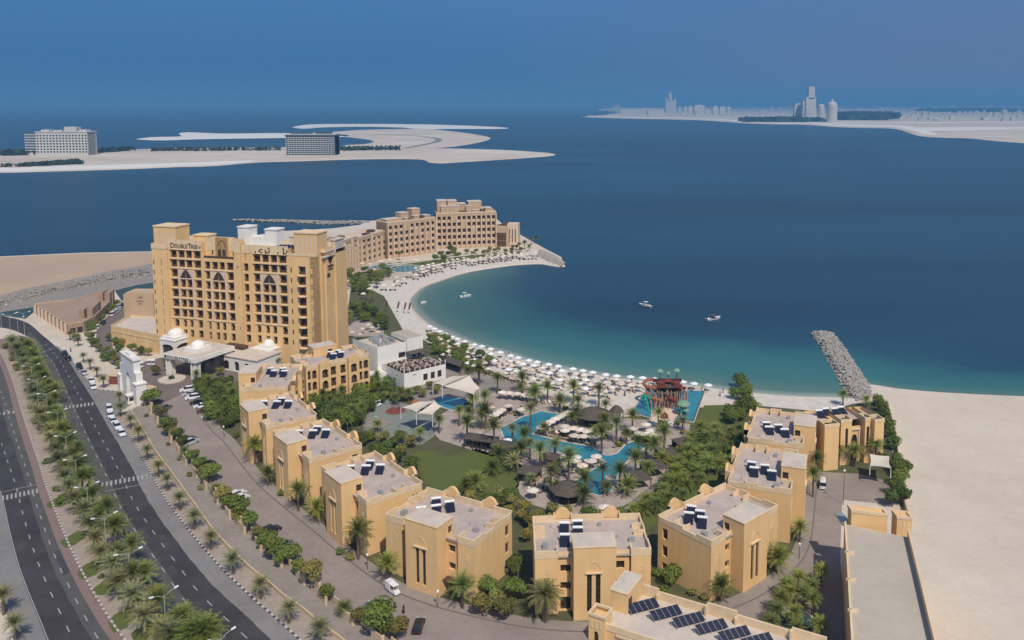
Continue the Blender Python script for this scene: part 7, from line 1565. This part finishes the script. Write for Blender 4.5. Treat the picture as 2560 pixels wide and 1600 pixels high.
# ---------------------------------------------------------------- vehicles
def wheel(parent, x, y, r, side):
    mb = MB(); mb.tube((x, y - .11, r), (x, y + .11, r), r, n=12); o = mb.build('wheel', 'tyre', parent)
    mb = MB(); s = .125 * side; mb.tube((x, y + s - .01 * side, r), (x, y + s + .005 * side, r), r * .6, n=10); mb.build('rim', 'steel', o)
def loft(mb, prof, y0, y1, tp, mi=0):
    """side outline extruded across, narrowing with height by tp"""
    zs = [p[1] for p in prof]; zm, zM = min(zs), max(zs); n = len(prof)
    for sg in (-1, 1):
        for x, z in prof: mb.v.append((x, sg * (y1 - tp * (z - zm) / (zM - zm + 1e-6)), z))
    k = len(mb.v) - 2 * n; mb.f.append(tuple(k + i for i in range(n))); mb.f.append(tuple(k + n + i for i in reversed(range(n)))); mb.m += [mi, mi]
    for i in range(n): j = (i + 1) % n; mb.f.append((k + j, k + i, k + n + i, k + n + j)); mb.m.append(mi)
def car_proto(col, kind='saloon'):
    r = empty('parked_car', 'x', 'car'); L = {'saloon': 4.6, 'suv': 4.8, 'van': 4.9}[kind]; h = L / 2; bh = {'saloon': .88, 'suv': 1.05, 'van': 1.05}[kind]; th = {'saloon': 1.44, 'suv': 1.78, 'van': 1.95}[kind]
    mb = MB(); loft(mb, [(-h, .35), (-h + .05, bh - .12), (-h + .5, bh), (h - 1.25, bh), (h - .3, bh - .16), (h, bh - .34), (h, .32), (h - .3, .25), (-h + .3, .25)], 0, .91, .10); o = mb.build('body', 'car' + col, r)
    a, b, c, d = (-h + .35, -h + 1.0, h - 2.0, h - 1.3) if kind == 'saloon' else (-h + .08, -h + .35, h - 1.95, h - 1.3)
    if kind == 'van': c, d = h - 1.2, h - .7
    mb = MB(); loft(mb, [(a, bh - .02), (b, th - .04), (c, th - .04), (d, bh - .02)], 0, .82, .14); mb.build('window', 'carglass', r)
    mb = MB(); loft(mb, [(b - .03, th - .06), (b + .05, th), (c - .05, th), (c + .03, th - .06)], 0, .69, .04); mb.build('roof', 'car' + col, r)
    for x in (-h + .85, h - .85):
        for y, s in ((-.84, -1), (.84, 1)): wheel(r, x, y, .34, s)
    for y in (-.65, .65): mb = MB(); mb.box(h - .04, h + .02, y - .18, y + .18, .56, .70); mb.build('headlight', 'paint', r); mb = MB(); mb.box(-h - .02, -h + .04, y - .16, y + .16, .62, .76); mb.build('tail_light', 'red', r)
    return r
CP = {}
def car(col, kind, xy, to, label, z=.05, group=None):
    """xy: photo spot of the car; to: photo spot it points at"""
    if (col, kind) not in CP: CP[(col, kind)] = car_proto(col, kind); o = CP[(col, kind)]
    else: o = copy_tree(CP[(col, kind)])
    p = P(*xy, .6); q = P(*to, .6); o.location = (p.x, p.y, z); o.rotation_euler = (0, 0, math.atan2(q.y - p.y, q.x - p.x)); o['label'] = label
    if group: o['group'] = group
    elif 'group' in o: del o['group']
    return o
G_ = 'cars parked along the lane by the gate'
for col, kind, xy, to, lab in [('black', 'suv', (163, 886), (168, 893), 'black car, first in the parked line beyond the gate'), ('black', 'saloon', (172, 896), (178, 903), 'black car behind the first one, beyond the gate'), ('black', 'suv', (199, 917), (205, 925), 'black car with pale bonnet, third beyond the gate'), ('silver', 'saloon', (211, 931), (216, 938), 'silver car between black and white ones beyond the gate'), ('white', 'saloon', (229, 951), (232, 958), 'white car, farther of the two nearest the gate entrance'), ('white', 'saloon', (233, 966), (236, 973), 'white car, nearer of the two at the gate entrance'),
    ('white', 'suv', (273, 1022), (276, 1030), 'white car heading the line of white cars after the gate'), ('white', 'saloon', (276, 1037), (280, 1045), 'second white car in the line after the gate'), ('white', 'saloon', (283, 1051), (289, 1059), 'third white car in the line after the gate'), ('white', 'suv', (293, 1066), (299, 1074), 'fourth white car in the line after the gate'), ('white', 'saloon', (304, 1082), (308, 1089), 'last white car in the line, apart from the others')]: car(col, kind, xy, to, lab, group=G_)
G_ = 'cars in the bays by the entrance plaza'
for i, (col, kind, xy) in enumerate([('white', 'suv', (462, 974)), ('silver', 'saloon', (468, 984)), ('white', 'suv', (476, 993)), ('black', 'suv', (488, 1005)), ('white', 'saloon', (497, 1014)), ('maroon', 'suv', (506, 1026)), ('silver', 'saloon', (517, 1040))]): car(col, kind, (xy[0] + 6, xy[1]), (xy[0] - 14, xy[1] + 3), f'{dict(white="white", silver="silver", black="black", maroon="dark red")[col]} car in the plaza bays, {nth(i)} from the canopy', group=G_)
for col, kind, xy, to, lab in [('grey', 'saloon', (391, 1004), (400, 1000), 'dark car half under the trees just inside the gate'), ('grey', 'suv', (411, 1020), (425, 1014), 'dark car under trees, second inside the gate'), ('grey', 'saloon', (470, 1096), (482, 1092), 'dark grey car beside a silver one at the zigzag wall'), ('silver', 'suv', (477, 1105), (490, 1100), 'silver car beside a dark one at the zigzag wall'), ('black', 'saloon', (516, 1158), (528, 1153), 'black car nose out under a round tree, alone'), ('white', 'suv', (600, 1247), (614, 1240), 'white four-wheel drive parked by the zigzag wall'), ('white', 'saloon', (592, 1234), (606, 1228), 'white car tucked behind the white four-wheel drive'), ('black', 'suv', (676, 1326), (690, 1320), 'black car hidden behind a round tree opposite the fifth villa'), ('green', 'suv', (708, 1363), (722, 1352), 'dark green car under trees opposite the golf cart villa'), ('green', 'saloon', (917, 1521), (930, 1503), 'pale green saloon parked slantwise near the bottom edge'), ('black', 'saloon', (1046, 1563), (1052, 1545), 'black car alone near the bottom edge of the resort road'), ('white', 'van', (2057, 1210), (2056, 1190), 'white van standing in the lane behind the beach villas')]: car(col, kind, xy, to, lab)
for i, (xy, col, kind) in enumerate([((246, 817), 'white', 'suv'), ((257, 808), 'black', 'saloon'), ((283, 785), 'white', 'van'), ((292, 778), 'white', 'suv'), ((300, 771), 'white', 'saloon'), ((310, 763), 'black', 'suv')]): car(col, kind, xy, (xy[0] + 10, xy[1] - 8), f'{col} vehicle on the side road behind the ballroom, {nth(i)} from the road', group='vehicles on the side road behind the ballroom')
def cart(label, xy, to, van=False):
    p, q = P(*xy, .6), P(*to, .6); r = empty('golf_cart', label, 'golf cart', (p.x, p.y, .05), math.atan2(q.y - p.y, q.x - p.x)); mb = MB(); loft(mb, [(-1.4, .3), (-1.4, .8), (.2, .75), (.9, .95), (1.4, .8), (1.5, .35)], 0, .62, .05); mb.build('body', 'carwhite', r)
    mb = MB(); mb.box(-1.5, 1.0, -.65, .65, 1.9, 1.98); mb.build('canopy', 'paint', r); mb = MB()
    for x in (-1.35, .85):
        for y in (-.58, .58): mb.tube((x, y, .7), (x, y, 1.9), .03, n=4)
    mb.build('posts', 'paint', r); mb = MB(); mb.box(-.5, .1, -.55, .55, .75, .95); mb.box(-.6, -.5, -.55, .55, .9, 1.35); mb.build('seat', 'cushion', r)
    if van: mb = MB(); mb.box(-2.1, -.55, -.68, .68, .5, 2.1); mb.build('cargo_box', 'carwhite', r)
    for x in (-1.0, 1.0):
        for y, s in ((-.58, -1), (.58, 1)): wheel(r, x, y, .24, s)
    return r
cart('white golf cart with a cargo box passing the villa at the bend', (984, 1476), (1000, 1488), True); cart('pale golf cart standing by the round red play mat', (943, 1012), (960, 1006))
for i, xy in enumerate([(354, 914), (373, 908), (383, 908)]): cart(f'white golf cart by the ballroom hedge, {nth(i)} from the gate', xy, (xy[0] + 1, xy[1] - 9)); 
# ---------------------------------------------------------------- boats
def boat(label, xy, to, L, m='carwhite', top=True, dark=False):
    p, q = P(*xy, -.4), P(*to, -.4); r = empty('motor_boat', label, 'boat', (p.x, p.y, -.7), math.atan2(q.y - p.y, q.x - p.x)); mb = MB(); n = 9; k = 0
    for i in range(n):
        t = i / (n - 1); x = -L / 2 + L * t; w_ = L * .155 * (1 - max(0, t - .55) ** 2 * 4.6); sh = .75 + .35 * t * t
        mb.v += [(x, -max(w_, .03), sh), (x, -max(w_, .03) * .8, .05), (x, 0, -.3), (x, max(w_, .03) * .8, .05), (x, max(w_, .03), sh)]
    for i in range(n - 1):
        for j in range(4): a = i * 5 + j; mb.f.append((a, a + 1, a + 6, a + 5)); mb.m.append(0)
        if i < 1 or i > 4: mb.f.append((i * 5, i * 5 + 5, i * 5 + 9, i * 5 + 4)); mb.m.append(0)
    mb.f.append((0, 4, 3, 2, 1)); mb.m.append(0); mb.build('hull', m, r); w_ = L * .13
    mb = MB(); mb.box(-L * .36, L * .1, -w_, w_, .42, .46); mb.build('deck', 'umbrella', r); mb = MB(); mb.box(-L * .08, L * .06, -w_ * .5, w_ * .5, .46, 1.25); mb.build('console', 'paint' if not dark else 'cloth', r)
    if top:
        mb = MB(); mb.box(-L * .2, L * .1, -w_ * .8, w_ * .8, 2.2, 2.28); mb.build('canopy', 'paint' if not dark else 'playred', r); mb = MB()
        for x in (-L * .17, L * .07):
            for y in (-w_ * .7, w_ * .7): mb.tube((x, y, .5), (x, y, 2.2), .04, n=4)
        mb.build('frame', 'steel', r)
    mb = MB(); mb.box(-L / 2 - .35, -L / 2, -.2, .2, .3, 1.2); mb.build('outboard_motor', 'cloth', r)
    if dark:
        mb = MB(); 
        for x in (-1, .2, 1.2): mb.tube((x, 0, 2.2), (x - .5, 0, 3.9), .04, n=4)
        mb.build('antenna', 'cloth', r)
boat('white open boat moored nearest the curved beach end', (1163, 741), (1190, 737), 6.6, top=True); boat('tiny white dinghy close to the inner sand of the bay', (1058, 757), (1075, 754), 3.4, top=False); boat('white boat with small canopy out in the middle of the bay', (1613, 764), (1590, 760), 7.2); boat('larger boat with dark red canopy and antennas, nearest the jetty', (1784, 797), (1810, 792), 8.2, dark=True)
# ---------------------------------------------------------------- lamps
def lamp_proto():
    r = empty('street_lamp', 'x', 'street lamp'); mb = MB(); mb.tube((0, 0, 0), (0, 0, 9.2), .11, .07, 7); mb.tube((0, 0, 0), (0, 0, .6), .2, .18, 7); mb.build('pole', 'lamppost', r)
    for s in (-1, 1):
        mb = MB(); mb.tube((0, 0, 8.6), (s * .9, 0, 9.3), .05, n=5); mb.tube((s * .9, 0, 9.3), (s * 1.9, 0, 9.55), .05, n=5); o = mb.build('arm', 'lamppost', r); mb = MB(); mb.v += [(s * 1.8, -.14, 9.5), (s * 1.8, .14, 9.5), (s * 2.6, .18, 9.62), (s * 2.6, -.18, 9.62), (s * 1.8, -.1, 9.66), (s * 1.8, .1, 9.66), (s * 2.55, .12, 9.8), (s * 2.55, -.12, 9.8)]
        mb.f += [(3, 2, 1, 0), (4, 5, 6, 7), (0, 1, 5, 4), (1, 2, 6, 5), (2, 3, 7, 6), (3, 0, 4, 7)]; mb.m += [0] * 6; mb.build('lamp_head', 'paint', o)
    return r
lp_ = lamp_proto(); LT = [(552, 1592), (410, 1486), (321, 1383), (261, 1293), (217, 1216), (188, 1148), (164, 1089), (143, 1030), (116, 984), (92, 948), (78, 915)]
for i, (x, y) in enumerate(LT):
    p = P(x, y, 9.3); o = lp_ if i == 0 else copy_tree(lp_); o.location = (p.x, p.y, .1)
    a = on_median(40 + i, .5); j = min(range(len(MR)), key=lambda k: (MR[k] - V(p.x, p.y)).length); t_ = (MR[min(j + 1, 199)] - MR[j - 1 if j else 0]).normalized(); o.rotation_euler = (0, 0, math.atan2(t_.y, t_.x) + math.pi / 2)
    o['label'] = f'double-armed street lamp on the median, {nth(i)} from the bottom edge'; o['group'] = 'double-armed lamps on the median'
for i, (x, y) in enumerate([(4, 818), (27, 841), (47, 850), (62, 836)]): o = copy_tree(lp_); p = P(x, y); o.location = (p.x, p.y, .1); o.rotation_euler = (0, 0, .4); o['label'] = f'street lamp at the roundabout, {nth(i)} from the bridge side'; o['group'] = 'street lamps at the roundabout'
def small_lamp(label, xy, h): r = empty('garden_lamp', label, 'lamp', P(*xy)); mb = MB(); mb.tube((0, 0, 0), (0, 0, h), .07, .05, 6); mb.build('pole', 'wood', r); mb = MB(); mb.lathe([(.25, h), (.28, h + .35), (.05, h + .5)], 8); mb.build('lamp_head', 'paint', r)
small_lamp('tall thin lamp by the lane corner of the long building', (2108, 1262), 8.5)
for i, (x, y) in enumerate([(919, 1425), (1254, 1553), (1998, 1398), (1095, 1520), (560, 1095)]): small_lamp(f'dark garden lamp post on the villa pavement, {["by the fifth villa", "by the two-villa gap", "below the planter palm", "by the golf cart villa entrance", "by the third villa"][i]}', (x, y), 3.2)
# ---------------------------------------------------------------- people
def skin_person(seed, stride, arm):
    bm = bmesh.new(); sk = bm.verts.layers.skin.verify()
    def v(x, y, z, r): q = bm.verts.new((x, y, z)); q[sk].radius = (r, r); return q
    pel = v(0, 0, .95, .14); ch = v(0, 0, 1.28, .15); nk = v(0, 0, 1.47, .055); hd = v(0, .01, 1.58, .09); ht = v(0, 0, 1.70, .085)
    for a, b in ((pel, ch), (ch, nk), (nk, hd), (hd, ht)): bm.edges.new((a, b))
    for s in (-1, 1):
        hp = v(s * .1, 0, .88, .09); kn = v(s * .11, -s * stride * .5 - .02, .48, .065); an = v(s * .11, s * stride * -1.0 + .04, .08, .045); ft = v(s * .12, s * stride * -1.0 - .13, .04, .035)
        for a, b in ((pel, hp), (hp, kn), (kn, an), (an, ft)): bm.edges.new((a, b))
        sh = v(s * .19, 0, 1.4, .06); el = v(s * (.24 + arm * .1), s * stride * .5, 1.12, .042); wr = v(s * (.26 + arm * .15), s * stride * .6 - .1, .88, .032); hn = v(s * (.26 + arm * .15), s * stride * .6 - .14, .79, .03)
        for a, b in ((ch, sh), (sh, el), (el, wr), (wr, hn)): bm.edges.new((a, b))
    me = bpy.data.meshes.new('p'); bm.to_mesh(me); bm.free(); o = bpy.data.objects.new('p', me); C.objects.link(o)
    me.skin_vertices[0].data[0].use_root = True
    o.modifiers.new('s', 'SKIN'); sb = o.modifiers.new('b', 'SUBSURF'); sb.levels = 1
    dg = bpy.context.evaluated_depsgraph_get(); m2 = bpy.data.meshes.new_from_object(o.evaluated_get(dg)); bpy.data.objects.remove(o); m2.name = 'person_body'; m2.materials.clear(); m2.materials.append(M['skin']); return m2
PB = [skin_person(1, .0, .3), skin_person(2, .22, .1)]
def garment(kind):
    mb = MB()
    if kind == 'robe': mb.lathe([(.30, .06), (.24, .6), (.19, .98), (.24, 1.3), (.22, 1.43), (.09, 1.5)], 12, sy=.75)
    elif kind == 'swim': mb.lathe([(.17, .72), (.19, .82), (.185, 1.0)], 12, sy=.85)
    else: mb.lathe([(.17, .5), (.2, .9), (.2, 1.0), (.24, 1.3), (.21, 1.43), (.1, 1.48)], 12, sy=.7)
    return mb.data('clothing', {'robe': 'cloth', 'swim': 'blue', 'shirt': 'clothred'}[kind])
GM = {k: garment(k) for k in ('robe', 'swim', 'shirt')}; hm = MB(); hm.lathe([(.1, 1.58), (.115, 1.68), (.09, 1.77), (.01, 1.79)], 10); HM = hm.data('hair', 'cloth')
def person(label, xy, kind, z=.03, pose=0, rz=0):
    p = P(*xy, z); r = empty('person', label, 'person', (p.x, p.y, z), rz); b = put('body', PB[pose], r); put('clothing', GM[kind], b); put('hair', HM, b)
person('person in a long dark robe walking alone on the resort road', (1009, 1533), 'robe', .06, 1, .5)
for lab, xy, k_, z in [('person in dark robe on bare sand beside the splash park', (1562, 990), 'robe', .03), ('person in red near the dark-robed one on the sand', (1574, 983), 'shirt', .03), ('bather standing at the waterline by the gap in the parasols', (1385, 922), 'swim', .0), ('person in dark clothes walking between waterline parasols', (1398, 926), 'robe', .03), ('person in red by the playground path', (914, 1032), 'shirt', .08), ('second person in red by the playground path', (922, 1031), 'shirt', .08), ('person on the white splash pad', (1633, 1034), 'swim', .15), ('person walking by the plaza gate', (177, 879), 'robe', .03), ('bather on sand right of the splash pool', (1808, 982), 'swim', .03), ('person in dark clothes on the sand near the evergreen clump', (1800, 990), 'robe', .03), ('bather beside the first waterline parasols', (1265, 893), 'swim', .03), ('person in red among the second row parasols', (1300, 912), 'shirt', .03), ('bather on the edge of the long pool', (1293, 1048), 'swim', .1), ('bather standing in the long pool near the bend', (1400, 1103), 'swim', -.6)]: person(lab, xy, k_, z, 0, rnd.uniform(0, 6))
r_ = random.Random(12); ok_ = [q for q in resample(offset(BL, -2.0), 3.0) if 1100 < px(q)[0] < 1780 and px(q)[1] > 760]
for i, q in enumerate(ok_[::2][:26]):
    z_ = px(V(q.x + r_.uniform(-2, 2), q.y + r_.uniform(-2.5, 2.5))); person(f'small figure near the waterline parasols, {nth(i)} from the restaurant end', z_, r_.choice(['swim', 'shirt', 'robe', 'swim']), .03, r_.randrange(2), r_.uniform(0, 6))
# ---------------------------------------------------------------- feather flags, plaza planter, roundabout
for i, (x, y) in enumerate([(658, 1170), (768, 1182), (830, 1190), (872, 1192)]):
    p = Z(*E4, [(x, y)])[0]; r = empty('feather_flag', f'tall dark feather flag leaning on the inner beach, {nth(i)} from the trees', 'flag', p, group='feather flags on the inner beach'); mb = MB(); mb.tube((0, 0, 0), (1.2, .3, 5.4), .05, .03, 5); mb.build('pole', 'steel', r)
    mb = MB(); mb.face([(.45, .1, 2), (1.2, .3, 5.4), (1.9, .35, 5.1), (1.3, .2, 2.3)]); mb.face([(1.3, .22, 2.3), (1.9, .37, 5.1), (1.2, .32, 5.4), (.45, .12, 2)]); mb.build('banner', 'bronze', r)
p = P(430, 950); r = empty('plaza_planter', 'round planted fountain bed in front of the entrance canopy', 'planter', p); mb = MB(); mb.lathe([(4.6, 0), (4.6, .5), (4.2, .5), (4.2, .3), (.02, .3)], 20); mb.build('basin', 'rooftop', r); put('foliage', FOL['shrub'][0], r, (0, 0, .3))
sheet('roundabout_ground', PL([(-80, 850), (0, 848), (50, 839), (85, 848), (95, 862), (80, 878), (40, 880), (-10, 870), (-80, 880)]), .12, 'redpave')
for i, (x, y) in enumerate([(300, 985 + 3), (205, 905)]): pass

for i, o in enumerate(sorted([o for o in C.objects if o.name.startswith('far_house')], key=lambda o: o.location.x / o.location.y)): o['label'] = f'pale house of the hazy far town, {nth(i)} from the spired tower'
# ---------------------------------------------------------------- the hazy air
mb = MB(); mb.box(-31000, 31000, -3100, 39000, -4, 300)
hz = mb.build('haze', 'farwhite'); hz.data.materials.clear(); m = bpy.data.materials.new('haze_air'); m.use_nodes = True; t = m.node_tree; t.nodes.clear()
out = t.nodes.new('ShaderNodeOutputMaterial'); pv = t.nodes.new('ShaderNodeVolumePrincipled'); pv.inputs['Density'].default_value = 0.00014
pv.inputs['Color'].default_value = (0.20, 0.52, 0.86, 1); pv.inputs['Anisotropy'].default_value = 0.0
t.links.new(pv.outputs[0], out.inputs['Volume']); hz.data.materials.append(m); tag(hz, kind='stuff')
